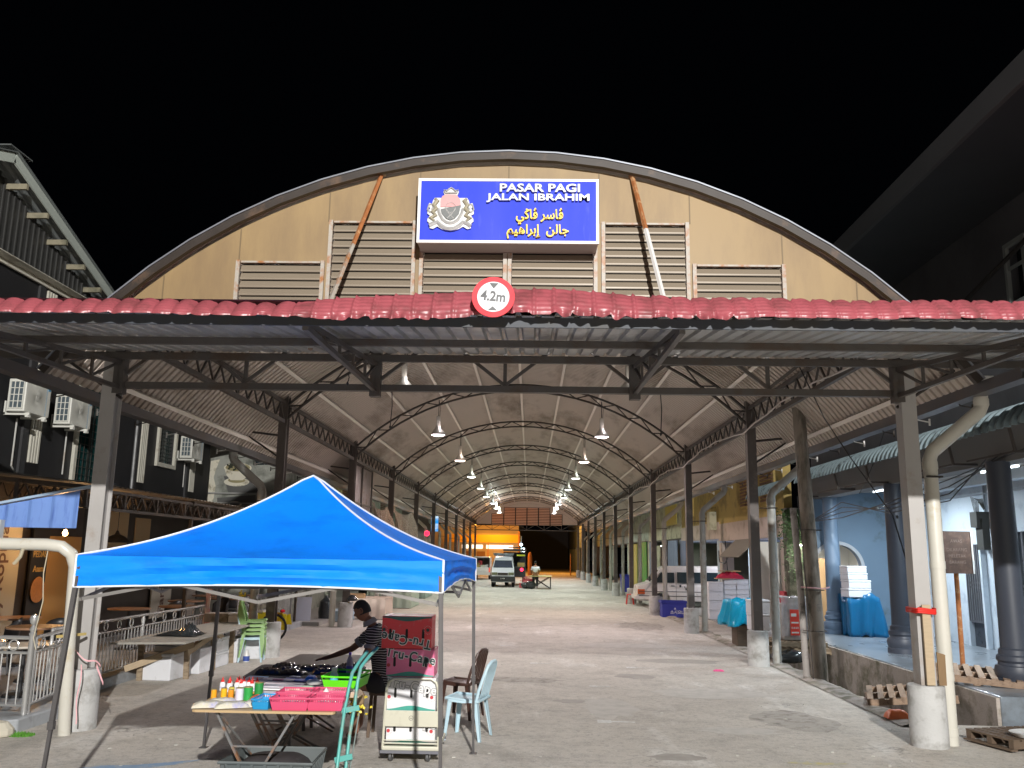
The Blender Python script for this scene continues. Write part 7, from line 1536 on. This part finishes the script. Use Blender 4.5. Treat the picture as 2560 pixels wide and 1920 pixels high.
CYT = mat('cyan_tarp', (.0, .4, .66), .35, 0, .1, 6, coat=.2); BLT = mat('blue_tarp', (.0, .12, .28), .35, 0, .15, 5, coat=.2)
def tarp(lab, loc, w_, d, h, m_, seed, zb=0, lean=0):
    t = thing('tarpaulin', lab, 'tarpaulin', loc, 'blue tarpaulins at the right'); c = MB()
    def fn(u, v):
        a = u*6.2832; k = v
        rr = 1 if k > .5 else k*2; hh = h if k <= .5 else h*(1-(k-.5)*2)
        ca, sa = math.cos(a), math.sin(a); q = max(abs(ca), abs(sa))
        wr = 1+(.16*math.sin(u*44+seed+k*3)+.1*math.sin(u*82+k*9+seed))*(k-.25 if k > .25 else 0)
        return (ca/q*w_/2*rr*wr*(1+.12*(k-.5) if k > .5 else 1)+lean*(k-.5), sa/q*d/2*rr*wr, zb+hh*(1+.08*math.sin(a*2+seed)*(1 if k < .6 else .2))+.035*math.sin(u*31+k*17)+.02*math.sin(u*63))
    c.grid(fn, 72, 16); c.build('sheet', m_, t, smooth='full', solid=.004); return t
tarp('bright cyan tarpaulin covering crates between the second and third right posts', (5.22, 21.9, .0), .85, .9, .55, CYT, 1, .5, -.1)
t = thing('crate', 'dark timber crate under the cyan tarpaulin', 'crate', (5.25, 21.9, -.4)); c = MB(); c.bx(-.3, .35, -.3, .3, .3, .92); c.bx(-.1, .1, -.5, .5, 0, .3); c.build('crate_body', WOODD, t, bevel=.01)
tarp('darker blue tarpaulin draped over goods under the foam boxes by the blue arch', (7.72, 21.2, .35), .72, .7, .88, BLT, 4, .0, .12)
for i, (x, w_, h, lab) in enumerate(((7.61, .54, .2, 'foam box lying directly on the dark blue tarpaulin'), (7.62, .53, .19, 'second foam box above the dark blue tarpaulin'), (7.58, .47, .16, 'third foam box above the dark blue tarpaulin'), (7.57, .46, .16, 'topmost foam box of the pile before the blue arch'))): foam(lab, x, 21.05, 1.235+(0, .2, .39, .55)[i], w_, .42, h, .1, 'foam boxes on the dark blue tarpaulin')
# pallets
def pallet(lab, loc, rot, w_=1.1, d=1.0, m_=WOOD):
    t = thing('pallet', lab, 'pallet', loc, 'timber pallets at the right'); t.rotation_euler = rot
    c = MB()
    for i in range(8): x = -w_/2+i*w_/7.6; c.bx(x, x+.085, -d/2, d/2, .1, .12)
    c.build('top_boards', m_, t); c = MB()
    for y in (-d/2+.04, 0, d/2-.04): c.bx(-w_/2, w_/2+.05, y-.035, y+.035, .02, .098)
    c.build('bearers', m_, t); c = MB()
    for x in (-w_/2, 0, w_/2): c.bx(x-.04, x+.05, -d/2, d/2, 0, .018)
    c.build('bottom_boards', m_, t); return t
PAL = mat('pallet_brown', (.33, .23, .16), .8, 0, .2, 6, stretch=(6, 1, 6), dirt=(.18, .12, .08), dirt_amt=.3)
pallet('broken brown pallet laid over the drain left of the near right pedestal', (5.72, 13.9, .06), (.0, -.12, -.35), 1.15, 1.5, PAL); pallet('tilted brown pallet behind the near right pipe', (6.62, 13.7, .38), (.04, .05, -.4), 1.2, 1.2, PAL)
pallet('grey brown pallet under the wrapped goods by the second right post', (5.5, 19.2, .3), (0, 0, .1), 1.1, 1.0, WOOD); pallet('lower pallet of the pair under the wrapped goods', (5.6, 19.2, .17), (0, 0, -.08), 1.25, 1.05, WOOD); pallet('dark pallet at the lower right corner of the photo', (5.75, 10.9, .02), (0, .0, .3), .9, .7, WOODD)
t = thing('white_tray', 'shallow white tray on the pallet at the lower right corner', 'tray', (5.8, 10.6, .15)); c = MB(); c.lathe([(.01, 0), (.26, 0), (.32, .05), (.3, .05), (.01, .012)], (0, 0, 0), 20, 1, .7); c.build('tray_body', WHITE, t, smooth=True)
# wrapped goods with a red poster
FILM = mat('plastic_film', (.55, .53, .55), .15, 0, .3, 8, alpha=.6)
t = thing('wrapped_stack', 'stack of crates wrapped in clear film with a red printed sheet', 'wrapped goods', (5.55, 19.2, .43)); c = MB(); c.bx(-.25, .1, -.3, .3, 0, .72); c.build('carton_stack', mat('greyish_carton', (.36, .33, .3), .7, 0, .2, 4), t, bevel=.01); c = MB()
for i in range(3): c.bx(.14, .5, -.28, .3, .02+i*.24, .24+i*.24)
c.build('grey_crates', mat('crate_blue_grey', (.22, .25, .28), .5, 0, .1, 4), t, bevel=.01); c = MB(); c.grid(lambda u, v: (-.3+.85*u, -.33-.02*math.sin(u*23+v*5), .86-.8*v+.02*math.sin(u*15)), 20, 10); c.grid(lambda u, v: (-.3+.85*u, -.33+.62*v, .86+.03*math.sin(u*11)*math.sin(v*9)), 20, 10); c.build('film', FILM, t, smooth='full')
c = MB(); c.bx(-.13, .06, -.365, -.36, .1, .62); ps = c.build('red_sheet', mat('poster_red', (.7, .05, .03), .5, 0, .05, 5), t); c = MB(); c.bx(-.11, .0, -.369, -.366, .48, .54); c.bx(-.11, .04, -.369, -.366, .34, .37); v, f = txt('03-60-2872', .05, .002, .001, .65); c.add(v, f, frame((-.035, -.368, .25), (1, 0, 0), (0, 0, 1))); c.bx(-.11, .04, -.369, -.366, .14, .17); c.build('sheet_print', GLW, ps)
foam('foam box behind the wrapped goods at the second right post', 5.0, 19.8, .55, .4, .4, .35, 0, 'foam boxes near the second right post'); foam('foam box on top of the one behind the wrapped goods', 5.0, 19.8, .9, .4, .4, .3, .1, 'foam boxes near the second right post')
# utility pole and companion pipe
up = thing('utility_pole', 'stained concrete utility pole leaning slightly beside the drain', 'utility pole', (5.1, 16.05, 0)); c = MB(); c.tube([(0, 0, -.2), (-.06, .05, 2.4), (-.13, .1, 4.85)], [.142, .13, .112], 20); c.build('pole_shaft', mat('pole_concrete', (.25, .215, .18), .85, 0, .15, 3, dirt=(.06, .055, .04), dirt_amt=.45, dirt_scale=2.5, stretch=(2, 2, .5), bump=.2), up, smooth=True)
c = MB(); c.tube([(-.2, .12, 0), (-.235, .13, 1.6), (-.3, .14, 3.0)], .06, 12); c.build('side_pipe', mat('pipe_stained', (.38, .35, .33), .6, 0, .2, 3, dirt=(.1, .09, .08), dirt_amt=.4, dirt_scale=4), up, smooth=True)
c = MB()
for z in (.85, 1.55, 2.6): c.tube([(-.27, -.04, z), (-.1, -.16, z), (.1, -.14, z), (.12, 0, z), (0, .15, z)], .008, 5)
c.build('wire_tie', STEEL2, up); c = MB(); c.tube([(-.16, -.13, 0), (-.2, -.12, 1.5), (-.27, -.05, 3.2)], .007, 5); c.build('pole_cable', BLKP, up); c = MB(); c.tube([(-.28, -.05, 1.6), (-.1, -.175, 1.59), (.1, -.15, 1.58), (.22, -.05, 1.6)], .012, 6); c.build('pink_tie', RIB, up)
c = MB(); v, f = txt('LP5', .09, .003, .001); c.add(v, f, frame((-.02, -.155, 1.25), (0, 0, -1), (1, 0, 0))); c.build('stencil', mat('stencil_grey', (.2, .18, .16), .8, 0, 0), up)
t = thing('rubbish_bag', 'black rubbish bag lying by the drain near the utility pole', 'rubbish bag', (5.3, 18.6, 0)); c = MB(); c.grid(lambda u, v: (.3*math.cos(u*6.283)*math.sin(v*3.0+.07)**.7*(1+.16*math.sin(u*17+v*7)), .25*math.sin(u*6.283)*math.sin(v*3.0+.07)**.7*(1+.12*math.cos(u*13)), .24*(1-math.cos(v*3.14))*.5*(1+.15*math.sin(u*9))), 30, 14); c.build('bag', mat('black_film', (.03, .035, .038)), t, smooth='full')
t = thing('orange_bag', 'small orange plastic bag on the road left of the near right pedestal', 'plastic bag', (4.95, 12.35, .0)); t.location = (4.2, 11.7, 0); t.location = (4.93, 12.4, .02); pillow(.3, .2, .11, 3).build('bag', mat('bag_orange', (.85, .2, .06), .35, 0, .15, 12), t, smooth=True)
t = thing('pink_scrap', 'small bright pink scrap on the road before the second right pedestal', 'scrap', (3.55, 17.1, .003)); pillow(.2, .1, .03, 3).build('scrap', mat('scrap_pink', (.8, .1, .3), .5, 0, .1, 9), t, smooth=True)
# planks strapped to the near right post
t = thing('timber_prop', 'pale timber plank strapped upright against the near right post', 'plank', (4.62, 10.6, .69)); c = MB(); c.bx(-.045, .05, -.03, .0, 0, .9); c.build('plank', mat('pale_timber', (.45, .35, .23)), t, bevel=.004)
t = thing('timber_offcut', 'short brown board leaning right of the strapped plank', 'board', (4.76, 10.6, .69)); c = MB(); c.prism([(-.045, 0), (.04, 0), (.045, .34), (.02, .35), (-.02, .36), (-.05, .37)], frame((0, 0, 0), (1, 0, 0), (0, 0, 1)), .02); c.build('board', mat('brown_board', (.22, .14, .07), .8, 0, .2, 8, stretch=(6, 1, 1)), t)
t = thing('red_strap', 'bright red cloth strap round the near right post and plank', 'strap', (4.62, 10.62, 1.5)); c = MB()
for k in range(3): c.tube([(-.12, -.06, .02*k), (-.1, -.075, .02*k+.01), (.1, -.06, .018*k-.01), (.13, .0, .02*k), (.1, .25, .02*k), (-.1, .25, .02*k)], .014, 6, closed=True)
c.build('strap_band', mat('strap_red', (.75, .03, .02), .6, 0, .2, 12), t, smooth='full')
# standing notice board
nbd = thing('notice_board', 'weathered brown notice board on a rusty pole before the pale blue wall', 'notice board', (7.16, 15, .36)); nbd.scale = (1.154, 1.154, 1.02); c = MB(); c.bx(-.2, .19, 0, .03, 1.5, 2.18); c.build('board', mat('board_faded', (.1, .06, .045), .7, 0, .5, 7, dirt=(.2, .12, .09), dirt_amt=.4, dirt_scale=6), nbd); c = MB(); c.bx(.19, .215, -.01, .035, 1.5, 2.18); c.build('board_edge', WHITE, nbd); c = MB()
r_ = random.Random(2)
for z, s_ in ((2.02, 'AWAS'), (1.88, 'DILARANG'), (1.78, 'MELETAK'), (1.68, 'BARANG')): v, f = txt(s_, .075, .002, 0, .8); c.add(v, f, frame((-.02, -.003, z), (1, 0, 0), (0, 0, 1)))
c.build('faded_letters', mat('faded_print', (.3, .22, .18), .8, 0, .4, 30), nbd); c = MB(); c.tube([(-.04, .05, 0), (-.03, .05, 1.6)], .035, 8); c.build('pole', RUST, nbd)
# wires running from the pole to the near right post
t = thing('stay_wire', 'thin dark guy wire slanting down to the near right post', 'wire', (4.376, 13, 4.17)); c = MB(); c.tube([(-.3, .2, .9), (0, 0, 0), (.2, -.4, -.62), (.35, -1.4, -1.5), (.2, -2.3, -2.45)], .009, 5); c.lathe([(.001, 0), (.02, .02), (.001, .05)], (.37, -1.5, -1.55), 8); c.build('wire', BLKP, t)
t = thing('sagging_cables', 'bundle of black cables sagging across the grey building front', 'cables', (5.95, 14, 3.4)); far(t); c = MB()
for k in range(4): c.tube([(.25, -3+k*.3, .1), (.1, -1.2, -.15-.1*k), (.1, 1.0, -.35-.06*k), (.2, 3.5, -.5+.1*k), (.3, 5.8, -.5)], .009, 5)
c.tube([(.2, 1.2, .9), (.12, 1.4, .5), (.1, 1.9, .1), (.15, 2.4, -.1)], .008, 5); c.build('cable_bundle', BLKP, t)
t = thing('roof_cable', 'thick black cable crossing the grey wall above the canopy', 'cable', (5.9, 16, 5.2)); far(t); c = MB(); c.tube([(.3, 3, 0), (.25, 0, .12), (.2, -3, .3), (.15, -5.5, .75), (.1, -8, 1.3)], .03, 6); c.build('cable', BLACK, t)
t = thing('wall_insulator', 'white insulator fitting on the dark grey wall', 'insulator', (6.27, 17.1, 4.55)); far(t); c = MB(); c.tube([(0, 0, 0), (-.08, 0, .0), (-.08, -.12, 0), (0, -.12, 0)], .018, 6); c.lathe([(.001, 0), (.03, .0), (.03, .06), (.001, .07)], (-.06, .1, -.03), 8); c.build('fitting', WHITE, t)
# stools, wheelie bins, trishaw, panels on the left
t = thing('red_stool', 'red plastic stool at the nose of the white van', 'stool', (4.4, 39.4, 0)); c = MB(); c.bx(-.14, .14, -.14, .14, .42, .45); c.build('seat', REDP, t, bevel=.01)
for sx in (-1, 1):
    for sy in (-1, 1): c = MB(); c.bar((sx*.11, sy*.11, .42), (sx*.16, sy*.16, 0), .03, .02); c.build('leg', REDP, t)
t = thing('wheelie_bin', 'blue wheelie bin by the right posts beyond the white van', 'bin', (5.5, 51.5, 0)); c = MB(); c.add([(-.22, -.25, .05), (.22, -.25, .05), (.22, .22, .05), (-.22, .22, .05), (-.28, -.3, .95), (.28, -.3, .95), (.28, .3, .95), (-.28, .3, .95)], [(3, 2, 1, 0), (4, 5, 6, 7), (0, 1, 5, 4), (1, 2, 6, 5), (2, 3, 7, 6), (3, 0, 4, 7)]); c.build('bin_body', BNB, t, bevel=.02); c = MB(); c.bx(-.3, .3, -.34, .34, .96, 1.03); c.build('lid', BNB, t, bevel=.02)
ts_ = thing('trishaw', 'yellow flowered trishaw behind the second left post', 'trishaw', (-6.2, 21.3, 0)); YLW = mat('trishaw_yellow', (.75, .62, .02), .4, 0, .1, 4, dirt=(.55, .08, .02), dirt_amt=.12, dirt_scale=14)
c = MB(); c.bx(-.38, -.05, -.3, .3, .33, .62); c.add([(-.05, -.3, .35), (.45, -.25, .6), (.5, -.25, .35), (.42, -.25, .26), (.4, -.25, .56), (-.05, -.3, .66)][:3]+[(-.05, .3, .35), (.45, .25, .6), (.5, .25, .35)], [(0, 2, 1), (3, 4, 5), (0, 1, 4, 3)]); c.bx(-.05, .42, -.32, -.28, .52, .66); c.bx(.36, .5, -.32, -.27, .27, .63); c.build('side_panel', YLW, ts_)
for x in (.22,):
    c = MB(); c.tube([(x+.3*math.cos(a*.2618), -.33, .32+.3*math.sin(a*.2618)) for a in range(24)], .028, 8, closed=True); w_ = c.build('wheel', mat('tyre', (.015, .015, .016)), ts_, smooth='full'); c = MB()
    for a in range(18): c.tube([(x, -.33, .32), (x+.29*math.cos(a*.349), -.33, .32+.29*math.sin(a*.349))], .002, 3)
    c.build('spokes', CHROME, w_)
c = MB(); c.lathe([(.001, 0), (.05, .01), (.06, .05), (.001, .08)], (.42, -.33, .66), 12); c.build('rear_lamp', mat('lamp_red', (.7, .02, .04), .25, 0, 0), ts_); c = MB(); c.tube([(-.4, -.1, .6), (-.55, -.1, .95), (-.7, -.25, .9)], .015, 6); c.tube([(-.55, -.1, .95), (-.7, .15, .9)], .015, 6); c.bx(-.35, -.1, -.15, .15, .64, .7); c.build('handlebar', CHROME, ts_)
c = MB(); r_ = random.Random(8)
for i in range(60): a = r_.uniform(0, 6.28); p = Vector((-.6+r_.gauss(0, .05), -.2+r_.gauss(0, .05), .98+r_.gauss(0, .05))); c.add([p+Vector((math.cos(a), 0, math.sin(a)))*.03, p+Vector((-math.sin(a), .3, math.cos(a)))*.02, p-Vector((math.cos(a), 0, math.sin(a)))*.03, p-Vector((-math.sin(a), .3, math.cos(a)))*.02], [(0, 1, 2, 3)])
c.build('flowers', mat('flower_yellow', (.75, .6, .05)), ts_)
t = thing('blank_board', 'blank white panel leaning on the distant railing', 'panel', (-6.55, 25.9, 0)); c = MB(); c.prism([(-.24, 0), (.22, 0), (.23, .78), (-.19, .76)], frame((0, 0, 0), (1, 0, 0), (0, .08, 1)), .02); c.build('panel', mat('panel_white', (.6, .62, .72), .5, 0, .05, 3), t)
for x, y, w_, d, h, m_, lab in ((-5.2, 29.0, 1.3, 1.6, .62, mat('peach_cloth', (.6, .5, .42), .85, 0, .1, 6), 'low table under a peach cloth by the third left pedestal'), (-5.9, 27.6, .8, 1.2, .3, mat('pale_blue_cloth', (.4, .52, .6), .85, 0, .1, 6), 'low table under a pale blue cloth behind the white panel'), (-5.3, 35.2, 1.6, 2.6, .6, mat('mint_cloth', (.4, .5, .42), .85, 0, .1, 6), 'table under a mint green cloth farther along the left posts'), (-5.6, 43, 1.5, 3, .7, mat('grey_green_cloth', (.3, .38, .34), .85, 0, .1, 6), 'table under a grey green cloth far along the left posts')):
    t = thing('cloth_table', lab, 'covered table', (x, y, 0), 'cloth covered tables along the left posts'); c = MB()
    c.grid(lambda u, v: ((u-.5)*w_*1.02, -d/2-.03-.02*math.sin(u*30), h*(1-v)+.02), 30, 4); c.grid(lambda u, v: ((u-.5)*w_, (v-.5)*d, h+.02), 4, 4); c.grid(lambda u, v: (w_/2+.01+.02*math.sin(u*30), (u-.5)*d, h*(1-v)+.02), 30, 4); c.grid(lambda u, v: (-w_/2-.01-.02*math.sin(u*30), (u-.5)*d, h*(1-v)+.02), 30, 4); c.build('cloth', m_, t, smooth=True); c = MB(); c.bx(-w_/2+.05, w_/2-.05, -d/2+.05, d/2-.05, 0, .06); c.build('table_base', WOODD, t)
t = thing('carton', 'brown carton on the cloth table by the third left pedestal', 'carton', (-5.5, 28.5, .64)); c = MB(); c.bx(-.25, .25, -.15, .15, 0, .14); c.build('carton_body', mat('carton', (.42, .27, .14)), t, bevel=.01)
t = thing('black_sack', 'black sack standing behind the white panel', 'sack', (-6.15, 27.1, 0)); c = MB(); c.lathe([(.01, 0), (.22, .02), (.24, .3), (.2, .6), (.08, .7), (.05, .78)], (0, 0, .0), 16); c.build('sack_body', mat('black_film', (.03, .035, .038)), t, smooth=True)
t = thing('black_rag', 'black bag tied on top of the second left pedestal post', 'bag', (-4.98, 25.15, .72)); c = MB(); c.lathe([(.01, 0), (.14, .01), (.16, .08), (.08, .16), (.01, .18)], (0, 0, 0), 14, 1, .8); c.build('bag', mat('black_film', (.03, .035, .038)), t, smooth=True)
# lit screen and neon sign on the left
scn = thing('lit_screen', 'glowing sky blue advertising screen on the left side of the hall', 'screen', (-5.42, 50, 3.25)); c = MB(); c.bx(-.22, .22, .0, .12, 0, .9); c.build('screen_case', STEEL2, scn)
sm_ = bpy.data.materials.new('screen_glow'); sm_.use_nodes = True; nt = sm_.node_tree; b_ = nt.nodes['Principled BSDF']; tc = nt.nodes.new('ShaderNodeTexCoord'); nz = nt.nodes.new('ShaderNodeTexNoise'); nz.inputs['Scale'].default_value = 3; mp = nt.nodes.new('ShaderNodeMapping'); mp.inputs['Rotation'].default_value = (0, .6, 0); mp.inputs['Scale'].default_value = (.4, 1, 1.3); nt.links.new(tc.outputs['Object'], mp.inputs[0]); nt.links.new(mp.outputs[0], nz.inputs['Vector']); rp = nt.nodes.new('ShaderNodeValToRGB'); rp.color_ramp.elements[0].position = .42; rp.color_ramp.elements[0].color = (.01, .3, .8, 1); rp.color_ramp.elements[1].position = .6; rp.color_ramp.elements[1].color = (.6, .75, .9, 1); nt.links.new(nz.outputs['Fac'], rp.inputs[0]); nt.links.new(rp.outputs[0], b_.inputs['Emission Color']); b_.inputs['Emission Strength'].default_value = 1.1; b_.inputs['Base Color'].default_value = (0, 0, 0, 1)
c = MB(); c.bx(-.2, .2, -.012, -.002, .02, .88); c.build('screen_face', sm_, scn); c = MB(); c.tube([(.22, .06, .5), (.55, .06, .5)], .03, 6); c.build('screen_arm', STEEL2, scn)
ns = thing('neon_sign', 'small round red neon sign left of the glowing screen', 'sign', (-5.5, 47, 3.09)); NE = mat('neon_red', (.8, .02, .05), .4, 0, 0, emit=(1, .03, .08), estr=5)
c = MB(); c.tube([(.12*math.cos(a*.3), 0, .12*math.sin(a*.3)) for a in range(21)], .022, 6, closed=True); c.build('neon_ring', NE, ns); c = MB(); c.tube([(.05, 0, .04), (0, 0, .065), (-.055, 0, 0), (0, 0, -.06), (.05, 0, -.03), (.05, 0, 0), (.01, 0, 0)], .014, 6); c.build('neon_letter', NE, ns); c = MB(); c.lathe([(.001, 0), (.13, 0), (.13, .02), (.001, .02)], (0, 0, 0), 20, T=frame((0, .05, 0), (1, 0, 0), (0, 0, 1))); c.build('sign_back', mat('sign_back', (.1, .01, .01), .5, 0, 0), ns)
ls2 = thing('white_letter_sign', 'small white square sign with dark letters under the neon sign', 'sign', (-5.6, 47.2, 1.8)); c = MB(); c.bx(-.14, .14, 0, .03, 0, .36); c.build('sign_plate', mat('plate_lit', (.7, .7, .72), .5, 0, 0, emit=(.8, .85, 1), estr=.5), ls2); c = MB(); v, f = txt('SP', .16, .003, .003); c.add(v, f, frame((0, -.003, .26), (1, 0, 0), (0, 0, 1))); v, f = txt('BL', .16, .003, .003); c.add(v, f, frame((0, -.003, .1), (1, 0, 0), (0, 0, 1))); c.build('sign_letters', BLACK, ls2)
